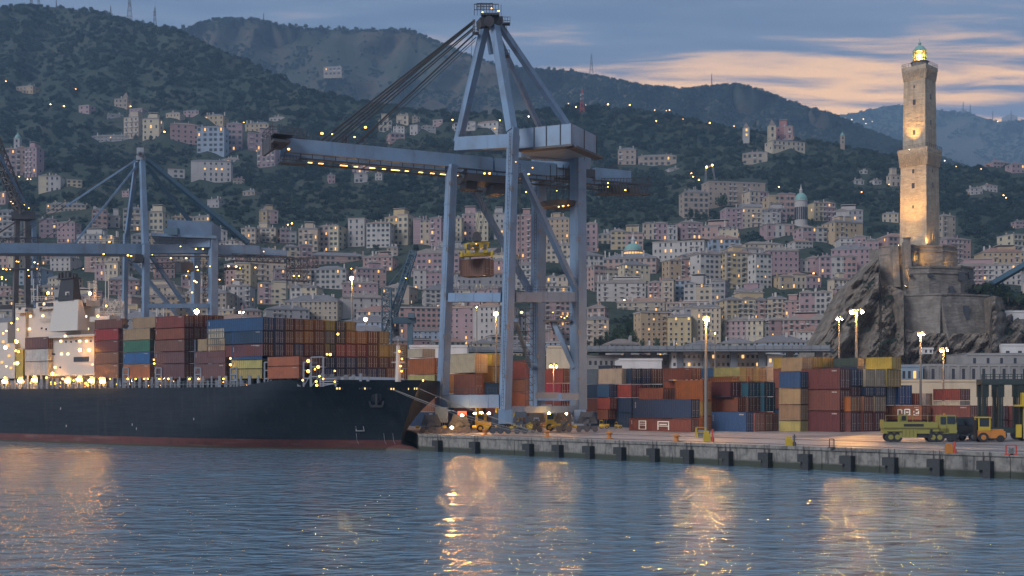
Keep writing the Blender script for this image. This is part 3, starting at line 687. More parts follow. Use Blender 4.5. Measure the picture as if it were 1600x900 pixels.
part('slit_window', mb, M['win_dark'], lh, kind='stuff')
for hh, py0, py1 in ((34.4, 235.5, 230.5), (27.8, 107, 101.5)):
    r_ = hw(hh); mb = MB()
    for e in range(4):
        q0, q1 = R(RT+90*e), R(RT+90*e+90)
        A = Vector((lx+r_*math.cos(q0), ly+r_*math.sin(q0), Z(py0))); B = Vector((lx+r_*math.cos(q1), ly+r_*math.sin(q1), Z(py0)))
        up = Vector((0,0,Z(py1)-Z(py0)))
        for i in range(7): c = A.lerp(B, i/7); mb.beam(c, c+up, .07)
        mb.beam(A+up, B+up, .07); mb.beam(A+up*.55, B+up*.55, .05)
    part('railing', mb, M['crane_dark'], lh)
lc = (lx, ly, 0)
mb = MB(); mb.lathe((lx, ly, Z(107)), [(hw(13), 0), (hw(12.4), Z(98.5)-Z(107)), (hw(14), Z(98.4)-Z(107)), (hw(14), Z(97)-Z(107))], 8, a0=R(22)); part('lantern_base', mb, M['fort'], lh)
mb = MB(); mb.lathe((lx, ly, Z(81)), [(hw(10.6), 0), (hw(10.8), .2), (hw(9.2), hw(3.5)), (hw(6), hw(7.6)), (hw(2), hw(10)), (hw(1.6), hw(11)), (hw(2.6), hw(12.6)), (hw(1.6), hw(14.6)), (.06, hw(15)), (.04, hw(22))], 16)
part('dome_cap', mb, M['copper'], lh)
mb = MB()
for i in range(12):
    q = 2*math.pi*i/12+.1; c = Vector((lx+hw(10)*math.cos(q), ly+hw(10)*math.sin(q), Z(97))); mb.beam(c, c+Vector((0,0,Z(81)-Z(97))), .14)
for z in (92, 86): mb.lathe((lx, ly, Z(z)), [(hw(10.1), 0), (hw(10.1), .1)], 12)
part('glazing_bar', mb, M['copper'], lh, kind='stuff')
def glassmat():
    m = bpy.data.materials.new('lantern_glass'); m.use_nodes = True; g = NT(m.node_tree); t = m.node_tree
    out = g.n('ShaderNodeOutputMaterial'); tr = g.n('ShaderNodeBsdfTransparent', i_Color=(1, .86, .6, 1)); gl = g.n('ShaderNodeBsdfGlossy', i_Roughness=.1)
    ms = g.n('ShaderNodeMixShader', i_0=.12); lk(t, tr, 0, ms, 1); lk(t, gl, 0, ms, 2); lk(t, ms, 0, out, 0); return m
M['lantern_glass'] = glassmat()
mb = MB(); mb.lathe((lx, ly, Z(97)+.05), [(hw(9.8), 0), (hw(9.8), Z(81)-Z(97)-.1)], 12); part('lantern_glass', mb, M['lantern_glass'], lh)
mb = MB(); mb.lathe((lx, ly, Z(94.5)), [(hw(3), 0), (hw(4.6), hw(2.5)), (hw(4.8), hw(5.5)), (hw(4), hw(9)), (hw(1.5), hw(11.5))], 12)
part('lamp_lens', mb, glow('lighthouse_lens_glow', (1, .62, .26), 30), lh)
mb = MB(); mb.cyl((lx, ly, Z(97)), (lx, ly, Z(82)), hw(6.3), n=10); 
M['amber_glow'] = glow('amber_lantern_interior', (1.0, .46, .08), 1.6)
mb = MB()
for i in range(8):
    q = 2*math.pi*i/8; c = Vector((lx+hw(7.5)*math.cos(q), ly+hw(7.5)*math.sin(q), Z(96.5))); mb.beam(c, c+Vector((0,0,hw(13))), hw(2.2), .1, up=(math.cos(q), math.sin(q), 0))
part('prism_panel', mb, M['amber_glow'], lh)
# arched doorway lit at the foot of the tower
mb = MB(); h0 = hw(31); A = Vector((lx+h0*math.cos(R(RT+180)), ly+h0*math.sin(R(RT+180)), 0)); B = Vector((lx+h0*math.cos(R(RT+270)), ly+h0*math.sin(R(RT+270)), 0))
c = A.lerp(B, .5); d = (B-A).normalized(); n_ = Vector((d.y, -d.x, 0)); n_ = -n_ if n_.y > 0 else n_
c = c+n_*.0; zz = Z(382)
for s_ in (-1, 1): mb.beam(c+d*s_*.55+n_*.1+Vector((0,0,zz)), c+d*s_*.5+n_*.1+Vector((0,0,zz+2.2)), .18, .3)
mb.beam(c+d*.55+n_*.1+Vector((0,0,zz+2.1)), c+n_*.1+Vector((0,0,zz+3.2)), .18, .3); mb.beam(c-d*.55+n_*.1+Vector((0,0,zz+2.1)), c+n_*.1+Vector((0,0,zz+3.2)), .18, .3)
part('door_arch', mb, M['tower'], lh)
# floodlights that wash the shaft
def flood(px, py, Y, label, target, energy, cone=60, grp='floodlights of the lighthouse', r=.18):
    p = P(px, py, Y)
    t = thing('floodlight', p, label, 'floodlight', grp)
    d = (Vector(target)-p).normalized()
    mb = MB(); mb.beam(p-d*.35, p+d*.05, .4, .3); mb.cyl(p-Vector((0,0,.6)), p-Vector((0,0,.1)), .06); part('housing', mb, M['crane_dark'], t)
    mb = MB(); mb.beam(p+d*.055, p+d*.08, .34, .25); part('lens', mb, M['bulb_white'], t)
    l = bpy.data.lights.new('flood_lamp', 'SPOT'); l.energy = energy; l.color = (1, .52, .12); l.spot_size = R(cone); l.spot_blend = .9; l.shadow_soft_size = r
    o = bpy.data.objects.new('flood_lamp', l); COL.objects.link(o); o.location = p+d*.25; o.rotation_euler = d.to_track_quat('-Z', 'Y').to_euler()
flood(1404, 384, LY-6.5, 'floodlight on the bastion left of the lighthouse foot', (lx-2.6, ly-1.5, Z(285)), 21000, 56)
flood(1415, 381, LY-1.9, 'floodlight at the foot of the lighthouse left face', (lx-2.9, ly-1.5, Z(345)), 1600, 80)
flood(1449.5, 382, LY-1.8, 'floodlight beside the arched door of the lighthouse', (lx+2.6, ly-1.5, Z(355)), 1200, 70)
flood(1421, 234, LY+0.2, 'floodlight on the lower gallery left of the ridge', (lx-1.8, ly-1.5, Z(175)), 6500, 58)
flood(1447, 234, LY-0.2, 'floodlight on the lower gallery right of the ridge', (lx+1.8, ly-1.5, Z(185)), 4200, 62)

# ------------------------------------------------------------------ fort and cliff below the lighthouse
ft = thing('fortress', P(1440, 440, 322), 'weathered stone fort with stepped terraces carrying the lighthouse', 'fort')
def wall(pts, yt_list, yb, Y, th, root, name, m='fort', batter=0.0):
    """masonry bastion: pts are (px, depth) along its face"""
    vs = []; n = len(pts)
    mb = MB()
    for (a, ya), (b, yb_) in zip(pts, pts[1:]):
        zt = zat(yt_list, (ya+yb_)/2); zb = zat(yb, (ya+yb_)/2)
        A, B = P(a, 0, ya), P(b, 0, yb_); A.z = B.z = 0
        d = (B-A).normalized(); o_ = Vector((d.y, -d.x, 0))
        mb.hexa([A+o_*batter+Vector((0,0,zb)), B+o_*batter+Vector((0,0,zb)), B-o_*th+Vector((0,0,zb)), A-o_*th+Vector((0,0,zb)), A+Vector((0,0,zt)), B+Vector((0,0,zt)), B-o_*th+Vector((0,0,zt)), A-o_*th+Vector((0,0,zt))])
        mb.hexa([A+o_*.25+Vector((0,0,zt)), B+o_*.25+Vector((0,0,zt)), B-o_*1+Vector((0,0,zt)), A-o_*1+Vector((0,0,zt)), A+o_*.25+Vector((0,0,zt+.45)), B+o_*.25+Vector((0,0,zt+.45)), B-o_*1+Vector((0,0,zt+.45)), A-o_*1+Vector((0,0,zt+.45))])
        zc = zb+(zt-zb)*.86
        mb.hexa([A+o_*.35+Vector((0,0,zc)), B+o_*.35+Vector((0,0,zc)), B+Vector((0,0,zc)), A+Vector((0,0,zc)), A+o_*.3+Vector((0,0,zc+.3)), B+o_*.3+Vector((0,0,zc+.3)), B+Vector((0,0,zc+.3)), A+Vector((0,0,zc+.3))])
    part(name, mb, M[m], root)
wall([(1374, 314), (1398, 311), (1424, 309)], 386, 470, 0, 12, ft, 'upper_bastion', batter=1.2)
wall([(1424, 309), (1437, 313), (1472, 314), (1495, 318)], 386, 440, 0, 12, ft, 'upper_bastion', batter=.6)
wall([(1420, 304), (1452, 303), (1500, 306), (1521, 312)], 419, 480, 0, 9, ft, 'middle_terrace', batter=.4)
wall([(1412, 300), (1470, 296), (1478, 297), (1545, 303)], 462, 545, 0, 14, ft, 'lower_bastion', batter=3.0)
mb = MB()
for px, y0, y1, dd in ((1398, 384, 450, 309.6), (1417, 378, 450, 307.8)):
    A = P(px, y1, dd); mb.beam((A.x, dd-1.2, A.z), (A.x, dd+.6, zat(y0, dd)), 1.7, 1.8)
part('buttress', mb, M['fort'], ft)
mb = MB(); mb.cyl(P(1417, 384, 308.2), P(1417, 373, 308.2), .9, n=8); mb.cyl(P(1417, 373, 308.2), P(1417, 371.5, 308.2), 1.1, n=8); part('sentry_box', mb, M['fort'], ft)
mb = MB()
for (px, py, w, h, Y) in ((1454, 430, 1.2, .8, 302.4),(1502, 432, 1.6, 2.2, 305.5),(1516, 430, 1, 1.8, 309.5),(1486, 454, 1.2, 2.2, 304.4),(1431, 403, .7, 1.4, 310.6),(1509, 488, 1.4, 3.4, 298.4),(1424, 431, .8, .5, 302.9)):
    p = P(px, py, Y); mb.box(p.x-w/2, p.x+w/2, Y-.4, Y+.8, p.z-h/2, p.z+h/2)
part('embrasure', mb, M['win_dark'], ft, kind='stuff')
flood(1390, 448, 304.5, 'floodlight on the rock below the left buttress of the fort', P(1394, 415, 309.5), 1500, 40, 'floodlights of the fort')
flood(1415, 448, 302.5, 'floodlight on the rock below the middle buttress of the fort', P(1417, 410, 307.5), 2600, 40, 'floodlights of the fort')
flood(1432, 407, 308.5, 'floodlight in the fort courtyard beside the small door', P(1436, 395, 312.5), 1000, 90, 'floodlights of the fort')
flood(1446, 413, 309.0, 'floodlight low on the fort wall under the tower', P(1450, 402, 313), 600, 90, 'floodlights of the fort')
flood(1484, 416, 312.0, 'floodlight on the terrace at the right end of the fort', P(1484, 405, 316), 350, 90, 'floodlights of the fort')
TOPROCK = [(1215,566),(1262,556),(1282,530),(1300,500),(1315,470),(1330,446),(1345,432),(1362,415),(1373,402),(1377,436),(1396,448),(1412,455),(1415,514),(1440,520),(1500,521),(1546,520),(1549,470),(1552,462),(1575,466),(1600,472),(1660,490),(1750,540),(1800,562)]
def rock():
    vs = []; fs = []; cols = [1205+2.3*i for i in range(255)]; NR = 84
    for r in range(NR):
        f = r/(NR-1)
        for px in cols:
            top = lerp_list(TOPROCK, px); py = 584+(top-584)*f
            Y = 284+24*f**1.1
            if px > 1480: Y += 3*f
            # slanting strata and gullies
            u = px*0.045+py*0.03
            st = mnoise.noise((u*1.6, py*0.012, 2.0))*4.6+mnoise.fractal((px*.03, py*.03, 7), 1, 2, 4)*3.4+abs(mnoise.noise((px*.08+py*.05, py*.03, 4)))*4.2+mnoise.fractal((px*.11+py*.07, py*.05, 3), 1, 2, 3)*1.5
            v3 = mnoise.voronoi((px*.05+py*.03, py*.035, 1.0))[0]; st += (v3[1]-v3[0])*-5.0+2.0; st += abs(mnoise.noise((px*.22+py*.14, py*.09, 6)))*2.2
            if py > 452: st += 7.5*math.exp(-((px+.59*py-1652)/13)**2)*min(1, (py-452)/15)
            if py > 470: st += 6.5*math.exp(-((px+.31*py-1560)/8)**2)*min(1, (py-470)/15)
            st += mnoise.noise((px*.018, py*.02, 21))*3.5+(abs((py+px*.15)/9.0 % 2-1)-.5)*1.1
            sm = max(0, min(1, (px-1398)/14))*max(0, min(1, (1572-px)/16)); Y -= 15.5*f*sm
            cr = mnoise.noise((math.floor((px+py*.55)*.09), math.floor(py*.05+px*.02), 9))*1.3
            vs.append(P(px, py, Y+(st+cr)*(1-.4*f)*min(1, f*6)))
    n = len(cols); last = vs[-n:]
    for q in last: vs.append(Vector((q.x, q.y+14, q.z-.5)))
    for q in last: vs.append(Vector((q.x, q.y+40, 2.0)))
    for k in range(NR+1):
        for i in range(n-1): fs.append((k*n+i, k*n+i+1, (k+1)*n+i+1, (k+1)*n+i))
    mb = MB(); mb.add(vs, fs); return obj('rock', mb, M['rock'], kind='structure')
rock()
# ------------------------------------------------------------------ elevated road, sheds and port buildings
M['road_conc'] = mat('viaduct_concrete', (0.15, 0.165, 0.185), 0.85, var=0.4, scale=0.2, streak=.4, coord='Pos')
M['shed_white'] = mat('shed_white_cladding', (0.52, 0.51, 0.50), 0.7, var=0.35, scale=0.2, streak=.3, coord='Pos')
M['shed_cream'] = mat('cream_port_wall', (0.50, 0.41, 0.29), 0.85, var=0.4, scale=0.2, streak=.4, coord='Pos')
M['shed_grey'] = mat('grey_port_wall', (0.26, 0.255, 0.25), 0.85, var=0.5, scale=0.2, streak=.5, coord='Pos')
M['shed_blue'] = mat('blue_grey_cladding', (0.20, 0.27, 0.34), 0.7, var=0.4, scale=0.2, coord='Pos')
def block(name, x0, x1, yt, yb, Y, D, m, label, cat, wins=None, roof=None, ground=True, lit=.12, pil=0):
    xa, xb = (x0-800)/F*Y, (x1-800)/F*Y; zb = GZ-.1 if ground else zat(yb, Y); zt = zat(yt, Y)
    t = thing(name, ((xa+xb)/2, Y, zb), label, cat)
    mb = MB(); mb.box(xa, xb, Y, Y+D, zb, zt)
    mb.box(xa-.15, xb+.15, Y-.15, Y+.3, zt-.35, zt+.1)
    if pil:
        for i in range(pil+1): x = xa+(xb-xa)*i/pil; mb.box(x-.25, x+.25, Y-.2, Y+.1, zb, zt-.36)
    part('wall', mb, M[m], t)
    mb = MB()
    if roof == 'gable': mb.add([(xa-.3,Y-.3,zt),(xb+.3,Y-.3,zt),(xb+.3,Y+D,zt),(xa-.3,Y+D,zt),(xa-.3,Y+D/2,zt+D*.14),(xb+.3,Y+D/2,zt+D*.14)], [(0,1,5,4),(2,3,4,5),(1,2,5),(3,0,4),(3,2,1,0)])
    else: mb.box(xa-.1, xb+.1, Y+.31, Y+D+.1, zt+.003, zt+.25)
    part('roof', mb, M['roof3'], t)
    if wins:
        n, k, wf, hf = wins; mw, ml = MB(), MB(); H = (zt-zat(yb, Y))/n; z0 = zat(yb, Y); wv = (xb-xa)/k
        for j in range(n):
            for i in range(k):
                b = ml if rnd.random() < lit else mw
                cx = xa+(i+.5)*wv; cz = z0+(j+.5)*H; b.box(cx-wv*wf/2, cx+wv*wf/2, Y-.06, Y+.1, cz-H*hf/2, cz+H*hf/2)
        part('window', mw, M['win_dark'], t, kind='stuff')
        if ml.v: part('lit_window', ml, M['win_lit'], t, kind='stuff')
    return t
er = thing('elevated_road', P(1100, 560, 300), 'long grey elevated road on pillars running behind the container yard', 'elevated road')
mb = MB(); A = P(560, 549, 318); B = P(1300, 547, 272)
mb.beam(A, B, 10, .8); part('deck', mb, M['road_conc'], er)
mb = MB(); o_ = Vector((B-A).normalized().cross(Vector((0,0,1))))
if o_.y > 0: o_ = -o_
mb.beam(A+o_*5.05+Vector((0,0,.5)), B+o_*5.05+Vector((0,0,.5)), .25, .9)
for i in range(60): c = A.lerp(B, i/59)+o_*5.2+Vector((0,0,.5)); mb.beam(c-Vector((0,0,.5)), c+Vector((0,0,.6)), .18)
part('parapet', mb, M['road_conc'], er)
mb = MB()
for i in range(19): c = A.lerp(B, (i+.5)/19); mb.beam((c.x, c.y-1, 1.5), (c.x, c.y-1, c.z-.5), 1.6, 1.2)
part('pillar', mb, M['road_conc'], er, kind='stuff')
block('warehouse', 918, 1052, 556, 600, 290, 14, 'shed_grey', 'long low grey warehouse under the elevated road right of the big crane', 'warehouse', (2, 16, .45, .3))
block('warehouse', 1050, 1218, 551, 600, 284, 14, 'shed_white', 'white port office with rows of windows behind the yard lamp', 'office building', (4, 22, .5, .42), lit=.2)
block('shed', 968, 1034, 561, 585, 262, 12, 'shed_white', 'white shed roof showing above the grey and white containers', 'shed')
block('warehouse', 856, 894, 541, 600, 270, 12, 'shed_cream', 'warm lit cream shed seen between the right legs of the big crane', 'warehouse')
block('port_building', 1200, 1222, 556, 600, 276, 10, 'shed_white', 'small white port building left of the tallest container stack', 'building', (3, 3, .5, .4))
block('warehouse', 1434, 1640, 570, 600, 262, 16, 'shed_grey', 'old grey stone warehouse with pilasters below the cliff', 'warehouse', (1, 13, .28, .6), pil=13, lit=0)
block('warehouse', 1408, 1442, 571, 600, 260, 12, 'shed_blue', 'dark blue grey shed beside the yellow containers', 'shed', (1, 4, .5, .4), lit=.3)
block('wall_building', 1404, 1660, 594, 640, 250, 6, 'shed_cream', 'long cream wall with small lit lamps behind the brown containers', 'boundary wall')
block('white_house', 1546, 1660, 486, 535, 305, 14, 'shed_white', 'white two storey house on the right end of the fort wall', 'house', (2, 5, .24, .36), ground=True, lit=0)
block('white_house', 1565, 1660, 538, 572, 288, 12, 'shed_white', 'low white house below the two storey house on the right edge', 'house', (1, 5, .3, .4), lit=.2)
block('warehouse', 1512, 1660, 553, 574, 276, 14, 'shed_grey', 'grey shed with flat roof at the foot of the cliff on the right edge', 'shed', (1, 7, .2, .4), lit=.2)
block('guard_hut', 1443, 1458, 544, 553, 281, 3, 'shed_white', 'small white hut with two dark windows on the cliff foot', 'hut', (1, 2, .4, .55), ground=False, lit=0)
block('warehouse', 560, 690, 541, 560, 300, 14, 'shed_blue', 'blue grey shed behind the bow containers', 'shed', (2, 14, .5, .35))
block('warehouse', 640, 730, 540, 575, 280, 10, 'shed_white', 'pale shed roof behind the left crane leg', 'shed')

# ------------------------------------------------------------------ cranes
def railing(mb, A, B, h=1.0, n=6, r=.05):
    A = Vector(A); B = Vector(B); up = Vector((0,0,h))
    for i in range(n+1): c = A.lerp(B, i/n); mb.beam(c, c+up, r)
    mb.beam(A+up, B+up, r); mb.beam(A+up*.5, B+up*.5, r)
def lattice(mb, A, B, w, h, n, r):
    A = Vector(A); B = Vector(B); d = (B-A).normalized(); u = Vector((0,0,1)) if abs(d.z) < .9 else Vector((0,1,0))
    s = d.cross(u).normalized(); u = s.cross(d)
    cs = [s*a*w/2+u*b*h/2 for a, b in ((-1,-1),(1,-1),(1,1),(-1,1))]
    for c in cs: mb.beam(A+c, B+c, r*1.3)
    for i in range(n):
        p, q = A.lerp(B, i/n), A.lerp(B, (i+1)/n)
        for j in range(4):
            c0, c1 = cs[j], cs[(j+1) % 4]
            mb.beam(p+c0, q+c1, r) if i % 2 else mb.beam(p+c1, q+c0, r)
            mb.beam(q+c0, q+c1, r)
def lamp(px, py, Y, r, m='bulb_crane', root=None, name='floodlight'):
    mb = MB(); p = P(px, py, Y); mb.ball(p, r*.62, n=6, k=4, sz=.7); return part(name, mb, M[m], root)
gc = thing('gantry_crane', (-2, 168, GZ), 'large blue grey ship to shore gantry crane with its boom lowered over the bow', 'gantry crane')
# legs: (bottom px, py, top px, py, depth, width px)
LEG = {'a': (691, 640, 706, 258, 168, 20), 'b': (789, 650, 802, 200, 160, 20.5), 'c': (839, 640, 843, 232, 180, 25), 'd': (904, 640, 903, 232, 171, 27.5)}
tilt = R(42)
lu = Vector((math.cos(tilt), math.sin(tilt), 0))
for k_, (xb, yb, xt, yt, Y, w) in LEG.items():
    ww = w/F*Y
    p, q = P(xb, yb, Y), P(xt, yt, Y)
    mb = MB(); mb.beam(p, q, ww*.72, ww*.66, up=lu, w2=ww*.70, h2=ww*.62)
    for f_ in (.16, .33, .5, .67, .84): c = p.lerp(q, f_); d = (q-p).normalized(); mb.beam(c-d*.06, c+d*.06, ww*.72+.08, ww*.66+.08, up=lu)
    part('leg', mb, M['crane'], gc)
pl = lambda k_, py: P(LEG[k_][0]+(LEG[k_][2]-LEG[k_][0])*(LEG[k_][1]-py)/(LEG[k_][1]-LEG[k_][3]), py, LEG[k_][4])
def tie(k1, k2, py, hpx, name='portal_beam', th=1.3, m='crane', inset=.9):
    A, B = pl(k1, py), pl(k2, py); d = (B-A).normalized()*inset
    mb = MB(); mb.beam(A+d, B-d, th, hpx/F*(A.y+B.y)/2); 
    for f_ in (.2, .5, .8): c = A.lerp(B, f_); mb.beam(c-d*.05, c+d*.05, th+.08, hpx/F*(A.y+B.y)/2+.08)
    return part(name, mb, M[m], gc)
tie('a', 'b', 465, 14); tie('b', 'd', 464.5, 15); tie('a', 'c', 466, 12)
tie('a', 'b', 627, 20, 'sill_beam', 1.6, inset=.5); tie('c', 'd', 620, 12, 'sill_beam', 1.2); tie('c', 'd', 641, 13, 'sill_beam', 1.6); tie('b', 'd', 640, 10, 'sill_beam', 1.0)
for k_, y0, y1, s_ in (('a', 262, 640, 1), ('d', 240, 640, 1), ('c', 240, 600, -1), ('b', 210, 640, -1)):
    mb = MB(); A, B = pl(k_, y1), pl(k_, y0); w_ = LEG[k_][5]/F*LEG[k_][4]
    for q_ in (.30, .52): mb.beam(A+lu*s_*w_*q_*.7-Vector((0, w_*.45, 0)), B+lu*s_*w_*q_*.7-Vector((0, w_*.45, 0)), .06)
    nn_ = int((B-A).length/.55)
    for i in range(nn_): c = A.lerp(B, i/nn_)-Vector((0, w_*.45, 0)); mb.beam(c+lu*s_*w_*.21, c+lu*s_*w_*.36, .045)
    part('leg_ladder', mb, M['crane_dark'], gc)
    mb = MB(); mb.beam(A-lu*s_*w_*.2-Vector((0, w_*.44, 0)), B-lu*s_*w_*.2-Vector((0, w_*.44, 0)), .09)
    for f_ in (.12, .3, .47, .66, .8, .93):
        c = A.lerp(B, f_)-Vector((0, w_*.5, 0)); mb.beam(c-lu*w_*.1, c+lu*w_*.12, .3, rnd.uniform(.3, .7))
    part('cable_duct', mb, M['grey_steel'], gc)
# top frame and machinery house
mb = MB(); mb.beam(P(716, 226, 167), P(806, 221, 160), 1.6, 1.9); part('top_beam', mb, M['crane'], gc)
mb = MB(); mb.beam(P(812, 238, 168), P(915, 246, 172), 1.2, 1.5); mb.beam(P(835, 250, 180), P(918, 252, 171), 1.3, 2.2); part('top_beam', mb, M['crane'], gc)
hx0, hx1, hx2 = P(806, 0, 164), P(893, 0, 160.5), P(932, 0, 168)
def quadbox(mb, a, b, c, z0, z1, m=0):
    d = a+(c-b)
    pts = [Vector((v.x, v.y)) for v in (a, b, c, d)]
    if (pts[1]-pts[0]).cross(pts[3]-pts[0]) < 0: pts = [pts[0], pts[3], pts[2], pts[1]]
    mb.prism([tuple(v) for v in pts], z0, z1, m)
mb = MB(); quadbox(mb, hx0, hx1, hx2, zat(232, 163), zat(199.5, 163)); 
part('machinery_house', mb, M['crane'], gc)
mb = MB()
for f_ in (.0, .33, .55, .8, 1): c = hx0.lerp(hx1, f_); mb.beam((c.x, c.y-.04, zat(232, 163)), (c.x, c.y-.04, zat(199.5, 163)), .14, .14)
for f_ in (.5, 1.0): c = hx1.lerp(hx2, f_); mb.beam((c.x, c.y-.04, zat(232, 163)), (c.x, c.y-.04, zat(199.5, 163)), .14, .14)
part('panel_seam', mb, M['crane_dark'], gc, kind='stuff')
mb = MB(); mb.beam(hx0.xy.to_3d()+Vector((.5,-.2,zat(233.5,163))), hx1.xy.to_3d()+Vector((.3,-.2,zat(234.5,163))), 1.5, .3); mb.beam(hx1.xy.to_3d()+Vector((0,-.2,zat(236,163))), hx2.xy.to_3d()+Vector((.3,-.2,zat(236,163))), 1.5, .3)
part('house_platform', mb, M['crane_dark'], gc)
# boom: two girders
def bp(px): # boom centre line: level, swinging out over the ship
    A, B = P(430, 222.5, 157.5), P(984, 270, 181); t_ = lambda v: (v.x)/(v.y)
    k = (px-800)/F; d = B-A; a = (k*A.y-A.x)/(d.x-k*d.y); c = A+d*a; c.z = 42.0; return c
bd = (bp(984)-bp(430)).normalized(); bs = Vector((bd.y, -bd.x, 0)); bs = bs if bs.y < 0 else -bs
gh = 1.85
for nm, off in (('boom_girder', 0.0), ('boom_girder', -3.6)):
    for xa, xb in ((447, 768), (772, 880), (928, 984)):
        mb = MB(); A, B = bp(xa)+bs*off, bp(xb)+bs*off; mb.beam(A, B, .9, gh)
        nseg = max(2, int((B-A).length/6))
        for i in range(1, nseg): c = A.lerp(B, i/nseg); mb.beam(c-bd*.05, c+bd*.05, .96, gh+.06)
        mb.beam(A+Vector((0,0,-gh/2-.02)), B+Vector((0,0,-gh/2-.02)), 1.2, .14)
        part(nm, mb, M['crane'], gc)
mb = MB(); mb.beam(bp(880), bp(928), .8, 1.2); mb.beam(bp(880)-bs*3.6, bp(928)-bs*3.6, .8, 1.2); part('boom_hinge', mb, M['crane_dark'], gc)
mb = MB(); mb.beam(bp(470)+Vector((0,0,-gh/2-.75)), bp(1000)+Vector((0,0,-gh/2-.75)), .5, .16); mb.beam(bp(470)-bs*3.6+Vector((0,0,-gh/2-.75)), bp(1000)-bs*3.6+Vector((0,0,-gh/2-.75)), .5, .16)
for i in range(34): c = bp(470).lerp(bp(1000), i/33); mb.beam(c+Vector((0,0,-gh/2-.75)), c+Vector((0,0,-gh/2)), .1); mb.beam(c-bs*3.6+Vector((0,0,-gh/2-.7)), c+Vector((0,0,-gh/2-.7)), .12)
part('trolley_rail', mb, M['crane_dark'], gc)
mb = MB(); railing(mb, bp(450)+bs*.45+Vector((0,0,gh/2)), bp(770)+bs*.45+Vector((0,0,gh/2)), .8, 40, .035); railing(mb, bp(930)+bs*.45+Vector((0,0,gh/2)), bp(984)+bs*.45+Vector((0,0,gh/2)), .8, 8, .035)
railing(mb, P(716, 216, 167), P(800, 211, 160), .9, 12, .04)
part('boom_railing', mb, M['crane_dark'], gc)
mb = MB(); A = bp(421); mb.beam(A, bp(447)+Vector((0,0,0)), 5, gh*.2); mb.beam(A+Vector((0,0,gh/2)), bp(452)+Vector((0,0,gh/2)), 5.0, .15); mb.beam(A-bs*1.5, A-bs*1.5+bd*.3, 4.6, gh*1.1)
for off in (.3, -3.9): mb.beam(A+bs*off+Vector((0,0,-gh/2)), A+bs*off+Vector((0,0,gh/2)), .25); mb.beam(A+bs*off+Vector((0,0,-gh/2)), bp(452)+bs*off+Vector((0,0,gh/2)), .22)
part('boom_tip_frame', mb, M['crane_dark'], gc)
mb = MB(); U = Vector((0,0,gh/2+.1))
for off in (.3, -3.9): railing(mb, bp(421)+bs*off+U, bp(475)+bs*off+U, 1.3, 9, .06)
railing(mb, bp(421)+bs*.3+U, bp(421)-bs*3.9+U, 1.3, 4, .06); mb.beam(bp(421)+U*1.0, bp(475)+U*1.0, 1.0, .08)
for x in (426, 440, 455): mb.beam(bp(x)+U, bp(x)+U+Vector((0,0,rnd.uniform(1.5,3.0))), .09)
part('tip_platform', mb, M['crane_dark'], gc)
mb = MB(); D_ = Vector((0,0,-gh/2-1.6))
railing(mb, bp(438)+D_, bp(478)+D_, 1.1, 8, .05); mb.beam(bp(436)+D_, bp(480)+D_, 1.6, .1)
for x in (445, 470): mb.beam(bp(x)+D_, bp(x)+Vector((0,0,-gh/2)), .1)
part('service_basket', mb, M['crane_dark'], gc)
# apex frame
AP = P(766, 40, 165)
def fr(p1, p2, w1, w2, name='apex_leg', m='crane'):
    mb = MB(); mb.beam(P(*p1), P(*p2), w1/F*p1[2], w1/F*p1[2], up=lu, w2=w2/F*p2[2], h2=w2/F*p2[2]); part(name, mb, M[m], gc)
fr((757, 44, 165), (716, 222, 168), 11, 11); fr((773, 42, 164), (800, 204, 160), 12, 13)
fr((781, 40, 165), (888, 198, 172), 8.5, 8.5, 'back_stay'); fr((760, 45, 167), (768, 85, 168), 5, 6, 'hanging_strut')
fr((772, 45, 167), (846, 205, 180), 7, 7, 'back_stay')
mb = MB(); mb.beam(P(748, 38, 165), P(783, 36, 166), 2.2, 1.3); mb.beam(P(752, 26, 165), P(780, 26, 165), 2.6, .25); mb.cyl(P(764, 33, 162.5), P(764, 33, 167), .75, n=12); mb.beam(P(776, 40, 165), P(776, 22, 165), .8)
part('sheave_head', mb, M['crane_dark'], gc)
mb = MB(); 
for (a_, b_, py, dz) in ((741, 779, 24, 1.6), (745, 770, 15, .9)):
    railing(mb, P(a_, py, 163.4), P(b_, py, 163.4), dz, 8, .07); railing(mb, P(a_, py, 167), P(b_, py, 167), dz, 8, .07); railing(mb, P(a_, py, 163.4), P(a_, py, 167), dz, 2, .07)
for (a_, b_, py, dz) in ((785, 797, 37.5, 1.0), (786, 796, 88, .9), (739, 748, 52, 1.0)):
    railing(mb, P(a_, py, 164), P(b_, py, 164), dz, 3, .06); mb.beam(P(a_, py, 164.5), P(b_, py, 164.5), 1.2, .12)
mb.beam(P(783, 7, 165), P(783, 28, 165), .07); mb.beam(P(752, 4, 165), P(752, 15, 165), .07)
for x in (739, 741.5): mb.beam(P(x, 30, 164), P(x, 54, 164), .08)
for i in range(14): mb.beam(P(739, 32+i*1.7, 164), P(741.5, 32+i*1.7, 164), .05)
for s_ in (0, 2.6):    # ladder down the back stay
    mb.beam(P(789+s_, 53, 165), P(789+s_, 37, 165), .06)
part('apex_platform', mb, M['crane_dark'], gc)
def cable(p1, p2, r, sag=0, root=None, name='stay_cable', m='cable'):
    mb = MB(); A, B = Vector(p1), Vector(p2); n = 8 if sag else 1
    pts = [A.lerp(B, i/n)-Vector((0,0,4*sag*(i/n)*(1-i/n))) for i in range(n+1)]
    for a_, b_ in zip(pts, pts[1:]): mb.cyl(a_, b_, r, n=5, caps=False)
    part(name, mb, M[m], root)
top = lambda px: bp(px)+Vector((0,0,gh/2))
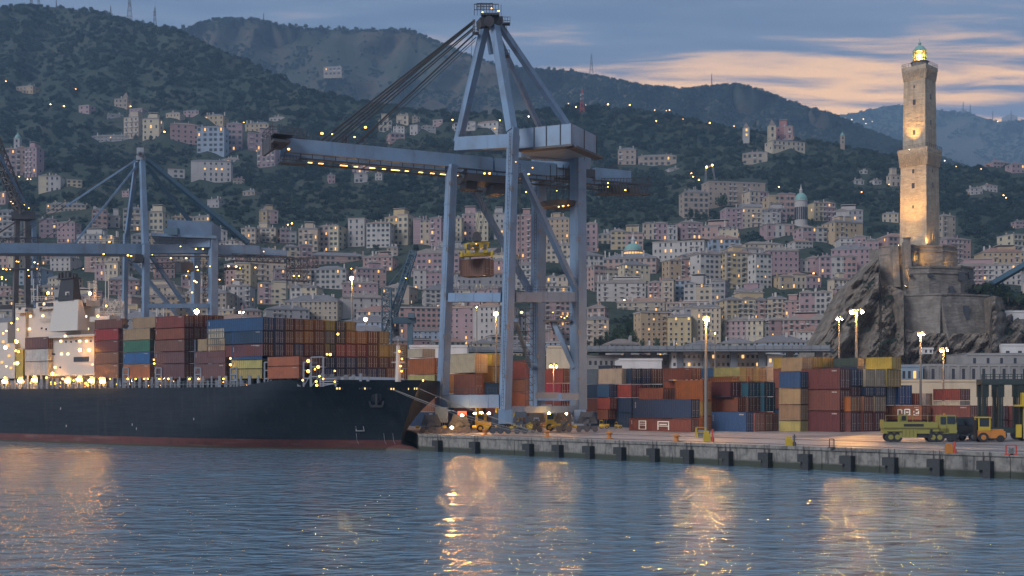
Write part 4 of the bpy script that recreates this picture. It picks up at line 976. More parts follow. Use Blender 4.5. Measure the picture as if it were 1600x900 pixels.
for (ax, ay, bx, w) in ((742, 31, 500, .13), (742, 33, 509, .15), (741, 35, 517, .12), (740, 43, 524, .11), (740, 46, 531, .09), (744, 50, 555, .13), (744, 58, 560, .07), (742, 64, 566, .045)):
    cable(P(ax, ay, 165), top(bx)-bs*(3.6 if bx in (509, 524, 560) else 0), w, root=gc)
cable(P(739, 40, 165), P(736, 90, 165), .03, root=gc)
for x in (536, 541): 
    mb = MB(); mb.beam(top(x), top(x)+Vector((0,0,1.1)), .3, .3); part('cable_anchor', mb, M['crane_dark'], gc)
# braces
def br(p1, p2, w, name='diagonal_brace', m='crane'):
    mb = MB(); mb.beam(P(*p1), P(*p2), w/F*p1[2], w/F*p1[2]); part(name, mb, M[m], gc)
M['crane_tan'] = M['crane']
br((723, 266, 170), (790, 386, 176), 8); br((790, 386, 176), (828, 456, 180), 8); br((815, 268, 161), (901, 455, 170.4), 8.5)
br((865, 502, 172), (897, 575, 170.6), 7); br((806, 500, 163), (828, 572, 179), 6)
mb = MB(); mb.beam(P(850, 502, 172), P(894, 502, 171), 1.6, .22); railing(mb, P(850, 500, 171), P(894, 500, 170.2), .95, 12, .05); railing(mb, P(706, 456, 168), P(785, 456, 162), .7, 16, .04); railing(mb, P(808, 456, 161), P(890, 456, 170), .7, 16, .04)
mb.beam(P(862, 502, 172), P(866, 518, 172), .5); railing(mb, P(700, 616, 168), P(776, 616, 163), .9, 16, .05)
part('walkway', mb, M['crane_dark'], gc)
mb = MB()
for x in (821, 833): mb.beam(P(x, 480, 166), P(x, 672, 166), .1)
for i in range(16): y = 482+i*12; mb.beam(P(821, y, 166), P(833, y, 166), .09); mb.beam(P(821, y, 166), P(833, y+12, 166), .07); mb.beam(P(821, y, 168), P(833, y, 168), .08)
for i in range(8): y = 470+i*24; mb.beam(P(813, y, 165), P(822, y+2, 165), .9, .1)
for x in (811, 813.5): mb.beam(P(x, 255, 160), P(x, 460, 160), .06)
for i in range(40): mb.beam(P(811, 257+i*5, 160), P(813.5, 257+i*5, 160), .04)
part('stair_tower', mb, M['crane_dark'], gc)
# trolley, driver cab, hanging gear
mb = MB(); c = bp(766)-bs*1.8+Vector((0,0,-2.2)); mb.beam(c-bd*3.8, c+bd*3.2, 4.2, 1.1); mb.beam(c-bd*3.6+Vector((0,0,-.8)), c-bd*1.8+Vector((0,0,-.8)), 2.4, 1.7); mb.beam(c+bd*.6+Vector((0,0,-1.2)), c+bd*2.6+Vector((0,0,-1.2)), 3.0, 1.6)
part('trolley', mb, M['crane_dark'], gc)
mb = MB(); c2 = c+bs*1.8+Vector((0,0,-1.9)); railing(mb, c2-bd*4.6, c2+bd*-1.5, 1.2, 5, .06); railing(mb, c2-bd*4.6+Vector((0,0,-1.0)), c2+bd*-2.5+Vector((0,0,-1.0)), 1.0, 4, .05); mb.beam(c2-bd*4.7, c2-bd*1.0, 1.6, .1)
part('trolley_platform', mb, M['crane_dark'], gc)
mb = MB(); c = P(875, 310, 172)
mb.lathe((c.x, c.y, c.z-1.6), [(1.2, 0), (2.6, .2), (3.2, .9)], 10); railing(mb, P(858, 303, 172), P(890, 303, 172), .9, 8, .06); railing(mb, P(858, 285, 172), P(890, 285, 172), 1.0, 8, .06)
for x in (860, 870, 880, 889): mb.beam(P(x, 258, 172), P(x, 315, 172), .12)
part('service_gondola', mb, M['crane_dark'], gc)
mb = MB(); 
for i in range(14):
    x = 942+i*5.2; y0 = 284+i*.5; mb.beam(P(x, y0, 178), P(x+2, y0+rnd.uniform(8, 26), 178), .1)
railing(mb, P(935, 302, 178), P(1012, 303, 182), 1.4, 18, .08); railing(mb, P(940, 294, 178), P(1018, 293, 182), 1.5, 16, .08); mb.beam(P(935, 303, 178), P(1012, 304, 182), 2.0, .2); mb.beam(P(940, 283, 178), P(1016, 289, 182), .3, .25)
mb.beam(P(955, 296, 179), P(975, 298, 180), 1.6, 1.3); mb.beam(P(982, 297, 180), P(996, 299, 181), 1.4, 1.0)
part('rear_platform', mb, M['crane_dark'], gc)
mb = MB(); 
for i in range(9):
    A = P(936+i*4.5, 286, 178); 
    for k_ in range(6): a0, a1 = math.pi*k_/6, math.pi*(k_+1)/6; mb.cyl(A+Vector((.22-.22*math.cos(a0), 0, -2.2*math.sin(a0))), A+Vector((.22-.22*math.cos(a1), 0, -2.2*math.sin(a1))), .03, n=4, caps=False)
part('festoon_cable', mb, M['cable'], gc)
for (x, y, Y, r) in ((451, 233, 156, .3), (503, 208.5, 158, .34), (571, 199, 159, .3), (519, 209.5, 158, .16), (554, 214, 159, .2)): lamp(x, y, Y, r, 'bulb_crane', gc)
for (x, r) in ((488, .13), (505, .15), (541, .24), (560, .12), (586, .18), (604, .12), (622, .28), (640, .12), (662, .14), (680, .14), (698, .25), (716, .2), (735, .16), (740, .2)):
    c = bp(x)+Vector((0,0,-gh/2-.95))-bs*1.2; mb = MB(); mb.beam(c-bd*r*2.2, c+bd*r*2.2, .2, .045); part('floodlight', mb, M['bulb_crane'], gc)
for (x, y, Y, r) in ((757, 271, 165, .25), (765, 271, 165, .27), (826, 272, 166, .2), (826, 291, 166, .22), (822, 300, 166, .18), (832, 262, 166, .15), (880, 322, 169, .25), (873, 323, 169, .18), (888, 321, 169, .15), (950, 286, 176, .18), (950, 292, 176, .15), (977, 297, 178, .22), (870, 298, 170, .12), (815, 488, 160, .33), (877, 495, 169.6, .14), (882, 497, 169.6, .16), (886, 494, 169.6, .14), (864, 488, 170, .12), (806, 253, 159, .1), (779, 17, 164, .22), (754, 19, 164, .18), (768, 13, 164, .15)): lamp(x, y, Y, r, 'bulb_crane', gc)
for (x, y, Y, r) in ((722, 649, 162, .36), (858, 645.5, 164, .26), (885, 646.5, 164, .26), (706, 668, 161.5, .36), (764, 646, 164, .36), (742, 646, 165, .32), (752, 645, 164.5, .34)): lamp(x, y, Y, r, 'bulb_flood', gc)
# travelling gear under each corner
def bogie(px0, px1, py0, py1, Y, hub=None):
    A, B = P(px0, py1, Y), P(px1, py1, Y); zr = GZ+.05; n = max(2, round((B.x-A.x)/1.15)); mb = MB(); mw = MB(); mh = MB()
    H = zat(py0, Y)
    z1 = GZ+(H-GZ)*.62
    mb.beam((A.x+.3, Y, z1), (B.x-.3, Y, z1), .8, (H-GZ)*.16)
    nb = n//2; m_ = (A.x+B.x)/2
    for i in range(nb):
        c = A.x+(B.x-A.x)*(i+.5)/nb; w_ = (B.x-A.x)/nb*.44
        mb.hexa([(c-w_,Y-.45,GZ+.45),(c+w_,Y-.45,GZ+.45),(c+w_,Y+.45,GZ+.45),(c-w_,Y+.45,GZ+.45),(c-w_*.9,Y-.45,GZ+.95),(c+w_*.9,Y-.45,GZ+.95),(c+w_*.9,Y+.45,GZ+.95),(c-w_*.9,Y+.45,GZ+.95)])
        mb.beam((c-.22, Y, GZ+.9), (c-.22, Y, z1), .3, .6); mb.beam((c+.22, Y, GZ+.9), (c+.22, Y, z1), .2, .6); mb.box(c-.5, c-.1, Y-.75, Y-.46, GZ+.9, GZ+1.5); mb.cyl((c+.35, Y-.7, GZ+1.2), (c+.35, Y-.4, GZ+1.2), .22, n=8)
    for s_ in (-1, 1): mb.beam((m_+s_*1.0, Y, z1), (m_+s_*.5, Y, H+.6), .4, .8)
    mb.box(m_-.75, m_+.75, Y-.5, Y+.5, H-.2, H+.6); mb.box(m_-.3, m_+.3, Y-.7, Y-.5, z1-.2, z1+.5); railing(mb, (A.x, Y-.8, z1+.1), (B.x, Y-.8, z1+.1), .7, 5, .05)
    o = part('bogie', mb, M['bogie'], gc)
    for i in range(n):
        c = A.x+(B.x-A.x)*(i+.5)/n; mw = MB(); mw.cyl((c, Y-.75, zr+.42), (c, Y-.5, zr+.42), .42, n=12); mw.cyl((c, Y-.8, zr+.42), (c, Y-.74, zr+.42), .18, n=8)
        part('wheel', mw, M['crane_dark'], gc)
    mh = MB(); mh.cyl((A.x-.5, Y, GZ+.9), (A.x, Y, GZ+.9), .22, n=8); mh.cyl((B.x, Y, GZ+.9), (B.x+.5, Y, GZ+.9), .22, n=8); part('buffer', mh, M['yellow'], gc)
bogie(655, 692, 655, 676, 164.5); bogie(698, 738, 655, 676, 165); bogie(764, 800, 652, 680, 160); bogie(802, 826, 650, 680, 159.5); bogie(828, 848, 650, 676, 168); bogie(866, 896, 650, 676, 168.5); bogie(898, 936, 650, 676, 169)
mb = MB(); mb.beam(P(790, 640, 160), P(790, 662, 160), 2.0, 1.8); mb.beam(P(690, 636, 166), P(690, 660, 166), 1.8, 1.5); mb.beam(P(906, 640, 170), P(906, 662, 170), 1.8, 1.6); mb.beam(P(838, 640, 172), P(838, 662, 172), 1.6, 1.5)
part('leg_foot', mb, M['crane'], gc)
mb = MB(); mb.beam(P(836, 618, 167.2), P(872, 618, 168), .4, .9); mb.beam(P(878, 619, 168), P(904, 619, 168.6), .4, .9); mb.box(P(846, 0, 166).x, P(862, 0, 166).x, 166, 167, zat(646, 166), zat(632, 166)); part('cable_reel_box', mb, M['grey_steel'], gc)
# spreader, hoist ropes and the lifted container
M['c_brown'] = None
sp_ = thing('spreader', P(745, 392, 166), 'yellow lifting spreader hanging on the crane ropes above a brown container', 'spreader')
mb = MB(); mb.beam(P(721, 399, 165.6), P(769, 397, 167.4), 1.7, .45); mb.beam(P(729, 384, 165.6), P(761, 383, 167), 1.5, .75)
for x in (731, 745, 758): mb.beam(P(x, 396, 166), P(x+1, 385, 166.2), .5)
for x in (721.5, 768.5): mb.beam(P(x, 402.5, 165.7), P(x, 393, 165.7), .3, 1.8)
part('spreader_frame', mb, M['yellow'], sp_)
mb = MB()
for x in (732, 758): mb.beam(P(x, 390, 164.9), P(x, 382, 164.9), .45, .5)
mb.beam(P(738, 384.5, 164.9), P(749, 383.5, 165.1), .1, .35); part('control_box', mb, M['crane_dark'], sp_)
mb = MB(); mb.cyl(P(745, 368.5, 165.4), P(745, 368.5, 166.6), .62, n=14); mb.cyl(P(741.5, 373, 165.4), P(741.5, 373, 166.6), .4, n=10); mb.cyl(P(749, 373, 165.4), P(749, 373, 166.6), .4, n=10); mb.beam(P(745, 380, 166), P(745, 366, 166), .8, .7)
part('sheave_block', mb, M['crane_dark'], sp_)
for x0, x1, Y in ((741, 757, 165.4), (743, 760, 166.4), (748, 768, 165.4), (750, 770, 166.4)): cable(P(x0, 368, Y), P(x1, 290, 167), .035, root=sp_, name='hoist_rope')
mb = MB(); lamp(744, 381, 164.8, .12, 'bulb_crane', sp_, 'lamp')

# second crane behind the ship
g2 = thing('gantry_crane', P(270, 640, 262), 'second blue grey gantry crane behind the ship with a level boom', 'gantry crane')
def f2(p1, p2, w1, w2=None, name='leg', m='crane', root=None):
    mb = MB(); w2 = w2 or w1; mb.beam(P(*p1), P(*p2), w1/F*p1[2], w1/F*p1[2], up=lu, w2=w2/F*p2[2], h2=w2/F*p2[2]); return part(name, mb, M[m], root or g2)
for p in (((226, 659, 254), (228, 380, 254), 11), ((192, 657, 268), (197, 365, 268), 8.5), ((333, 658, 260), (333, 372, 260), 14), ((304, 656, 276), (306, 385, 276), 13)): f2(p[0], p[1], p[2]*.8)
f2((222, 250, 258), (227, 382, 254), 7, 9, 'apex_leg'); f2((213, 252, 260), (198, 368, 268), 5, 6, 'apex_leg')
f2((230, 250, 258), (388, 380, 270), 6, 7, 'back_stay', 'crane_blue'); f2((228, 258, 260), (297, 346, 266), 5, 5.5, 'back_stay', 'crane_blue')
f2((211, 251, 258), (104, 322, 240), 2.6, 2.6, 'front_stay'); f2((213, 260, 258), (117, 380, 246), 2.8, 2.8, 'front_stay')
for a_, b_ in (((208, 250), (40, 352)), ((206, 254), (20, 375)), ((104, 322), (0, 380)), ((117, 340), (60, 380))): cable(P(a_[0], a_[1], 257), P(b_[0], b_[1], 236), .07, root=g2)
mb = MB(); mb.beam(P(214, 236, 257), P(225, 236, 257), .5, 1.5); mb.cyl(P(219.5, 241, 255.6), P(219.5, 241, 256.8), .62, n=12); mb.beam(P(214, 247, 258), P(226, 247, 258), 1.2, 1.0); part('sheave_head', mb, M['grey_steel'], g2)
mb = MB(); mb.cyl(P(219.5, 240.5, 255), P(219.5, 240.5, 255.5), .3, n=8); railing(mb, P(210, 234, 258), P(230, 234, 258), .9, 5, .07); part('apex_platform', mb, M['crane_dark'], g2)
f2((-60, 388, 240), (224, 390, 256), 16, 16, 'boom_girder'); f2((228, 390, 256), (330, 389, 262), 14, 14, 'boom_girder'); f2((338, 391, 262), (404, 392, 266), 15, 15, 'boom_girder'); f2((400, 393, 266), (448, 396, 268), 11, 9, 'boom_girder')
mb = MB(); mb.beam(P(-60, 398, 239), P(460, 402, 268), .5, .3); railing(mb, P(-40, 380, 239), P(222, 381, 254), .9, 40, .05); railing(mb, P(340, 382, 261), P(460, 384, 268), 1.0, 22, .06)
railing(mb, P(232, 380, 254), P(300, 380, 258), 1.0, 10, .06); part('trolley_rail', mb, M['crane_dark'], g2)
mb = MB(); quadbox(mb, P(262, 0, 258), P(331, 0, 262), P(345, 0, 270), zat(370, 262), zat(347, 262)); part('machinery_house', mb, M['crane'], g2)
mb = MB(); mb.box(P(256, 0, 256).x, P(277, 0, 256).x, 256, 258, zat(367, 256), zat(356, 256)); part('ventilator', mb, M['crane_blue'], g2)
mb = MB(); quadbox(mb, P(236, 0, 255), P(338, 0, 259), P(342, 0, 272), zat(373.5, 260), zat(369, 260)); mb.box(P(290, 0, 259).x, P(328, 0, 259).x, 259, 266, zat(386, 259), zat(373, 259)); part('house_platform', mb, M['crane'], g2)
f2((236, 400, 255), (300, 492, 262), 5.5, 5.5, 'diagonal_brace'); f2((200, 400, 268), (277, 492, 274), 5, 5, 'diagonal_brace'); f2((228, 478, 254), (330, 478, 260), 7, 7, 'portal_beam')
mb = MB(); 
lattice(mb, P(446, 412, 268), P(497, 410, 270), 3, 2.2, 7, .12); lattice(mb, P(447, 430, 268), P(480, 432, 269), 3, 2.2, 5, .12); lattice(mb, P(360, 402, 262), P(446, 406, 268), 2, 1.5, 9, .1)
for x in (448, 460, 470, 480): mb.beam(P(x, 402, 268), P(x, 435, 268), .18)
part('rear_platform', mb, M['crane_dark'], g2)
mb = MB(); lattice(mb, P(325, 410, 263), P(325, 480, 263), 1.8, 1.8, 8, .09); lattice(mb, P(345, 420, 264), P(345, 445, 264), 1.6, 1.6, 4, .1); mb.beam(P(278, 418, 256), P(298, 418, 258), 3, 2.0); mb.beam(P(208, 403, 252), P(221, 405, 253), 3, 1.6); mb.beam(P(352, 420, 262), P(376, 419, 264), 1.6, .6)
railing(mb, P(270, 412, 255), P(330, 412, 260), 1, 10, .07); lattice(mb, P(232, 416, 255), P(296, 414, 259), 1.2, 1.2, 9, .07)
part('trolley', mb, M['crane_dark'], g2)
for (x, y, r) in ((13, 394, .36), (86, 396, .22), (108, 396, .3), (162, 397, .32), (200, 399, .38), (205, 400, .3), (171, 378, .3), (240, 390, .2), (306, 389, .28), (317, 389, .3), (267, 403.5, .3), (291, 403.5, .32), (282, 385, .22), (307, 417, .4), (309, 422, .3), (294, 424, .25), (304, 439, .42), (307, 441, .35), (357, 416, .4), (369, 416.5, .4), (375, 419, .2), (343, 437, .25), (300, 457, .3), (459, 431, .3), (467, 431, .28), (238, 398, .18), (3, 433, .35), (328, 416, .2), (364, 437, .2), (291, 431, .22), (399, 418, .3), (412, 393, .2)): lamp(x, y, 250 if x < 240 else 256, r, 'bulb_crane', g2)
# third crane at the left edge with raised boom
g3 = thing('gantry_crane', P(30, 640, 284), 'dark rusty gantry crane at the left edge with its boom raised', 'gantry crane')
def f3(p1, p2, w1, w2=None, name='leg', m='crane_brown'): return f2(p1, p2, w1, w2, name, m, g3)
f3((20, 664, 282), (27, 330, 282), 7); f3((44, 664, 290), (42, 330, 290), 8); f3((62, 664, 284), (52, 332, 284), 6, 6, 'leg', 'crane'); f3((0, 480, 281), (70, 478, 286), 6, 6, 'portal_beam')
mb = MB(); lattice(mb, P(-30, 170, 270), P(34, 330, 282), 1.8, 2.6, 14, .2); part('raised_boom', mb, M['crane_brown'], g3)
f3((-26, 182, 270), (28, 330, 282), 4, 5, 'boom_chord'); f3((-20, 206, 270), (44, 328, 283), 4, 4.5, 'boom_chord', 'crane')
mb = MB(); mb.beam(P(18, 338, 282), P(56, 338, 284), 4, 1.8); railing(mb, P(14, 330, 281), P(58, 326, 284), 1.1, 9, .1); lattice(mb, P(-20, 378, 280), P(64, 376, 284), 2, 1.5, 10, .12); railing(mb, P(10, 404, 280), P(68, 404, 284), 1.2, 8, .1)
mb.beam(P(-20, 420, 280), P(60, 421, 284), 2.0, .4); lattice(mb, P(58, 405, 282), P(58, 490, 282), 1.4, 1.4, 9, .09); part('hinge_platform', mb, M['crane_dark'], g3)
f3((-60, 402, 277), (50, 330, 283), 2, 2, 'back_stay')
for (x, y, r) in ((26, 408.5, .3), (29, 409, .25), (54, 410, .34), (5, 420, .36), (10, 421, .32), (44, 422, .28), (16, 421, .22), (17, 315, .2), (20, 318, .2), (45, 325, .22), (38, 320, .16), (58, 420, .18), (59, 412, .2), (45, 431, .2), (3, 436, .25), (9, 437, .2)): lamp(x, y, 278, r, 'bulb_crane', g3)
# blue lattice crane in the middle and the small ones in the town
lc_ = thing('harbour_crane', P(608, 640, 282), 'blue lattice harbour crane with slanting jib behind the bow containers', 'harbour crane')
mb = MB(); lattice(mb, P(605, 655, 282), P(604, 450, 282), 2.2, 2.2, 22, .2); part('mast', mb, M['crane_blue'], lc_)
mb = MB(); lattice(mb, P(606, 520, 282), P(646, 394, 290), 1.6, 1.6, 20, .14); part('jib', mb, M['crane_blue'], lc_)
mb = MB(); lattice(mb, P(620, 470, 284), P(648, 394, 290), .8, .8, 12, .1); mb.beam(P(604, 450, 282), P(646, 396, 290), .15); part('luffing_stay', mb, M['crane_blue'], lc_)
mb = MB(); mb.beam(P(612, 501, 282), P(648, 501, 284), 3, 1.5); mb.beam(P(638, 493, 282), P(648, 493, 282), 2, 1.2); mb.beam(P(641, 505, 283), P(641, 640, 283), 1.3, 1.3); part('machinery_cab', mb, M['crane_blue'], lc_)
tc_ = thing('tower_crane', P(1105, 285, 800), 'thin construction crane with lit boom tips standing in the trees above the long tan palazzo', 'tower crane')
mb = MB(); YY = terr_Y(1105, 285)-10; lattice(mb, P(1102, 290, YY), P(1103.5, 262, YY), 1, 1, 6, .16); lattice(mb, P(1103.5, 262, YY), P(1114, 258, YY), .8, .8, 4, .15); lattice(mb, P(1117, 281, YY), P(1113, 258, YY), .8, .8, 6, .14); part('lattice_boom', mb, M['grey_steel'], tc_)
mb = MB(); mb.ball(P(1104, 261, YY-2), .7, n=6, k=4); mb.ball(P(1113, 258, YY-2), .6, n=6, k=4); part('lamp', mb, M['bulb_far'], tc_)
jb = thing('mobile_crane', P(1560, 640, 270), 'blue telescopic crane jib rising beyond the fort on the right edge', 'crane')
mb = MB(); mb.beam(P(1545, 447, 312), P(1612, 408, 300), 1.6, 1.3); part('jib', mb, M['crane_blue'], jb)
mb = MB(); mb.beam(P(1612, 408, 300), P(1690, 362, 288), 1.2, 1.0); mb.beam(P(1545, 447, 312), P(1545, 500, 312), 2, 2); part('jib_extension', mb, M['crane_blue'], jb)
# ------------------------------------------------------------------ the container ship
def hull_mat():
    m = bpy.data.materials.new('hull_paint'); m.use_nodes = True; g = NT(m.node_tree); t = m.node_tree
    out = g.n('ShaderNodeOutputMaterial'); b = g.n('ShaderNodeBsdfPrincipled', i_Roughness=0.5); lk(t, b, 0, out, 0); b.inputs['Specular IOR Level'].default_value = 0.25
    ge = g.n('ShaderNodeNewGeometry'); sp = g.n('ShaderNodeSeparateXYZ'); lk(t, ge, 'Position', sp, 0)
    n1 = g.n('ShaderNodeTexNoise', i_Vector=(ge, 'Position'), i_Scale=0.35, i_Detail=6.0, i_Roughness=0.65)
    mp = g.n('ShaderNodeMapping', i_Scale=(1.3, 1.3, .12)); lk(t, ge, 'Position', mp, 0)
    n2 = g.n('ShaderNodeTexNoise', i_Vector=mp, i_Scale=1.0, i_Detail=5.0)
    mp2 = g.n('ShaderNodeMapping', i_Scale=(.15, .15, 1.6)); lk(t, ge, 'Position', mp2, 0)
    n3 = g.n('ShaderNodeTexNoise', i_Vector=mp2, i_Scale=1.0, i_Detail=4.0)
    blue = g.mix(g.ss(n1, .4, .7), (0.011, 0.017, 0.025), (0.006, 0.011, 0.017)); blue = g.mix(g.m('MULTIPLY', g.ss(n2, .55, .75), .35), blue, (0.06, 0.05, 0.045))
    red = g.mix(g.ss(n1, .4, .7), (0.10, 0.036, 0.033), (0.062, 0.028, 0.026)); red = g.mix(g.m('MULTIPLY', g.ss(n3, .5, .7), .6), red, (0.16, 0.10, 0.09))
    red = g.mix(g.m('SUBTRACT', 1.0, g.ss(g.m('ADD', (sp, 2), g.m('MULTIPLY', n1, .3)), .3, .5)), red, (0.05, 0.045, 0.03))
    dt = g.n('ShaderNodeVectorMath', operation='DOT_PRODUCT'); lk(t, ge, 'Position', dt, 0); dt.inputs[1].default_value = (-.829, .559, 0)
    s1 = g.m('LESS_THAN', g.m('FRACT', g.m('DIVIDE', (dt, 'Value'), 7.3)), .018); s2 = g.m('LESS_THAN', g.m('FRACT', g.m('DIVIDE', (sp, 2), 1.85)), .035)
    seam = g.m('MAXIMUM', s1, s2); blue = g.mix(g.m('MULTIPLY', seam, .55), blue, (0.022, 0.027, 0.033))
    pl_ = g.n('ShaderNodeTexWhiteNoise', noise_dimensions='2D', i_Vector=g.n('ShaderNodeCombineXYZ', i_0=g.m('FLOOR', g.m('DIVIDE', (dt, 'Value'), 7.3)), i_1=g.m('FLOOR', g.m('DIVIDE', (sp, 2), 1.85))))
    blue = g.mix(g.m('MULTIPLY', (pl_, 'Value'), .35), blue, (0.018, 0.024, 0.031))
    c = g.mix(g.m('GREATER_THAN', (sp, 2), 1.4), red, blue)
    lk(t, c, 2, b, 'Base Color')
    bp_ = g.n('ShaderNodeBump', i_Strength=.25, i_Distance=.15, i_Height=g.m('ADD', n1, n3)); lk(t, bp_, 0, b, 'Normal')
    return m
M['hull'] = hull_mat()
HN, HF = 11.0, 24.0           # half breadths towards the camera and away
def V3(a, t_, z): p = SS+ES*a+ET*t_; return Vector((p.x, p.y, z))
def near_a(px, t_=-HN):
    k = (px-800)/F; n0 = SS+ET*t_; return (k*n0.y-n0.x)/(ES.x-k*ES.y)
ship = thing('container_ship', V3(40, 0, 0), 'dark blue container ship with red waterline moored with its bow to the quay', 'container ship')
DZ = 8.85
def shape(a, f):
    s0 = -3.6*max(0, f)**1.6+(2.0*(1-f) if f < .3 else 0)*0; full = 40-27*max(0, min(1, f))**.8
    if a <= s0: return 0.0
    return min(1.0, math.sin(min(1, (a-s0)/(full-s0))*math.pi/2)**.9)
def ztop(a): return 9.75 if a < 13 else (DZ+(9.75-DZ)*max(0, (20.5-a)/7.5) if a < 20.5 else DZ)
mb = MB(); levels = [-.8, 0, .5, 1.0, 1.5, 2.2, 3.2, 4.4, 5.6, 6.8, 7.8, 8.6, 9.3]
stn = [0.02, .3, .7, 1.2, 2, 3, 4.2, 5.6, 7.2, 9, 11, 13, 15, 17, 19, 21, 24, 27, 31, 36, 42, 50, 60, 75, 90, 105, 120, 128]
nL = len(levels)
for side in (-1, 1):
    base = len(mb.v)
    for a in stn:
        for z in levels:
            zt = ztop(a-4); zz = z if z < 9 else None
            zz = -0.8+(zt+.8)*(levels.index(z)/(nL-1)) if False else (min(z, zt) if z < 9 else zt)
            f = max(0, zz)/9.3
            s0 = -3.6*f**1.6; aa = s0+a+(0 if f > 0.01 else 0)
            if a > 100: aa = a
            h = shape(aa, f)
            if a > 112: h *= 1-((a-112)/16)**2*.35*(1-f*.6)
            mb.v.append(V3(aa, side*h*(HN if side < 0 else HF), zz))
    nS = len(stn)
    for i in range(nS-1):
        for j in range(nL-1):
            q = (base+i*nL+j, base+(i+1)*nL+j, base+(i+1)*nL+j+1, base+i*nL+j+1)
            mb.f.append(q if side > 0 else q[::-1]); mb.mi.append(0)
n2 = len(stn)*nL
for i in range(len(stn)-1):   # deck
    a, b = i*nL+nL-1, (i+1)*nL+nL-1; mb.f.append((a, b, n2+b, n2+a)); mb.mi.append(0)
for j in range(nL-1):          # stem and transom closure
    mb.f.append((j, j+1, n2+j+1, n2+j)); mb.mi.append(0); e = (len(stn)-1)*nL; mb.f.append((e+j, n2+e+j, n2+e+j+1, e+j+1)); mb.mi.append(0)
ho = part('hull', mb, M['hull'], ship); ho.data.polygons.foreach_set('use_smooth', [True]*len(ho.data.polygons))
ho.data.set_sharp_from_angle(angle=R(40)) if hasattr(ho.data, 'set_sharp_from_angle') else None
mb = MB(); c0 = V3(5, 0, -.35); c1 = V3(-3.6, 0, -.15)
for i in range(5):
    f0, f1 = i/5, (i+1)/5; rr = lambda f: 1.15*math.sqrt(max(0.02, 1-f**3)); mb.cyl(c0.lerp(c1, f0), c0.lerp(c1, f1), rr(f0), rr(f1), n=12)
part('bulbous_bow', mb, M['hull'], ship)
# bulwark slots, anchor and marks
mb = MB(); mw = MB()
def side_pt(a, z, out=.05):
    f = z/9.3; h = shape(a, f); h2 = shape(a+.3, f); p = V3(a, -h*HN, z); q = V3(a+.3, -h2*HN, z)
    d = (q-p).normalized(); o_ = Vector((d.y, -d.x, 0)); o_ = o_ if o_.y < 0 else -o_
    return p+o_*out, d, o_
def a_for_px(px, z):
    lo, hi = -3.5, 60
    for _ in range(40):
        m_ = (lo+hi)/2; p, _d, _o = side_pt(m_, z, 0)
        if 800+F*p.x/p.y > px: lo = m_
        else: hi = m_
    return lo
for (x0, x1, y) in ((524.5, 537, 607), (560, 580.5, 607), (605.5, 617, 607.5), (637, 642, 607.5), (646, 653, 607), (658.5, 667, 606.5), (670.5, 680, 606.5)):
    z = zat(y, 158); aa, ab = a_for_px(x1, z), a_for_px(x0, z); n = max(2, round((x1-x0)/4.5))
    for i in range(n):
        p, d, o_ = side_pt(aa+(ab-aa)*(i+.5)/n, z, .0); w_ = (ab-aa)/n*.36
        (mw if rnd.random() < .7 else mb).hexa([p-d*w_-o_*.1-Vector((0,0,.13)), p-d*w_+o_*.06-Vector((0,0,.13)), p+d*w_+o_*.06-Vector((0,0,.13)), p+d*w_-o_*.1-Vector((0,0,.13))]+[v+Vector((0,0,.28)) for v in (p-d*w_-o_*.1-Vector((0,0,.13)), p-d*w_+o_*.06-Vector((0,0,.13)), p+d*w_+o_*.06-Vector((0,0,.13)), p+d*w_-o_*.1-Vector((0,0,.13)))])
part('mooring_port', mw, glow('mooring_deck_light', (1, .62, .22), .9), ship, kind='stuff'); part('mooring_port', mb, M['win_dark'], ship, kind='stuff')
def on_hull(px, py):
    Y = 158
    for _ in range(12):
        z = zat(py, Y); a = a_for_px(px, z); p, d, o_ = side_pt(a, z, 0.0); Y = p.y
    return p, d, o_
mb = MB(); p, d, o_ = on_hull(588, 621); U = Vector((0,0,1))
mb.lathe(p, [(.02, 0)], 3) if False else None
A_ = p+o_*.05; mb.cyl(A_-o_*.3, A_+o_*.2, .85, .7, n=12)
part('anchor_pocket', mb, M['hull'], ship)
mb = MB(); mb.beam(A_+o_*.4+U*.5, A_+o_*.5-U*1.3, .28); mb.beam(A_+o_*.45-U*1.2-d*.8, A_+o_*.45-U*1.2+d*.8, .3, .35); mb.beam(A_+o_*.45-U*1.2-d*.8, A_+o_*.45-U*.5-d*.95, .22); mb.beam(A_+o_*.45-U*1.2+d*.8, A_+o_*.45-U*.5+d*.95, .22)
part('anchor', mb, M['black'], ship)
M['hull_mark'] = mat('white_hull_marking', (0.26, 0.27, 0.27), .6, var=.6, scale=2, coord='Pos')
mb = MB(); p, d, o_ = on_hull(563, 669); q = p+o_*.05
d = -d if d.x < 0 else d
for (u0, v0, u1, v1) in ((-.65, .38, -.05, .38), (-.65, -.38, .6, -.38), (.55, -.38, .4, .4), (.4, .4, .1, .4), (-.65, .38, -.6, .1), (-.6, -.05, -.55, -.38)): mb.beam(q+d*u0+U*v0, q+d*u1+U*v1, .08, .09)
part('hull_marking', mb, M['hull_mark'], ship)
mb = MB()
for px in (557, 600, 614):
    pts = [on_hull(px+(y-680)*.12+(2 if y > 690 else 0), y) for y in (677, 683, 689, 694)]
    for (p0, _, oo), (p1, _, o2) in zip(pts, pts[1:]): mb.beam(p0+oo*.03, p1+o2*.03, .05, .05)
part('draught_mark', mb, M['hull_mark'], ship)
mb = MB()
for a, z in ((62, 5.6), (60.5, 2.8), (44, 3.2), (43, 2.6), (30, 4.2)):
    p, d, o_ = side_pt(a, z, .02); mb.beam(p-U*.15, p+U*.2, .12)
part('hull_fitting', mb, M['hull_mark'], ship)
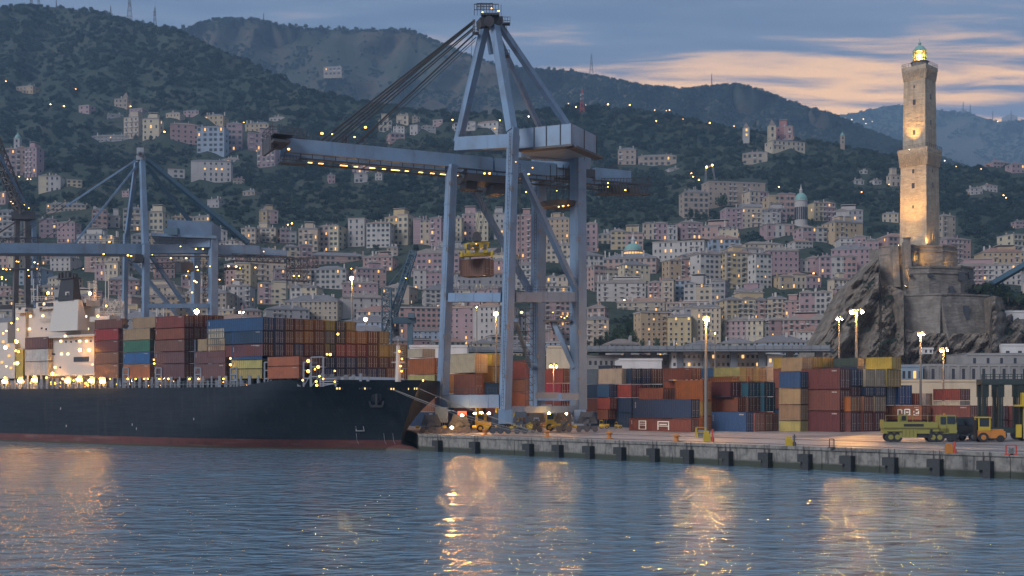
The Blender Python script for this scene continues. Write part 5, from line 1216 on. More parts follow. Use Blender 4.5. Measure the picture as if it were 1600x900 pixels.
# deck edge: lashing posts, hatch coamings, rails, lights
mb = MB(); mr = MB(); ml = MB(); ml2 = MB(); mc = MB(); a = 17
while a < 100:
    z1 = DZ+1.62
    mb.beam(V3(a, -HN+.35, DZ-.05), V3(a, -HN+.35, z1), .42 if rnd.random() < .6 else .25)
    if rnd.random() < .5: mb.beam(V3(a+.5, -HN+1.4, DZ-.05), V3(a+.5, -HN+1.4, z1), .3)
    if rnd.random() < .55: (ml if rnd.random() < .8 else ml2).ball(V3(a+.6, -HN+rnd.uniform(.2, 1.5), DZ+rnd.uniform(.9, 1.5)), rnd.uniform(.07, .12), n=6, k=4)
    if rnd.random() < .4: ml.ball(V3(a+rnd.uniform(0, 1), -HN+rnd.uniform(1.2, 2.4), DZ+rnd.uniform(.2, .9)), .07, n=6, k=4)
    if rnd.random() < .5: mc.beam(V3(a, -HN+2.2, DZ+.4), V3(a+1.2, -HN+2.2, DZ+.4), .5, rnd.uniform(.5, 1.1))
    a += rnd.uniform(1.2, 1.9)
part('lashing_post', mb, M['grey_steel'], ship, kind='stuff')
railing(mr, V3(19, -HN+.1, DZ), V3(100, -HN+.1, DZ), .85, 90, .04); railing(mr, V3(19, -HN+.1, DZ+.25), V3(100, -HN+.1, DZ+.25), .3, 2, .03); part('deck_railing', mr, M['grey_steel'], ship)
part('deck_light', ml, M['bulb_small'], ship, kind='stuff'); part('deck_light', ml2, M['bulb_white'], ship, kind='stuff')
mc.hexa([V3(100, -HN+2.6, DZ), V3(22, -HN+2.6, DZ), V3(22, HF-2, DZ), V3(100, HF-2, DZ), V3(100, -HN+2.6, DZ+1.45), V3(22, -HN+2.6, DZ+1.45), V3(22, HF-2, DZ+1.45), V3(100, HF-2, DZ+1.45)])
part('hatch_coaming', mc, M['grey_steel'], ship)
# lashing bridges between the bays
def bridge(px, y0=556, y1=606, w=1.3, deep=True):
    a = near_a(px); Y = V3(a, -HN, 0).y; mb = MB()
    for s_ in (0, w): mb.beam(V3(a-s_, -HN+.3, DZ-.05), V3(a-s_, -HN+.3, zat(y0, Y)), .22)
    for i in range(3): z = DZ+(zat(y0, Y)-DZ)*(i+1)/3; mb.beam(V3(a, -HN+.3, z), V3(a-w, -HN+.3, z), .16); mb.beam(V3(a-w/2, -HN+.3, z), V3(a-w/2, HF-3 if deep else -HN+2, z), .6, .12)
    mb.beam(V3(a, -HN+.3, DZ), V3(a-w, -HN+.3, zat((y0+y1)/2, Y)), .12)
    part('lashing_bridge', mb, M['grey_steel'], ship)
for x in (190, 241, 302, 358, 411, 472): bridge(x, 566 if x > 400 else 575, deep=x < 400)
bridge(484, 558, w=2.2, deep=False); bridge(498, 592, w=2.8, deep=False)
# forecastle gear
mb = MB(); z = 9.75
mb.hexa([V3(14, -8.5, z-.3), V3(2, -5, z-.3), V3(2, 5, z-.3), V3(14, 8.5, z-.3), V3(14, -8.5, z+.55), V3(4, -5, z+.5), V3(4, 5, z+.5), V3(14, 8.5, z+.55)]); mb.beam(V3(15.5, -7.5, 9.0), V3(15.5, -7.5, 11.0), 1.2, 1)
for i in range(14): aa = 1+i*1.1; mb.beam(V3(aa, -5.5-aa*.22, z-.2), V3(aa, -5.5-aa*.22, z+rnd.uniform(.4, .9)), rnd.uniform(.3, .6))
part('breakwater', mb, M['grey_steel'], ship)
a_f = near_a(622, -3)
mb = MB(); p = P(622, 597, V3(a_f, -3, 0).y); mb.cyl((p.x, p.y, 9.5), (p.x, p.y, zat(540, p.y)), .42, .25, n=10); mb.beam((p.x-.9, p.y, zat(566, p.y)), (p.x+.9, p.y, zat(566, p.y)), .3, .15); mb.beam((p.x-.6, p.y, zat(551, p.y)), (p.x+.6, p.y, zat(551, p.y)), .12); mb.cyl((p.x, p.y, zat(540, p.y)), (p.x, p.y, zat(530, p.y)), .05)
for i in range(16): mb.beam((p.x+.5, p.y-.3, 10+i*.28), (p.x+.8, p.y-.3, 10+i*.28), .04)
part('foremast', mb, M['white_paint'], ship)
for (x, y) in ((626, 572), (628, 561), (627.5, 580), (624, 549)): 
    mb = MB(); mb.ball(P(x, y, p.y-.6), .12, n=6, k=4); part('mast_light', mb, M['bulb_small'], ship)
for px, py, r, b in ((481.5, 564, .2, 'bulb_small'), (481.5, 580, .2, 'bulb_small'), (473, 594, .12, 'bulb_small'), (492, 577, .1, 'bulb_small'), (497, 573.5, .2, 'bulb_small'), (495, 602, .16, 'bulb_small'), (494, 596, .14, 'bulb_small'), (499, 588, .12, 'bulb_small'), (505, 592, .1, 'bulb_small'), (523, 579.5, .1, 'bulb_small'), (528, 522, .14, 'bulb_small'), (516, 554, .16, 'bulb_small'), (523, 596.5, .1, 'bulb_small'), (511, 553.5, .12, 'bulb_small'), (241, 568, .13, 'bulb_small'), (240.5, 562, .1, 'bulb_small'), (360, 570, .16, 'bulb_small'), (360, 560, .13, 'bulb_small'), (307.5, 487, .36, 'bulb_flood'), (661, 594.5, .1, 'bulb_small')):
    Y = V3(near_a(px), -HN, 0).y-.6 if px < 470 else 149
    if px == 307.5: Y = 178
    mb = MB(); mb.ball(P(px, py, Y), r, n=14, k=8); part('deck_floodlight', mb, M[b], ship)
mb = MB(); p = P(307.5, 487, 178); mb.cyl((p.x, p.y, DZ), (p.x, p.y, p.z-.5), .12, n=6); part('light_mast', mb, M['grey_steel'], ship)
# superstructure and funnel
def sb(name, x0, x1, y0, y1, t0, t1, m='white_paint', taper=None, ref=-HN, mbx=None):
    """block on the ship: photo columns on the near plane at offset t0, running in to t1"""
    a0, a1 = near_a(x1, t0), near_a(x0, t0); Yr = V3((a0+a1)/2, t0, 0).y; z0, z1 = zat(y1, Yr), zat(y0, Yr)
    b = mbx or MB(); tp = taper or 0
    w = (a1-a0)*tp
    b.hexa([V3(a1, t0, z0), V3(a0, t0, z0), V3(a0, t1, z0), V3(a1, t1, z0), V3(a1-w, t0+abs(w), z1), V3(a0+w, t0+abs(w), z1), V3(a0+w, t1-abs(w), z1), V3(a1-w, t1-abs(w), z1)])
    if mbx is None: part(name, b, M[m], ship)
    return a0, a1, z0, z1
a0, a1, z0, z1 = sb('deckhouse', 75, 147, 526, 592, -HN+1.2, 4)
sb('deckhouse', 39, 126, 480, 527, -HN+4.5, -HN+7.3); sb('bridge_deck', 56, 134, 470, 481, -HN+3.8, -HN+6.6); sb('deckhouse', 24, 40, 488, 592, -HN+4.0, 0)
sb('bridge_wing', 24, 40, 481, 489, -HN+3.2, -HN+8); sb('bridge_wing', 140, 171, 494, 502, -HN+3.4, -HN+5.2); sb('deckhouse', 148, 156, 482, 515, -HN+5, -HN+6.4)
sb('deck_edge', 38, 149, 524.5, 527.5, -HN+.4, -HN+3); sb('deck_edge', 75, 148, 584.5, 587, -HN+.3, -HN+2)
sb('funnel_casing', 76, 121, 469, 517, -HN+1.5, -HN+3.6, taper=.09); sb('funnel', 90, 114, 436, 469.5, -HN+2.0, -HN+3.6, 'funnel', taper=.08)
sb('funnel_rim', 88, 113, 434, 436, -HN+2.1, -HN+3.8, 'funnel')
mb = MB()
for x, y, r in ((93, 427, .35), (97, 426, .3), (104, 425, .5), (109, 426, .55), (115, 427, .35), (119, 428, .3)): Y = V3(near_a(x, -6), -6, 0).y; mb.cyl(P(x, 436, Y), P(x, y, Y), r, n=8)
part('exhaust_pipe', mb, M['funnel'], ship)
def fb_(x0, x1, y0, y1, t0, mbx, th=.06):
    a0, a1 = near_a(x1, t0), near_a(x0, t0); Yr = V3((a0+a1)/2, t0, 0).y; z0, z1 = zat(y1, Yr), zat(y0, Yr)
    mbx.hexa([V3(a1, t0-th, z0), V3(a0, t0-th, z0), V3(a0, t0+th, z0), V3(a1, t0+th, z0), V3(a1, t0-th, z1), V3(a0, t0-th, z1), V3(a0, t0+th, z1), V3(a1, t0+th, z1)])
mb = MB()
for x0, x1 in ((60, 66.5), (68, 73), (74, 83), (127, 131.5), (133, 134)): fb_(x0, x1, 473, 478.5, -HN+3.75, mb)
for x, y in ((31, 482), (64, 482), (114.5, 594), (41, 485)): fb_(x-1.8, x+1.8, y-1.6, y+1.6, -HN+3.15, mb)
for x, y, t0 in ((65, 513, 4.45), (72, 514, 4.45), (103, 534, 1.15), (111, 534, 1.15), (119, 533, 1.15), (94, 574, 1.15), (83, 553, 1.15), (85, 553.5, 1.15), (142, 533, 1.15), (75.5, 574, 1.15)): fb_(x-1, x+1, y-1.2, y+1.4, -HN+t0, mb)
fb_(115.5, 138.5, 557.5, 565, -HN+1.15, mb)
part('window', mb, M['win_dark'], ship, kind='stuff')
mb = MB()
for x, y, t0 in ((47.5, 494, 4.45), (67, 493.5, 4.45), (134, 494.5, 4.45), (46, 514, 4.45), (137, 514, 4.45), (95, 533, 1.15), (124.5, 533, 1.15), (135, 533, 1.15), (96, 553, 1.15), (106, 553, 1.15), (86, 574, 1.15), (69, 475, 3.7), (102, 525, .3)): fb_(x-1.3, x+1.3, y-1.5, y+1.5, -HN+t0, mb)
part('lit_window', mb, glow('ship_window_glow', (1, .62, .22), 3.0, sample=False), ship, kind='stuff')
mb = MB(); fb_(103, 109, 456, 468, -HN+2.2, mb, .12); mw = MB(); fb_(104.3, 107.7, 457.2, 462, -HN+2.1, mw, .06); fb_(104.3, 107.7, 463, 467.4, -HN+2.1, mw, .06)
part('funnel_emblem', mb, M['white_paint'], ship); part('funnel_emblem', mw, M['funnel'], ship)
mb = MB()
def vp(px, py, t_=-HN+4): Y = V3(near_a(px, t_), t_, 0).y; return P(px, py, Y)
for x0, x1, y in ((49, 84, 470), (127, 158, 470), (24, 40, 481), (77, 125, 518), (75, 147, 584), (62, 80, 503), (150, 187, 494), (100, 147, 545)): railing(mb, vp(x0, y), vp(x1, y), .75, 12, .045)
for x, y0, y1 in ((52.5, 470, 436), (139.5, 470, 440), (58.5, 470, 445), (147, 470, 438), (150, 470, 438), (165, 470, 425), (169.5, 470, 420)): mb.beam(vp(x, y0), vp(x, y1), .12)
for y in range(440, 470, 4): mb.beam(vp(146.5, y), vp(150.5, y+3), .06)
mb.beam(vp(48, 452), vp(57, 452), .12)
part('railing', mb, M['white_paint'], ship, kind='stuff')
lattice_ = MB(); lattice(lattice_, vp(178, 470, -4), vp(178, 530, -4), 3, 1, 6, .1); lattice(lattice_, vp(171, 495, -6), vp(187, 472, -6), 1.2, 1, 4, .07); part('signal_mast', lattice_, M['white_paint'], ship)
for x, y, r, b in ((75, 458, .26, 'bulb_shipflood'), (140.5, 458.5, .3, 'bulb_shipflood'), (125, 547, .3, 'bulb_shipflood'), (139, 547, .3, 'bulb_shipflood'), (82, 584, .3, 'bulb_shipflood'), (8.5, 543, .34, 'bulb_shipflood'), (26, 534, .3, 'bulb_shipflood'), (24.5, 532, .2, 'bulb_ship'), (27, 567.5, .3, 'bulb_shipflood'), (23.5, 568, .25, 'bulb_ship'), (29, 549.5, .2, 'bulb_ship'), (24.5, 548, .18, 'bulb_ship'), (153, 494, .22, 'bulb_ship'), (8, 590, .2, 'bulb_ship'), (10, 572.5, .16, 'bulb_ship'), (53, 588.5, .16, 'bulb_ship'), (72.5, 590, .16, 'bulb_ship'), (134, 599, .2, 'bulb_ship'), (137, 602, .14, 'bulb_ship'), (166, 478, .16, 'bulb_ship'), (28, 515, .14, 'bulb_ship'), (27, 498, .16, 'bulb_ship'), (144.5, 569.5, .12, 'bulb_ship'), (98, 592, .16, 'bulb_ship'), (115, 594.5, .14, 'bulb_ship'), (86, 599, .14, 'bulb_ship'), (156, 592, .18, 'bulb_ship'), (199.5, 592, .14, 'bulb_ship'), (225, 592, .12, 'bulb_ship'), (231, 592, .12, 'bulb_ship'), (172, 592, .1, 'bulb_ship'), (212, 592, .12, 'bulb_ship'), (263, 592, .14, 'bulb_ship'), (249, 592, .12, 'bulb_ship'), (296, 592, .14, 'bulb_ship'), (310, 592, .14, 'bulb_ship'), (349, 592, .12, 'bulb_ship'), (10, 517, .16, 'bulb_ship'), (5, 521, .14, 'bulb_ship'), (18, 505, .14, 'bulb_ship')):
    mb = MB(); mb.ball(vp(x, y, -HN-.1 if y > 530 else -HN+2.6), r*.8, n=8, k=5); part('floodlight', mb, M[b], ship)
for x, y in ((6, 596), (30, 595), (52, 594), (104, 595), (122, 593), (141, 595), (158, 596), (-14, 595)):  # lamps added at the deck edge to throw streaks on the water
    p = vp(x, y, -HN-.25); mb = MB(); mb.ball(p, .24, n=10, k=6); o = part('added_overside_lamp', mb, M['bulb_added_over'], ship)
    mb = MB(); q = V3(0, 0, 0); n_ = Vector((ET.x, ET.y, 0)); mb.beam(p+n_*.3+Vector((0,0,.15)), p+n_*.42+Vector((0,0,.15)), 1.3, 1.1); mb.beam(p+n_*.45, p+n_*.45-Vector((0,0,p.z-DZ)), .1); part('added_light_shield', mb, M['grey_steel'], ship)  # plate added to keep that lamp's light off the deckhouse
# deck structure behind the stern house at the left edge
sb('aft_deckhouse', -60, 23, 538, 592, -HN+3, 10); sb('aft_deckhouse', -60, 12, 506, 538, -HN+5, 8, 'white_paint'); sb('crane_pedestal', 25, 36, 545, 592, -HN+2, 0, 'lime')
mb = MB()
for x, y in ((5, 534), (12, 540), (3, 566), (14, 556), (17, 575)): fb_(x-1.5, x+1.5, y-2, y+2, -HN+2.9, mb)
part('lit_window', mb, M['win_lit'], ship, kind='stuff')
# mooring lines
for (x0, y0), (px, py), sag in (((617, 609), (842, 681), 1.0), ((620, 610), (836, 683), .8), ((612, 608), (826, 680), 1.2), ((664, 607), (846, 678), .6), ((667, 607.5), (850, 682), .5)):
    z = zat(y0, 156); a = a_for_px(x0, z); p, d, o_ = side_pt(a, z, .1)
    c = quay_pt(px); q = Vector((c.x, c.y, 0))-Vector((NOR.x, NOR.y, 0))*1.0; q.z = GZ+.3
    cable(p, q, .028, sag*.5, root=ship, name='mooring_line', m='rope')
# ------------------------------------------------------------------ containers
CC = {'maroon': (0.17,0.055,0.05), 'brown': (0.19,0.085,0.065), 'red brown': (0.26,0.075,0.05), 'purple brown': (0.17,0.085,0.085), 'orange red': (0.40,0.115,0.06), 'orange': (0.46,0.17,0.04), 'orange brown': (0.33,0.13,0.07),
      'tan': (0.40,0.28,0.16), 'beige': (0.50,0.40,0.28), 'cream': (0.56,0.50,0.38), 'white': (0.62,0.60,0.56), 'yellow': (0.55,0.37,0.06), 'mustard': (0.42,0.29,0.08), 'pale yellow': (0.50,0.42,0.16), 'olive': (0.30,0.24,0.11),
      'green': (0.05,0.17,0.11), 'dark green': (0.07,0.10,0.08), 'blue': (0.035,0.10,0.22), 'navy': (0.03,0.06,0.12), 'bright blue': (0.03,0.13,0.32), 'teal blue': (0.04,0.14,0.20), 'grey blue': (0.15,0.19,0.24), 'grey': (0.25,0.24,0.23),
      'red': (0.40,0.06,0.055), 'crimson': (0.30,0.04,0.055), 'pink red': (0.46,0.10,0.12), 'pinkish': (0.42,0.20,0.16), 'dark': (0.05,0.05,0.06)}
CC = {k_: tuple(x*.60 for x in c) for k_, c in CC.items()}
for k_, c in CC.items(): M['cn_'+k_] = mat('container_paint_'+k_.replace(' ', '_'), c, .5, var=.7, scale=.7, dark=tuple(x*.62+.008 for x in c), streak=.55, rnd_obj=.28, bump=.12, bscale=2.0, coord='Pos', spec=.3)
M['cn_bar'] = mat('container_lock_steel', (0.42, 0.40, 0.37), .45, .4, var=.4, scale=4, coord='Pos')
M['cn_under'] = M['crane_dark']
def corr(mb, x0, x1, y, yi, z0, z1, n, m=0):
    vs = []; pitch = (x1-x0)/n
    for i in range(n):
        b = x0+pitch*i
        for fx, yy in ((0, y), (.32, y), (.5, yi), (.82, yi)): vs.append((b+pitch*fx, yy))
    vs.append((x1, y)); k = len(vs)
    mb.add([(x, yy, z0) for x, yy in vs]+[(x, yy, z1) for x, yy in vs], [(i, i+1, k+i+1, k+i) for i in range(k-1)], m)
def body_mesh(n):
    mb = MB(); e = .012; d = .012
    corr(mb, .015, .985, d, d+.018, .05, .955, n)
    mb.add([(.015,.985,.05),(.985,.985,.05),(.985,.985,.955),(.015,.985,.955)], [(1,0,3,2)])
    mb.add([(.004,.02,.04),(.004,.98,.04),(.004,.98,.96),(.004,.02,.96)], [(1,0,3,2)])
    mb.add([(.006,.01,.972),(.994,.01,.972),(.994,.99,.972),(.006,.99,.972)], [(0,1,2,3)])
    mb.add([(.006,.01,.03),(.994,.01,.03),(.994,.99,.03),(.006,.99,.03)], [(3,2,1,0)])
    for x0, x1 in ((0, .017), (.983, 1)):
        for y0, y1 in ((0, .055), (.945, 1)): mb.box(x0, x1, y0, y1, 0, 1)
    for y0, y1 in ((0.002, .03), (.97, .998)): mb.box(.0172, .9828, y0, y1, .002, .05); mb.box(.0172, .9828, y0, y1, .955, .985)
    for x0, x1 in ((.002, .015), (.985, .998)): mb.box(x0, x1, .0552, .9448, .002, .05); mb.box(x0, x1, .0552, .9448, .945, .985)
    return mb.mesh('container_body')
def door_mesh(side):
    mb = MB(); y0, y1 = (.057, .497) if side == 0 else (.503, .943)
    mb.box(.986, .9935, y0, y1, .055, .94)
    for z in (.2, .38, .56, .74): mb.box(.9935, .9955, y0+.02, y1-.02, z-.012, z+.012)
    return mb.mesh('door')
def bar_mesh(side):
    mb = MB(); y0 = .057 if side == 0 else .503
    for f in (.13, .31):
        y = y0+f; mb.box(.9956, .9985, y-.012, y+.012, .06, .935)
        for z in (.1, .28, .86): mb.box(.9956, 1.0, y-.03, y+.03, z-.012, z+.012)
        mb.box(.9956, 1.001, y-.02, y+.09, .40, .425)
    return mb.mesh('locking_bar')
BODY = {n: body_mesh(n) for n in (14, 26)}; DOOR = [door_mesh(0), door_mesh(1)]; BAR = [bar_mesh(0), bar_mesh(1)]
for me in list(BODY.values())+DOOR: me.materials.append(M['cn_brown'])
for me in BAR: me.materials.append(M['cn_bar'])
def code_mesh(v):
    mb = MB()
    if v != 1:
        for i in range(5): mb.box(.035, .05, .003, .012, .52+i*.065, .52+i*.065+.045)
    if v != 0:
        for i in range(7): mb.box(.80+i*.018, .80+i*.018+.012, .003, .012, .84, .9)
    if v == 2:
        for i in range(4): mb.box(.30+i*.1, .30+i*.1+.06, .003, .012, .45, .62)
    me = mb.mesh('code_plate'); me.materials.append(M['cn_code']); return me
M['cn_code'] = mat('faded_white_lettering', (0.40, 0.38, 0.35), .6, var=.8, scale=3, dark=(.2, .18, .16), coord='Pos')
CODE = [code_mesh(0), code_mesh(0), code_mesh(1), code_mesh(3)]
protoc = {}
CONT = []
def slot(o, m): o.material_slots[0].link = 'OBJECT'; o.material_slots[0].material = m
def container(corner, theta, L, Wd, z0, z1, colour, group, desc, doors=True, dcol=None):
    n = 26 if L > 9 else 14
    u = Vector((math.cos(theta), -math.sin(theta), 0))
    if (n,) not in protoc:
        o = bpy.data.objects.new('container', BODY[n]); ch = []
        for i in (0, 1):
            d = bpy.data.objects.new('door', DOOR[i]); d.parent = o; b = bpy.data.objects.new('locking_bar', BAR[i]); b.parent = d; ch.append((d, b))
        protoc[(n,)] = (o, ch)
    po, pch = protoc[(n,)]
    o = po.copy(); COL.objects.link(o); slot(o, M['cn_'+colour])
    o.location = (corner.x-u.x*L, corner.y-u.y*L, z0); o.rotation_euler = (0, 0, -theta); o.scale = (L, Wd, z1-z0-.03)
    if doors:
        for pd, pb in pch:
            d = pd.copy(); d.parent = o; COL.objects.link(d); slot(d, M['cn_'+(dcol or colour)]); b = pb.copy(); b.parent = d; COL.objects.link(b)
    if doors is not None and L > 5.6: q = bpy.data.objects.new('code_plate', rnd.choice(CODE)); q.parent = o; COL.objects.link(q)
    tag(o, None, 'shipping container', group)
    CONT.append((o, colour, desc)); return o
def cfit(pxl, pxc, pxr, yt, yb, Y, th, **kw):
    """container whose near right corner stands at photo column pxc and depth Y"""
    kc = (pxc-800)/F; C = Vector((kc*Y, Y)); c, s = math.cos(th), math.sin(th)
    if pxl is None: L = 5.5
    else: kl = (pxl-800)/F; L = (C.x-kl*C.y)/(c+kl*s)
    if pxr is None: Wd = 2.9
    else: kr = (pxr-800)/F; Wd = (kr*C.y-C.x)/(s-kr*c)
    return C, L, Wd, zat(yb, Y), zat(yt, Y)
# ---- on the ship
def ship_c(pxl, pxc, pxr, yt, yb, col, desc, inset=.35, doors=True):
    a = near_a(pxc, -HN+inset); p = V3(a, -HN+inset, 0)
    C, L, Wd, z0, z1 = cfit(pxl, pxc, pxr, yt, yb, p.y, TS)
    container(C, TS, L, min(max(Wd, 2.4), 3.2) if pxr is None else Wd, z0, z1, col, 'containers stacked on the ship deck', desc, doors)
G_ = ship_c
for i, (yt, yb, col) in enumerate(((497, 512, 'brown'), (512.5, 530.5, 'crimson'), (531, 549, 'maroon'), (549.5, 567.5, 'brown'), (568, 591, 'brown'))):
    G_(147.5 if i else 148, 185 if i else 191, 192 if i else 199.5, yt, yb, col, ('in the ship bay next to the white deckhouse', i))
cB = ('in the second ship bay from the deckhouse', 0)
for i, (x0, x1, x2, yt, yb, col) in enumerate(((207, 243, 246, 494, 511.5, 'tan'), (193, 234, 241, 512, 530, 'tan'), (193, 234, 241, 530.5, 549, 'green'), (193, 234, 241, 549.5, 568, 'bright blue'), (193, 234, 241, 568.5, 591, 'orange red'))):
    G_(x0, x1, x2, yt, yb, col, ('in the second ship bay from the deckhouse', i))
for i, (yt, yb, col) in enumerate(((492, 511, 'red brown'), (511.5, 529, 'red brown'), (529.5, 548, 'brown'), (548.5, 567, 'purple brown'), (567.5, 591, 'purple brown'))):
    G_(242.5, 288, 303, yt, yb, col, ('in the third ship bay, under the star lamp', i))
def ship_row(a0px, cols, yt, yb, bay, row, aoff=0.0, inset=.35):
    """end doors of one tier: stepping across the ship from the near side"""
    a = near_a(a0px, -HN+inset); C0 = V3(a, -HN+inset, 0)
    for j, (x0, x1, col) in enumerate(cols):
        if col is None: continue
        ws = []
        for x in (x0, x1):
            k_ = (x-800)/F; ws.append((k_*C0.y-C0.x)/(ET.x-k_*ET.y))
        p = C0+Vector((ET.x, ET.y, 0))*ws[0]
        y_t = yt(x0) if callable(yt) else yt; y_b = yb(x0) if callable(yb) else yb
        container(Vector((p.x, p.y)), TS, 11.5 if x0 > 400 else 9.5, (ws[1]-ws[0])*.975, zat(y_b, p.y), zat(y_t, p.y), col, 'containers stacked on the ship deck', (bay, (row, j)))
ship_row(288, [(303.5, 318.5, 'red brown'), (319, 334, 'red brown'), (334.5, 350, 'orange brown')], 491.5, 511, 'beside the bright star lamp on the ship', 0)
ship_row(288, [(303.5, 313, 'orange brown'), (313.5, 324, 'red brown')], 511.5, 529, 'beside the bright star lamp on the ship', 1)
for i, (x0, x1, x2, yt, yb, col) in enumerate(((323.5, 350, 362, 512.5, 527.5, 'beige'), (309.5, 351, 361, 528, 547, 'tan'), (304.5, 352, 360, 547.5, 567, 'purple brown'), (304.5, 352, 360, 567.5, 591, 'purple brown'))):
    G_(x0, x1, x2, yt, yb, col, ('in the fourth ship bay, beside the blue pair', i))
G_(361.5, 381.5, None, 498.5, 511.5, 'purple brown', ('on the ship on top of the blue pair', 0), 3); G_(382, 409, None, 498.5, 511.5, 'grey blue', ('on the ship on top of the blue pair', 1), 3)
for i, (x0, x1, x2, yt, yb, col) in enumerate(((363, 409, None, 515.5, 536, 'blue'), (363, 409, None, 536.5, 561, 'blue'), (362, 409, None, 561.5, 575, 'pale yellow'), (362, 409, None, 575.5, 591, 'pale yellow'))):
    G_(x0, x1, x2, yt, yb, col, ('in the ship bay left of the big orange pair', i), doors=i > 9)
G_(418, 467, 474, 556, 571, 'orange red', ('of the big orange pair on the ship', 0), -.1); G_(418, 467, 474, 571.5, 591, 'orange red', ('of the big orange pair on the ship', 1), -.1)
BAY = 'in the wide wall of container doors at the front of the ship'
yl = lambda y0, y1: (lambda x: y0+(y1-y0)*(x-410)/(608-410))
ship_row(410.5, [(410.5,429.5,'blue'),(430,445,'blue'),(445.5,460,'brown'),(460.5,475,'red brown'),(475.5,491,'orange'),(491.5,508,'orange'),(508.5,524,'yellow'),(525,540.5,'navy'),(541,556.5,'mustard')], yl(494.5, 505), yl(515.5, 516), BAY, 0)
ship_row(410.5, [(410.5,428.5,'navy'),(429,445,'blue'),(445.5,460,'brown'),(460.5,475,'orange brown'),(475.5,491,'orange'),(491.5,508,'orange brown'),(508.5,524,'grey'),(525,540.5,'dark'),(541,556.5,'orange'),(557,573.5,'orange'),(574,592,'maroon'),(592.5,608,'olive')], yl(516, 516.5), yl(536, 536.5), BAY, 1)
ship_row(410.5, [(410.5,428.5,'maroon'),(429,445,'blue'),(445.5,460,'red brown'),(460.5,475,'blue'),(475.5,491,'red brown'),(491.5,508,'red brown'),(508.5,516,'yellow'),(516.5,524.5,'dark'),(525,540.5,'pink red'),(541,556.5,'pink red'),(557,573.5,'crimson'),(574,592,'maroon'),(592.5,608,'yellow'),(608.5,622.5,'olive'),(623,637,'olive')], yl(536.5, 537.5), yl(556, 557), BAY, 2)
ship_row(485, [(487,507.5,'brown'),(508,524.5,'navy'),(525,540.5,'navy'),(541,556.5,'blue'),(557,573.5,'navy'),(574,592,'maroon'),(592.5,608,'brown'),(608.5,622.5,'red brown'),(623,637,'brown')], 557.5, 574.5, BAY, 3, inset=2)
ship_row(485, [(487,507.5,'brown'),(508,524.5,'blue'),(525,540.5,'navy'),(541,556.5,'navy'),(557,573.5,'blue'),(574,589.5,'blue'),(590,603.5,'blue'),(604,620,'orange brown'),(620.5,637,'red brown')], 575, 592.5, BAY, 4, inset=2)
G_(39, 75, 90, 525.5, 544, 'purple brown', ('on the ship left of the funnel, before the deckhouse', 0), .3); G_(39, 75, None, 544.5, 563.5, 'white', ('on the ship left of the funnel, before the deckhouse', 1), .3); G_(39, 75, None, 564, 586, 'white', ('on the ship left of the funnel, before the deckhouse', 2), .3)
mb = MB()
for x in (44, 54, 65, 74): a = near_a(x, -HN+.6); mb.beam(V3(a, -HN+.6, DZ), V3(a, -HN+.6, zat(586.5, V3(a, -HN, 0).y)), .35)
part('container_support', mb, M['white_paint'], ship)
# supports that carry the container bays
mb = MB()
for x0, x1 in ((147.5, 191), (193, 240), (243, 302), (305, 360), (362, 409), (418, 473)):
    for i in range(4): a = near_a(x0+(x1-x0)*(i+.2)/3.6, -HN+.9); Y = V3(a, -HN, 0).y; mb.beam(V3(a, -HN+1.0, DZ), V3(a, -HN+1.0, zat(591.3, Y)), .5)
part('container_support', mb, M['grey_steel'], ship, kind='stuff')
# ---- in the yard
YT = R(47)
def yard(Y, items, stack, fill=False):
    for i, it in enumerate(items):
        x0, xc, x1, yt, yb, col = it[:6]
        C, L, Wd, z0, z1 = cfit(x0, xc, x1, yt, yb, Y, YT)
        if z0 < GZ+.5: z0 = GZ+.02
        container(C, YT, L, Wd, z0, z1, col, 'containers stacked in the yard', (stack, i))
        if fill and i == len(items)-1 or (len(it) > 6 and it[6] == 'f'):
            H = 3.0; n = max(0, round((z0-GZ)/H))
            for q in range(n):
                za = GZ+.02+(z0-GZ)*q/n; zb = GZ+(z0-GZ)*(q+1)/n
                container(C, YT, L, Wd, za, zb, rnd.choice(['maroon', 'navy', 'orange brown']), 'containers stacked in the yard', (stack, 20+q))
# right block
yard(171, [(1252, 1312, 1328.5, 574.5, 607.5, 'maroon'), (1252, 1312, 1328.5, 608, 641.5, 'maroon'), (1252, 1312, 1328.5, 642, 675.5, 'maroon')], 'in the tall dark maroon stack')
yard(173.5, [(1217.5, 1250.5, None, 580, 606, 'blue'), (1217, 1250.5, None, 606.5, 631.5, 'tan'), (1217, 1250.5, None, 632, 657, 'tan'), (1217, 1250.5, None, 657.5, 675, 'pale yellow')], 'in the tan stack left of the maroon stack')
yard(177, [(1220.5, 1253.5, None, 557.5, 579.5, 'tan', 'f')], 'on top behind the tan stack')
def yrow(Y, cols, yt, yb, stack, row, fill=False):
    for j, (x0, x1, col) in enumerate(cols): yard(Y+ (j*1.9 if Y < 1 else 0) + 1.75*j, [(None, x0, x1, yt, yb, col) + (('f',) if fill else ())], (stack, row, j))
yrow(184, [(1254, 1265, 'yellow'), (1265.5, 1269.5, 'mustard'), (1270, 1286, 'yellow'), (1286.5, 1302, 'yellow')], 557.5, 574, 'on top behind the maroon stack', 0, True)
yard(187, [(1303, 1340, 1351, 558.5, 572, 'dark green', 'f')], 'on top behind the maroon stack')
yard(180, [(1352.5, 1393, 1408, 557, 576, 'yellow')], 'on top of the beige doors'); 
yrow(174, [(1329, 1350.5, 'navy')], 575.5, 603.5, 'right of the maroon stack, upper tiers', 0)
yrow(176, [(1352.5, 1368, 'beige'), (1368.5, 1384.5, 'beige'), (1385.5, 1408, 'mustard')], 575.8, 604, 'right of the maroon stack, upper tiers', 1)
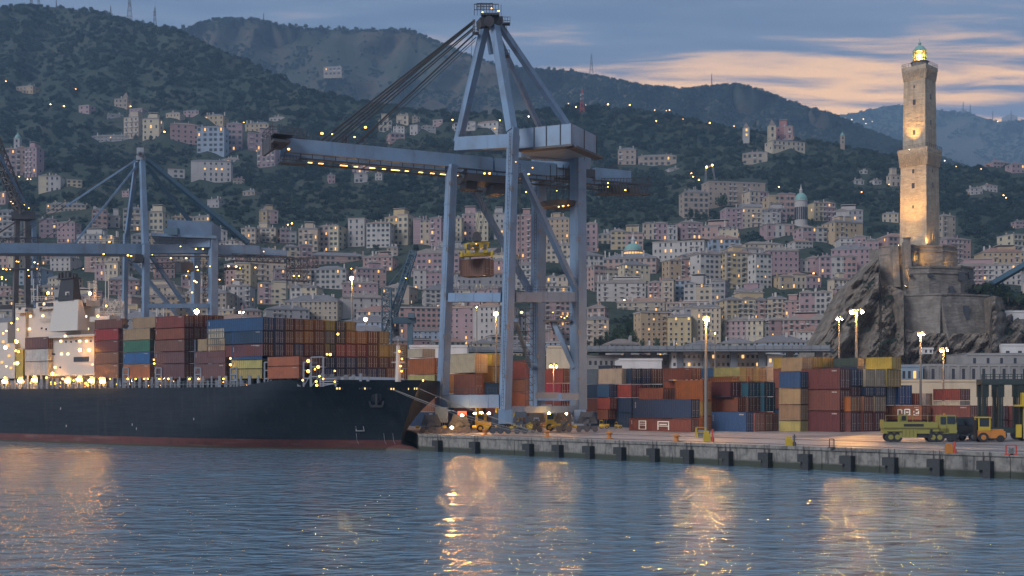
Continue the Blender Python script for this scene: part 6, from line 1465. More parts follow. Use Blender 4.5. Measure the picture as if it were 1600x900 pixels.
yrow(174, [(1329, 1350.5, 'maroon')], 604, 618.5, 'right of the maroon stack, middle tiers', 2); yrow(175.5, [(1351, 1367, 'navy'), (1367.5, 1384, 'navy')], 604.5, 618.5, 'right of the maroon stack, middle tiers', 3)
yrow(171, [(1329, 1349, 'orange'), (1349.5, 1366, 'orange brown'), (1366.5, 1384, 'tan')], 619, 643, 'right of the maroon stack, lower tiers', 4)
yrow(171, [(1329, 1347.5, 'maroon'), (1348, 1365.5, 'red brown'), (1366, 1384, 'maroon')], 643.5, 675.5, 'right of the maroon stack, bottom tier', 5)
yard(181, [(None, 1386.5, 1403, 601, 632.5, 'grey blue')], 'on the lettered orange container'); yard(182.5, [(None, 1403.5, 1425, 601, 632.5, 'bright blue')], 'on the lettered orange container')
yard(188, [(None, 1427, 1446, 614, 633, 'red brown', 'f')], 'behind the lettered container'); yard(189, [(None, 1446.5, 1457, 614, 633, 'white', 'f')], 'behind the lettered container')
yard(186, [(1458, 1500, 1516, 607, 625.5, 'red brown'), (1458, 1500, 1516, 626, 633, 'cream', 'f')], 'alone on the cream platform')
yard(178, [(1384, 1440, None, 633.3, 656, 'orange red'), (1386, 1440, None, 656.5, 676, 'maroon')], 'behind the lime truck')
LETTERED = CONT[-2][0]
yard(176, [(1440.5, 1516, 1530, 633, 660, 'red brown'), (1440.5, 1516, 1530, 660.5, 677, 'maroon')], 'behind the dark trucks')
yrow(180, [(1531, 1546, 'maroon'), (1546.5, 1562, 'red brown'), (1562.5, 1580, 'maroon'), (1580.5, 1600, 'red brown'), (1600.5, 1625, 'brown')], 634, 656, 'behind the straddle carrier', 0)
yrow(180, [(1531, 1546, 'red brown'), (1546.5, 1562, 'maroon'), (1562.5, 1580, 'maroon'), (1580.5, 1600, 'maroon'), (1600.5, 1625, 'brown')], 656.5, 677, 'behind the straddle carrier', 1)
# middle block
yard(172, [(1112, 1166, 1179, 643.5, 674.5, 'blue')], 'on the ground right of the tall lamp')
yrow(173, [(1180, 1195, 'pinkish'), (1195.5, 1208, 'brown'), (1208.5, 1216, 'pinkish')], 645, 675, 'on the ground right of the blue container', 0)
yard(183, [(1112, 1153, 1168, 620, 643.2, 'red brown'), (1112, 1141, 1168, 596, 619.5, 'maroon')], 'right of the tall lamp, upper tiers')
yrow(184, [(1169, 1193, 'brown'), (1194, 1217, 'teal blue')], 620, 643, 'right of the tall lamp, second tier', 1); yrow(184, [(1169, 1193, 'teal blue'), (1194, 1217, 'teal blue')], 597, 619.5, 'right of the tall lamp, third tier', 2)
yrow(196, [(1156, 1166, 'pale yellow'), (1166.5, 1176, 'tan'), (1176.5, 1186, 'pale yellow'), (1186.5, 1197, 'tan')], 573, 595.5, 'on top behind the teal containers', 0, True); yrow(204, [(1198, 1217, 'white')], 572, 596, 'on top behind the teal containers', 1, True)
yard(215, [(1096, 1143, None, 574, 590, 'blue', 'f')], 'far behind the tall lamp'); yard(196, [(1108, 1155, None, 587.5, 600, 'orange', 'f')], 'behind the tall lamp')
yard(181, [(None, 1098, 1112, 593, 626, 'orange'), (None, 1098, 1112, 626.5, 650, 'mustard'), (None, 1098, 1112, 650.5, 672, 'orange')], 'in the narrow orange stack behind the tall lamp')
# left block
yard(171, [(983, 1080, 1092, 654.5, 676, 'red brown'), (989, 1080, 1093, 623, 654, 'navy')], 'at the front left of the tall lamp')
yard(186, [(998, 1036, None, 605, 640, 'orange brown', 'f'), ], 'behind the long navy container'); yard(185, [(1037, 1078, 1092, 605, 640, 'brown', 'f')], 'behind the long navy container')
yard(197, [(1037, 1098, 1112, 593, 611, 'orange red', 'f'), (1037, 1080, 1096, 574, 592.5, 'red brown')], 'in the stack left of the tall lamp')
BK = 'in the mixed block right of the big crane'
yrow(200, [(986.5, 1002, 'navy'), (1002.5, 1017, 'navy'), (1017.5, 1036, 'brown')], 575, 599.5, BK, 0); yard(206, [(935, 955, None, 570, 599.5, 'navy'), ], (BK, 5)); yard(206, [(955.5, 971, None, 575, 599.5, 'grey')], (BK, 6)); yrow(200, [(971.5, 986, 'cream')], 575, 599.5, BK, 7)
yrow(199, [(986.5, 1002, 'red'), (1002.5, 1017, 'maroon'), (1017.5, 1036, 'dark green')], 600, 621, BK, 1, True)
yard(200, [(933, 952, 964, 600, 620.5, 'blue'), (933, 953, 964, 621, 639.5, 'orange red'), (933, 950, 963, 640, 655, 'red brown', 'f')], (BK, 8)); yard(201, [(965, 986, None, 600, 620.5, 'crimson'), (965, 986, None, 621, 640, 'crimson'), (963, 986, None, 640.5, 666, 'green')], (BK, 9)); yard(212, [(916, 934, None, 576, 600, 'grey blue'), (914, 934, None, 600.5, 622, 'navy', 'f')], (BK, 10))
# seen through the crane legs
TL = 'seen through the legs of the big crane'
yard(196, [(700, 742, None, 551, 582, 'beige'), (697, 728, 742.5, 583, 615, 'orange', 'f')], (TL, 1)); yard(200, [(None, 742.5, 755, 552, 583, 'tan', 'f')], (TL, 2)); yard(204, [(755.5, 768, None, 552, 571, 'yellow'), (755, 768, None, 571.5, 597, 'mustard', 'f')], (TL, 3)); yard(210, [(768.5, 778, None, 562, 580, 'dark'), (768.5, 778, None, 580.5, 598, 'mustard', 'f')], (TL, 4)); yard(190, [(None, 743, 754, 584, 616, 'red brown', 'f')], (TL, 5)); yard(180, [(759, 778, None, 597.5, 625, 'navy', 'f')], (TL, 6))
yard(200, [(800, 826, None, 562, 592, 'maroon'), (800, 826, None, 592.5, 612, 'brown', 'f')], (TL, 7)); yard(198, [(849, 880, 892, 575, 598, 'red brown'), (849, 866, 875, 598.5, 618, 'green', 'f')], (TL, 8)); yard(196, [(None, 876, 893, 598.5, 618, 'crimson', 'f')], (TL, 9))
yard(212, [(637, 660, 680, 544, 558, 'cream')], ('in the stack behind the ship bow', 1)); yard(206, [(637, 679, None, 558.5, 584.5, 'orange'), (637, 679, None, 585, 598, 'pale yellow', 'f')], ('in the stack behind the ship bow', 2))
# the container on the spreader
C, L, Wd, z0, z1 = cfit(719, 757, 770, 402.5, 429.5, 166.5, R(30))
container(C, R(30), L, 2.6, z0, z1, 'brown', None, 'hang')
hang = CONT.pop()[0]; hang['label'] = 'brown container hanging from the yellow spreader between the crane legs'
# ---- labels: colour, place and tier
import collections
def ordi(i, n, a, b):
    return a if i == 0 else (b if i == n-1 else {1: 'second', 2: 'third', 3: 'fourth', 4: 'fifth', 5: 'sixth', 6: 'seventh', 7: 'eighth', 8: 'ninth', 9: 'tenth', 10: 'eleventh', 11: 'twelfth', 12: 'thirteenth', 13: 'fourteenth', 14: 'fifteenth'}.get(i, 'next'))
def place_label(entries, noun):
    """entries: (object, colour, place); unique wording by order along the row or up the stack"""
    bykey = collections.defaultdict(list)
    for o, col, pl_ in entries: bykey[(col, pl_)].append(o)
    for (col, pl_), os_ in bykey.items():
        if len(os_) == 1: os_[0]['label'] = f'{col} {noun} {pl_}'; continue
        xs = [o.location.x for o in os_]
        if max(xs)-min(xs) < 2.0:
            for i, o in enumerate(sorted(os_, key=lambda o: -o.location.z)): o['label'] = f"{col} {noun} {pl_}, {ordi(i, len(os_), 'top', 'lowest')}{'' if i in (0, len(os_)-1) else ' down'}"
        else:
            for i, o in enumerate(sorted(os_, key=lambda o: (round(o.location.x, 1), -o.location.z))): o['label'] = f"{col} {noun} {pl_}, {ordi(i, len(os_), 'leftmost', 'rightmost')}{'' if i in (0, len(os_)-1) else ' from left'}"
def flat(d):
    while isinstance(d, tuple): d = d[0]
    return d
TIER = ['top tier', 'second tier', 'third tier', 'fourth tier', 'lowest tier']
ent = []
for o, col, d in CONT:
    pl_ = flat(d)
    if pl_ == BAY: pl_ = TIER[d[1][0]]+' of the door wall on the ship'
    ent.append((o, col, pl_))
place_label(ent, 'container')
# flat painted marks on two containers
M['paint_white'] = mat('white_sprayed_letters', (0.75, 0.70, 0.6), .6, var=.3, coord='Pos')
def marks(o, strokes, m):
    mb = MB()
    for (x0, z0, x1, z1, w) in strokes: mb.beam((x0, -.004, z0), (x1, -.004, z1), .012, w, up=(0, 0, 1))
    me = mb.mesh('lettering'); me.materials.append(m); q = bpy.data.objects.new('lettering', me); COL.objects.link(q); q.parent = o
def rect(x0, z0, x1, z1, w, wx): return [(x0, z0, x1, z0, w), (x0, z1, x1, z1, w)], [(x0, z0, x0, z1, wx), (x1, z0, x1, z1, wx)]
def marks2(o, boxes):
    mb = MB()
    for (x0, x1, z0, z1) in boxes: mb.box(x0, x1, -.006, .006, z0, z1)
    me = mb.mesh('lettering'); me.materials.append(M['paint_white']); q = bpy.data.objects.new('lettering', me); COL.objects.link(q); q.parent = o
marks2(LETTERED, [(.33,.36,.3,.72), (.36,.44,.66,.74), (.44,.47,.42,.7), (.52,.55,.3,.74), (.55,.66,.68,.76), (.66,.69,.3,.74), (.55,.66,.28,.36), (.57,.64,.47,.57), (.78,.81,.3,.4), (.78,.80,.5,.62), (.84,.92,.66,.74), (.9,.93,.4,.6), (.84,.89,.42,.5), (.82,.92,.28,.34)])
fr_ = [o for o, c, d in CONT if flat(d) == 'at the front left of the tall lamp' and c == 'red brown'][0]
marks2(fr_, [(.16,.175,.1,.82), (.27,.285,.1,.82), (.175,.27,.75,.82), (.175,.27,.42,.47), (.18,.27,.58,.63), (.175,.27,.1,.15), (.47,.485,.1,.8), (.64,.655,.1,.8), (.485,.64,.72,.8), (.5,.62,.5,.58), (.485,.64,.38,.43)])
# ------------------------------------------------------------------ yard lamps
def yard_lamp(px, py, Y, heads, label, r=.3, base=None, m='bulb', arm=.9, w=.32, name='yard_lamp'):
    x = (px-800)/F*Y; zt = zat(py, Y)
    t = thing(name, (x, Y, GZ), label, 'lamp post', 'lamp posts of the container yard')
    mb = MB(); mb.cyl((x, Y, GZ), (x, Y, zt+.15), w*.8, w*.42, n=10); mb.cyl((x, Y, GZ), (x, Y, GZ+.6), w*1.7, w*1.5, n=10); part('pole', mb, M['lamp_pole'], t)
    hs = [0] if heads == 1 else [-arm, arm]
    mb = MB(); mb.beam((x-arm-.1, Y, zt+.2), (x+arm+.1, Y, zt+.2), .12) if heads > 1 else mb.beam((x-.5, Y-.1, zt+.25), (x+.5, Y-.1, zt+.25), .5, .14)
    part('cross_arm', mb, M['lamp_pole'], t)
    for i, dx in enumerate(hs):
        big = r if (i == 0 or heads == 1) else r*.75
        mb = MB(); mb.lathe((x+dx, Y-.15, zt+.1), [(big*1.1, 0), (big*.9, .22), (big*.3, .3)], 10); part('lamp_housing', mb, M['lamp_pole'], t)
        mb = MB(); mb.ball((x+dx, Y-.2, zt-.05), big, n=10, k=6, sz=.75); part('lamp_glass', mb, M['bulb_amber'], t)
        mb = MB(); mb.ball((x+dx, Y-.2-big*.75, zt-.10-big*.45), big*.78, n=10, k=6, sz=.8); part('lamp_core', mb, M[m], t)
    return t
yard_lamp(1103, 496, 160, 1, 'tall lamp post with one brilliant lamp in front of the long navy container', .5, w=.34)
yard_lamp(1338, 486, 196, 2, 'tall twin lamp post before the cliff with a very bright orange left head', .42, w=.42)
yard_lamp(1311, 497.5, 205, 2, 'thinner twin lamp post left of the bright orange one before the cliff', .22, arm=.42, w=.28)
yard_lamp(1438.5, 521, 186, 2, 'twin lamp post behind the lettered container with its foot in the yard', .24, arm=.38, w=.3)
yard_lamp(1474, 546, 192, 2, 'short twin lamp post in front of the old stone warehouse', .26, arm=.55, w=.26)
yard_lamp(775, 488.5, 196, 1, 'orange lamp post standing between the front legs of the big crane', .42, w=.24)
yard_lamp(865, 571, 184, 2, 'low twin lamp post between the right legs of the big crane', .22, arm=.45, w=.16)
yard_lamp(550, 433, 262, 1, 'tall single lamp post behind the ship right of the middle', .5, w=.3)
yard_lamp(571.5, 497, 250, 1, 'shorter bright lamp post behind the door wall of the ship', .5, w=.22, m='bulb_white')
yard_lamp(378, 487, 270, 2, 'small pale twin lamp post behind the blue containers of the ship', .24, arm=.45, w=.18, m='bulb_white')
yard_lamp(745, 479, 214, 1, 'thin unlit looking mast between the left legs of the big crane', .08, w=.2)
yard_lamp(1117, 520, 225, 1, 'grey unlit mast directly right of the tall bright lamp', .08, w=.26)
# ------------------------------------------------------------------ quay furniture
def gp(px, py): 
    Y = F*(CH-GZ)/(py-HOR); return Vector(((px-800)/F*Y, Y, GZ))
def bollard(px, py, label):
    c = gp(px, py); t = thing('bollard', c, label, 'bollard', 'bollards along the quay edge')
    mb = MB(); mb.cyl(c, c+Vector((0,0,.1)), .5, n=12); mb.cyl(c+Vector((0,0,.1)), c+Vector((0,0,.55)), .26, .24, n=12); part('bollard_post', mb, M['orange'], t)
    mb = MB(); mb.lathe(c+Vector((0,0,.55)), [(.24, 0), (.42, .08), (.42, .2), (.2, .34)], 12); part('bollard_head', mb, M['orange'], t)
bollard(855, 683, 'orange bollard on the quay below the right legs of the big crane'); bollard(952, 685.5, 'orange bollard on the quay below the red brown block'); bollard(758, 680, 'orange bollard among the mooring lines under the crane')
bollard(1057, 690.5, 'bollard with a dark bird shape near the foot of the tall lamp')
def frame_stand(px0, px1, py0, py1, m, label, box=None):
    c0, c1 = gp(px0, py1), gp(px1, py1); Y = c0.y; h = zat(py0, Y)-GZ
    t = thing('gangway_frame', c0, label, 'barrier', None); w = .09
    mb = MB(); mb.beam(c0, c0+Vector((0,0,h)), w); mb.beam(c1, c1+Vector((0,0,h)), w); mb.beam(c0+Vector((0,0,h)), c1+Vector((0,0,h)), w); mb.beam(c0+Vector((-.1,0,.06)), c1+Vector((.1,0,.06)), .3, .1)
    part('frame', mb, M[m], t)
    if box:
        mb = MB(); c = (c0+c1)/2; mb.beam(c, c+Vector((0,0,h*.6)), .3, .3); mb.cyl(c+Vector((0,0,h*.6)), c+Vector((0,0,h*.75)), .2, n=8); part('valve', mb, M[box], t)
frame_stand(1572, 1588, 696, 711, 'red', 'red tube frame around a pale valve on the quay at the far right', 'beige_box') if False else frame_stand(1572, 1588, 696, 711, 'red', 'red tube frame around a pale valve on the quay at the far right', 'lamp_pole')
frame_stand(1296, 1303, 686, 700, 'crane_dark', 'small dark hoop frame on the quay edge in front of the maroon stack')
def hydrant(px, py, s, label, m='yellow', m2='red'):
    c = gp(px, py); t = thing('pump_unit', c, label, 'pump', None)
    mb = MB(); mb.box(c.x-s*.5, c.x+s*.1, c.y-.3, c.y+.3, GZ, GZ+s*.7); mb.box(c.x-s*.45, c.x-s*.05, c.y-.2, c.y+.2, GZ+s*.7, GZ+s*.95); part('pump_box', mb, M[m], t)
    mb = MB(); mb.cyl((c.x+s*.3, c.y-.1, GZ), (c.x+s*.3, c.y-.1, GZ+s*1.15), .09, n=8); mb.cyl((c.x+s*.3, c.y-.1, GZ), (c.x+s*.3, c.y-.1, GZ+s*.4), .2, n=8); mb.beam((c.x+s*.12, c.y-.1, GZ+s*.9), (c.x+s*.48, c.y-.1, GZ+s*.9), .1); part('standpipe', mb, M[m2], t)
hydrant(1108, 690, 1.25, 'yellow pump box with red standpipe at the foot of the tall lamp'); hydrant(1236, 697, 1.05, 'dark yellow pump unit on the quay before the tan stack', 'yellow', 'crane_dark')
hydrant(1486, 708, .9, 'small orange hose box near the quay edge below the forklift', 'orange', 'red')
t = thing('power_box', gp(1095, 684), 'yellow wire cage box left of the tall lamp foot', 'power box')
c = gp(1095, 684); mb = MB()
for dx in (-.6, .6): 
    for dy in (-.3, .3): mb.beam((c.x+dx, c.y+dy, GZ), (c.x+dx, c.y+dy, GZ+1.3), .1)
for z in (.1, .7, 1.3): mb.beam((c.x-.6, c.y-.3, GZ+z), (c.x+.6, c.y-.3, GZ+z), .09)
part('cage', mb, M['yellow'], t); mb = MB(); mb.box(c.x-.35, c.x+.35, c.y-.1, c.y+.2, GZ, GZ+1.0); part('cabinet', mb, M['grey_steel'], t)

# ------------------------------------------------------------------ vehicles, each in its own frame: x forward (to the right in the photo), y away
def vframe(px, py, heading):
    c = gp(px, py); f = Vector((math.cos(heading), math.sin(heading), 0)); s = Vector((-f.y, f.x, 0))
    return c, f, s
def vbox(mb, fr, x0, x1, y0, y1, z0, z1, tp=0, m=0):
    c, f, s = fr[:3]; v = lambda x, y, z: c+f*x+s*y+Vector((0,0,z))
    mb.hexa([v(x0,y0,z0), v(x1,y0,z0), v(x1,y1,z0), v(x0,y1,z0), v(x0+tp,y0+tp*.3,z1), v(x1-tp,y0+tp*.3,z1), v(x1-tp,y1-tp*.3,z1), v(x0+tp,y1-tp*.3,z1)], m)
def vwheel(fr, x, y, r, w, root, hub='yellow'):
    c, f, s = fr; p = c+f*x+s*y+Vector((0,0,r)); s = s.normalized(); mb = MB(); mb.cyl(p-s*w/2, p+s*w/2, r, n=16); o = part('wheel', mb, M['tyre'], root)
    mb = MB(); mb.cyl(p-s*(w/2+.03), p-s*(w/2-.05), r*.52, r*.52, n=12); mb.cyl(p-s*(w/2+.06), p-s*(w/2), r*.2, n=8); part('rim', mb, M[hub], o)
def lime_truck():
    fr = vframe(1380, 690.5, R(-8)); c = fr[0]; fr = (c, fr[1]*.9, fr[2]*.9)
    t = thing('terminal_truck', c, 'lime yellow flat eight wheeled yard truck with high cab facing right on the apron', 'truck')
    mb = MB(); vbox(mb, fr, .1, 8.0, .1, 2.4, .95, 1.55); vbox(mb, fr, .0, 6.6, .0, .12, 1.5, 2.25); vbox(mb, fr, .0, 6.6, 2.4, 2.5, 1.5, 2.25); vbox(mb, fr, 0, .14, .1, 2.4, 1.5, 2.5); vbox(mb, fr, 2.0, 4.1, .05, 2.4, .5, 1.45); part('flatbed', mb, M['lime'], t)
    mb = MB(); vbox(mb, fr, 6.75, 8.9, .1, 2.4, 1.0, 1.9); vbox(mb, fr, 6.75, 8.9, .1, 2.4, 1.9, 3.05, .08); part('cab', mb, M['lime'], t)
    mb = MB(); vbox(mb, fr, 6.95, 7.6, .05, .2, 2.0, 2.85); vbox(mb, fr, 7.75, 8.7, .05, .2, 2.05, 2.9); vbox(mb, fr, 8.75, 8.95, .3, 2.2, 2.05, 2.9); part('cab_window', mb, M['glass'], t)
    mb = MB(); vbox(mb, fr, 7.1, 9.1, .2, 2.3, .45, .98); vbox(mb, fr, 4.3, 5.6, .3, 2.2, .5, 1.4); part('chassis', mb, M['black'], t)
    mb = MB(); vbox(mb, fr, 2.1, 3.1, .6, 1.5, 2.2, 3.1); part('engine_box', mb, M['lime'], t)
    mb = MB(); vbox(mb, fr, 2.35, 2.85, .5, .62, 2.45, 2.95); vbox(mb, fr, 2.5, 4.9, -.02, .05, 1.75, 2.05); part('dark_panel', mb, M['black'], t)
    mb = MB()
    for x in (.3, 1.8, 3.6, 5.4, 6.6): mb.beam(c+fr[1]*x+fr[2]*.1+Vector((0,0,2.2)), c+fr[1]*x+fr[2]*.1+Vector((0,0,3.0)), .05)
    mb.beam(c+fr[1]*.3+fr[2]*.1+Vector((0,0,3)), c+fr[1]*6.6+fr[2]*.1+Vector((0,0,3)), .05); part('railing', mb, M['lime'], t)
    mb = MB()
    for x in (2.3, 2.75, 3.2, 3.65): vbox(mb, fr, x, x+.03, .02, .06, .6, 1.4)
    for x in (6.85, 7.68): vbox(mb, fr, x, x+.03, .07, .11, 1.1, 1.9)
    vbox(mb, fr, .1, 6.7, -.03, .01, 1.56, 1.61); vbox(mb, fr, 8.85, 9.15, .0, 2.5, .5, .75); vbox(mb, fr, 5.7, 5.95, .0, .1, .5, 1.5); vbox(mb, fr, 5.6, 5.75, .3, .45, 1.6, 3.3)
    vbox(mb, fr, 8.75, 8.9, -.25, -.05, 2.2, 2.65); vbox(mb, fr, .5, 2.3, .0, .1, 1.1, 1.2); vbox(mb, fr, 5.6, 7.3, .0, .1, 1.1, 1.2)
    part('trim_detail', mb, M['black'], t, kind='stuff')
    mb = MB(); vbox(mb, fr, 7.5, 7.75, 1.0, 1.25, 3.05, 3.25); part('beacon', mb, M['orange'], t)
    mb = MB(); vbox(mb, fr, 8.9, 9.0, .25, .55, 1.15, 1.35); vbox(mb, fr, 8.9, 9.0, 1.95, 2.25, 1.15, 1.35); part('headlight', mb, M['shed_white'], t, kind='stuff')
    for x in (.95, 1.75, 6.05, 6.85): vwheel(fr, x, .3, .55, .4, t, 'lime'); vwheel(fr, x, 2.2, .55, .4, t, 'lime')
    for x in (8.25, 8.7): vwheel(fr, x, .4, .42, .35, t, 'black')
lime_truck()
def dark_truck(px, py, label):
    fr = vframe(px, py, R(-6)); t = thing('tractor_unit', fr[0], label, 'truck', 'dark trucks parked beside the lime truck')
    mb = MB(); vbox(mb, fr, 0, 2.6, .1, 2.4, .8, 1.7, .05); vbox(mb, fr, .3, 2.3, .15, 2.35, 1.7, 2.75, .22); part('cab', mb, M['black'], t)
    mb = MB(); vbox(mb, fr, .5, 2.1, .08, .2, 1.85, 2.55); part('cab_window', mb, M['glass'], t)
    mb = MB(); vbox(mb, fr, -.2, 4.4, .3, 2.2, .55, .82); part('chassis', mb, M['grey_steel'], t)
    for x in (.7, 3.2, 4.0): vwheel(fr, x, .3, .5, .35, t, 'grey_steel')
    mb = MB(); vbox(mb, fr, .15, .6, .03, .12, 1.15, 1.35); part('headlight', mb, M['shed_white'], t)
dark_truck(1477, 689, 'black tractor truck directly behind the cab of the lime truck'); dark_truck(1494, 688.5, 'black tractor truck between the lime truck and the orange forklift')
def forklift():
    fr = vframe(1528, 691, R(-5)); c = fr[0]; t = thing('forklift', c, 'orange yellow forklift with an upright cab at the right of the apron', 'forklift')
    mb = MB(); vbox(mb, fr, .1, 1.4, .1, 1.6, .5, 1.35); vbox(mb, fr, 1.3, 3.1, .15, 1.6, .45, 1.25, .05); vbox(mb, fr, 1.5, 2.9, .3, 1.5, 1.25, 1.45); part('body', mb, M['orange'], t)
    mb = MB()
    for x in (.15, 1.35): 
        for y in (.15, 1.5): mb.beam(c+fr[1]*x+fr[2]*y+Vector((0,0,1.3)), c+fr[1]*x+fr[2]*y+Vector((0,0,2.75)), .12)
    vbox(mb, fr, .05, 1.5, .05, 1.65, 2.72, 2.85); vbox(mb, fr, .1, 1.4, .1, .2, 1.3, 1.75); part('cab_frame', mb, M['yellow'], t)
    mb = MB(); vbox(mb, fr, .25, 1.25, .2, 1.5, 1.4, 2.7); part('cab_window', mb, M['glass'], t)
    vwheel(fr, .6, .1, .55, .35, t, 'orange'); vwheel(fr, 2.5, .15, .4, .3, t, 'black'); vwheel(fr, .6, 1.6, .55, .35, t, 'orange')
    mb = MB(); vbox(mb, fr, -.12, .0, .4, 1.3, .3, 2.5); vbox(mb, fr, -1.0, -.1, .4, .6, .2, .3); part('mast', mb, M['black'], t)
forklift()
def straddle():
    fr = vframe(1534, 688, R(-14)); c = fr[0]; t = thing('straddle_carrier', c, 'tall dark green straddle carrier with yellow cab at the right edge', 'straddle carrier')
    H = zat(591, c.y)-GZ; Lx = 6.8
    for y in (0.2, 4.0):
        for x in (.3, 2.0, 4.3, 6.5):
            mb = MB(); a = c+fr[1]*x+fr[2]*y; mb.beam(a+Vector((0,0,1.2)), a+Vector((0,0,H-.5)), .34, .36); mb.beam(a+Vector((.1,0,H*.7)), a+Vector((.1,0,H*.94)), .75, .4); mb.beam(a+Vector((.35,0,1.2)), a+Vector((.35,0,H-.5)), .1, .12); [mb.beam(a+Vector((0,0,1.5+i_*.9)), a+Vector((.35,0,1.5+i_*.9)), .07) for i_ in range(int((H-2)/.9))]; part('leg', mb, M['green_steel'], t)
    mb = MB(); vbox(mb, fr, 0, Lx, -.1, .5, H-.75, H-.1); vbox(mb, fr, 0, Lx, 3.7, 4.3, H-.75, H-.1); vbox(mb, fr, 0, .5, .5, 3.7, H-.7, H-.2); vbox(mb, fr, Lx-.5, Lx, .5, 3.7, H-.7, H-.2)
    vbox(mb, fr, .2, Lx, 0, .45, .9, 1.5); vbox(mb, fr, .2, Lx, 3.8, 4.2, .9, 1.5)
    railing(mb, c+fr[1]*0+Vector((0,0,H-.1)), c+fr[1]*Lx+Vector((0,0,H-.1)), .55, 14, .07); part('top_frame', mb, M['green_steel'], t)
    for x in (.6, 2.2, 4.4, 6.3): vwheel(fr, x, .2, .6, .45, t, 'black'); vwheel(fr, x, 4.0, .6, .45, t, 'black')
    mb = MB(); vbox(mb, fr, 4.2, 6.8, -1.2, .0, 4.2, 5.6); vbox(mb, fr, 3.4, 6.8, -1.3, 0, 4.0, 4.2); vbox(mb, fr, 4.4, 4.8, -.9, -.5, 0.2, 4.2); vbox(mb, fr, 5.6, 6.9, -1.1, 0, 2.4, 4.0); vbox(mb, fr, 3.6, 4.2, -1.0, -.6, .4, 1.9); part('yellow_cab', mb, M['yellow'], t)
    mb = MB(); vbox(mb, fr, 4.5, 6.4, -1.24, -1.15, 4.6, 5.3); part('cab_window', mb, M['glass'], t)
    mb = MB(); vbox(mb, fr, 4.9, 6.9, -1.0, .1, .4, 2.3, .1); part('engine_housing', mb, mat('light_blue_housing', (.13, .23, .36), .5, coord='Pos'), t)
    mb = MB(); mb.ball(c+fr[1]*5.6+fr[2]*-1.3+Vector((0,0,4.9)), .1, n=6, k=4); part('cab_lamp', mb, M['bulb_crane'], t)
straddle()
def yellow_machine(px, py, s, label, kind=0, m='yellow'):
    fr = vframe(px, py, R(-12)); c = fr[0]; t = thing('yard_tractor', c, label, 'yard vehicle', None)
    mb = MB(); vbox(mb, fr, 0, 3.0*s, 0, 1.8*s, .6*s, 1.4*s, .05); vbox(mb, fr, .1*s, 1.2*s, .1*s, 1.7*s, 1.4*s, 2.6*s, .08); part('body', mb, M[m], t)
    mb = MB(); vbox(mb, fr, .25*s, 1.1*s, .03*s, .2*s, 1.6*s, 2.4*s); part('cab_window', mb, M['glass'], t)
    for x in (.6, 2.4): vwheel(fr, x*s, .1*s, .5*s, .3*s, t, 'yellow')
    if kind:
        mb = MB()
        for x in (0, 2.9):
            for y in (0, 1.8): mb.beam(c+fr[1]*x*s+fr[2]*y*s+Vector((0,0,.6*s)), c+fr[1]*x*s+fr[2]*y*s+Vector((0,0,3.6*s)), .3*s)
        vbox(mb, fr, -.1*s, 3.1*s, -.1*s, 1.9*s, 3.4*s, 3.9*s); part('gantry_frame', mb, M['yellow'], t)
yellow_machine(744, 675, 1.05, 'yellow yard machine with a red topped frame under the left half of the crane', 1); yellow_machine(803, 672.5, .95, 'yellow lifting machine between the two nearest crane legs', 1); yellow_machine(852, 674, 1.15, 'yellow tractor parked under the right half of the crane'); yellow_machine(936, 670, .55, 'tiny yellow van at the foot of the mixed container block'); yellow_machine(960, 669.5, .42, 'tiny dark yellow trailer tractor right of the yellow van', 0, 'mustard_v') if False else yellow_machine(960, 669.5, .42, 'tiny yellow tractor right of the yellow van')
mb = MB(); t = thing('lit_sign', P(722, 647, 175), 'small red lit sign board under the crane sill beam', 'sign')
mb.beam(P(715, 647, 175), P(729, 647, 175), .15, .9); part('sign_board', mb, glow('red_sign_glow', (1, .16, .06), .9), t)
mb = MB(); mb.beam(P(715, 647, 175.3), P(715, 675, 175.3), .15); mb.beam(P(729, 647, 175.3), P(729, 675, 175.3), .15); part('sign_post', mb, M['crane_dark'], t)

# ------------------------------------------------------------------ masts on the ridges
def mast(px, y0, y1, w, Yf, label, m='crane_dark', bands=False):
    Y = Yf(px, y1); A, B = P(px, y1+2, Y), P(px, y0, Y); t = thing('radio_mast', A, label, 'radio mast')
    mb = MB(); n = max(4, int((y1-y0)/4)); w0 = w/F*Y
    for i in range(n):
        f0, f1 = i/n, (i+1)/n; c0, c1 = A.lerp(B, f0), A.lerp(B, f1); a0, a1 = w0*(1-f0*.8)/2, w0*(1-f1*.8)/2; r = .14+Y/9000
        for sx in (-1, 1):
            mb.beam(c0+Vector((sx*a0, 0, 0)), c1+Vector((sx*a1, 0, 0)), r*1.5)
            mb.beam(c0+Vector((sx*a0, 0, 0)), c1+Vector((-sx*a1, 0, 0)), r)
        if i % 2 == 0 and w > 3: mb.beam(c0-Vector((a0*1.25, 0, 0)), c0+Vector((a0*1.25, 0, 0)), r*1.6)
    part('lattice', mb, M[m], t)
    mb = MB(); mb.cyl(B, B+Vector((0, 0, (y1-y0)*.12/F*Y)), .25+Y/9000, n=5); part('antenna', mb, M['grey_steel'], t)
    if w > 3:
        for f_ in (.55, .72):
            c = A.lerp(B, f_)
            mb = MB(); mb.cyl(c+Vector((-1, -1, 0)), c+Vector((-1, -1, 1.8)), 1.0, n=8); part('antenna_drum', mb, M['grey_steel'], t)
            mb = MB(); mb.cyl(c+Vector((1, -1, 1)), c+Vector((1, -1, 2.6)), .8, n=8); part('antenna_drum', mb, M['grey_steel'], t)
mY = lambda px, py: terr_Y(px, py); rY = lambda px, py: mid_Y(px, py); dY = lambda px, py: far_Y(px, py)
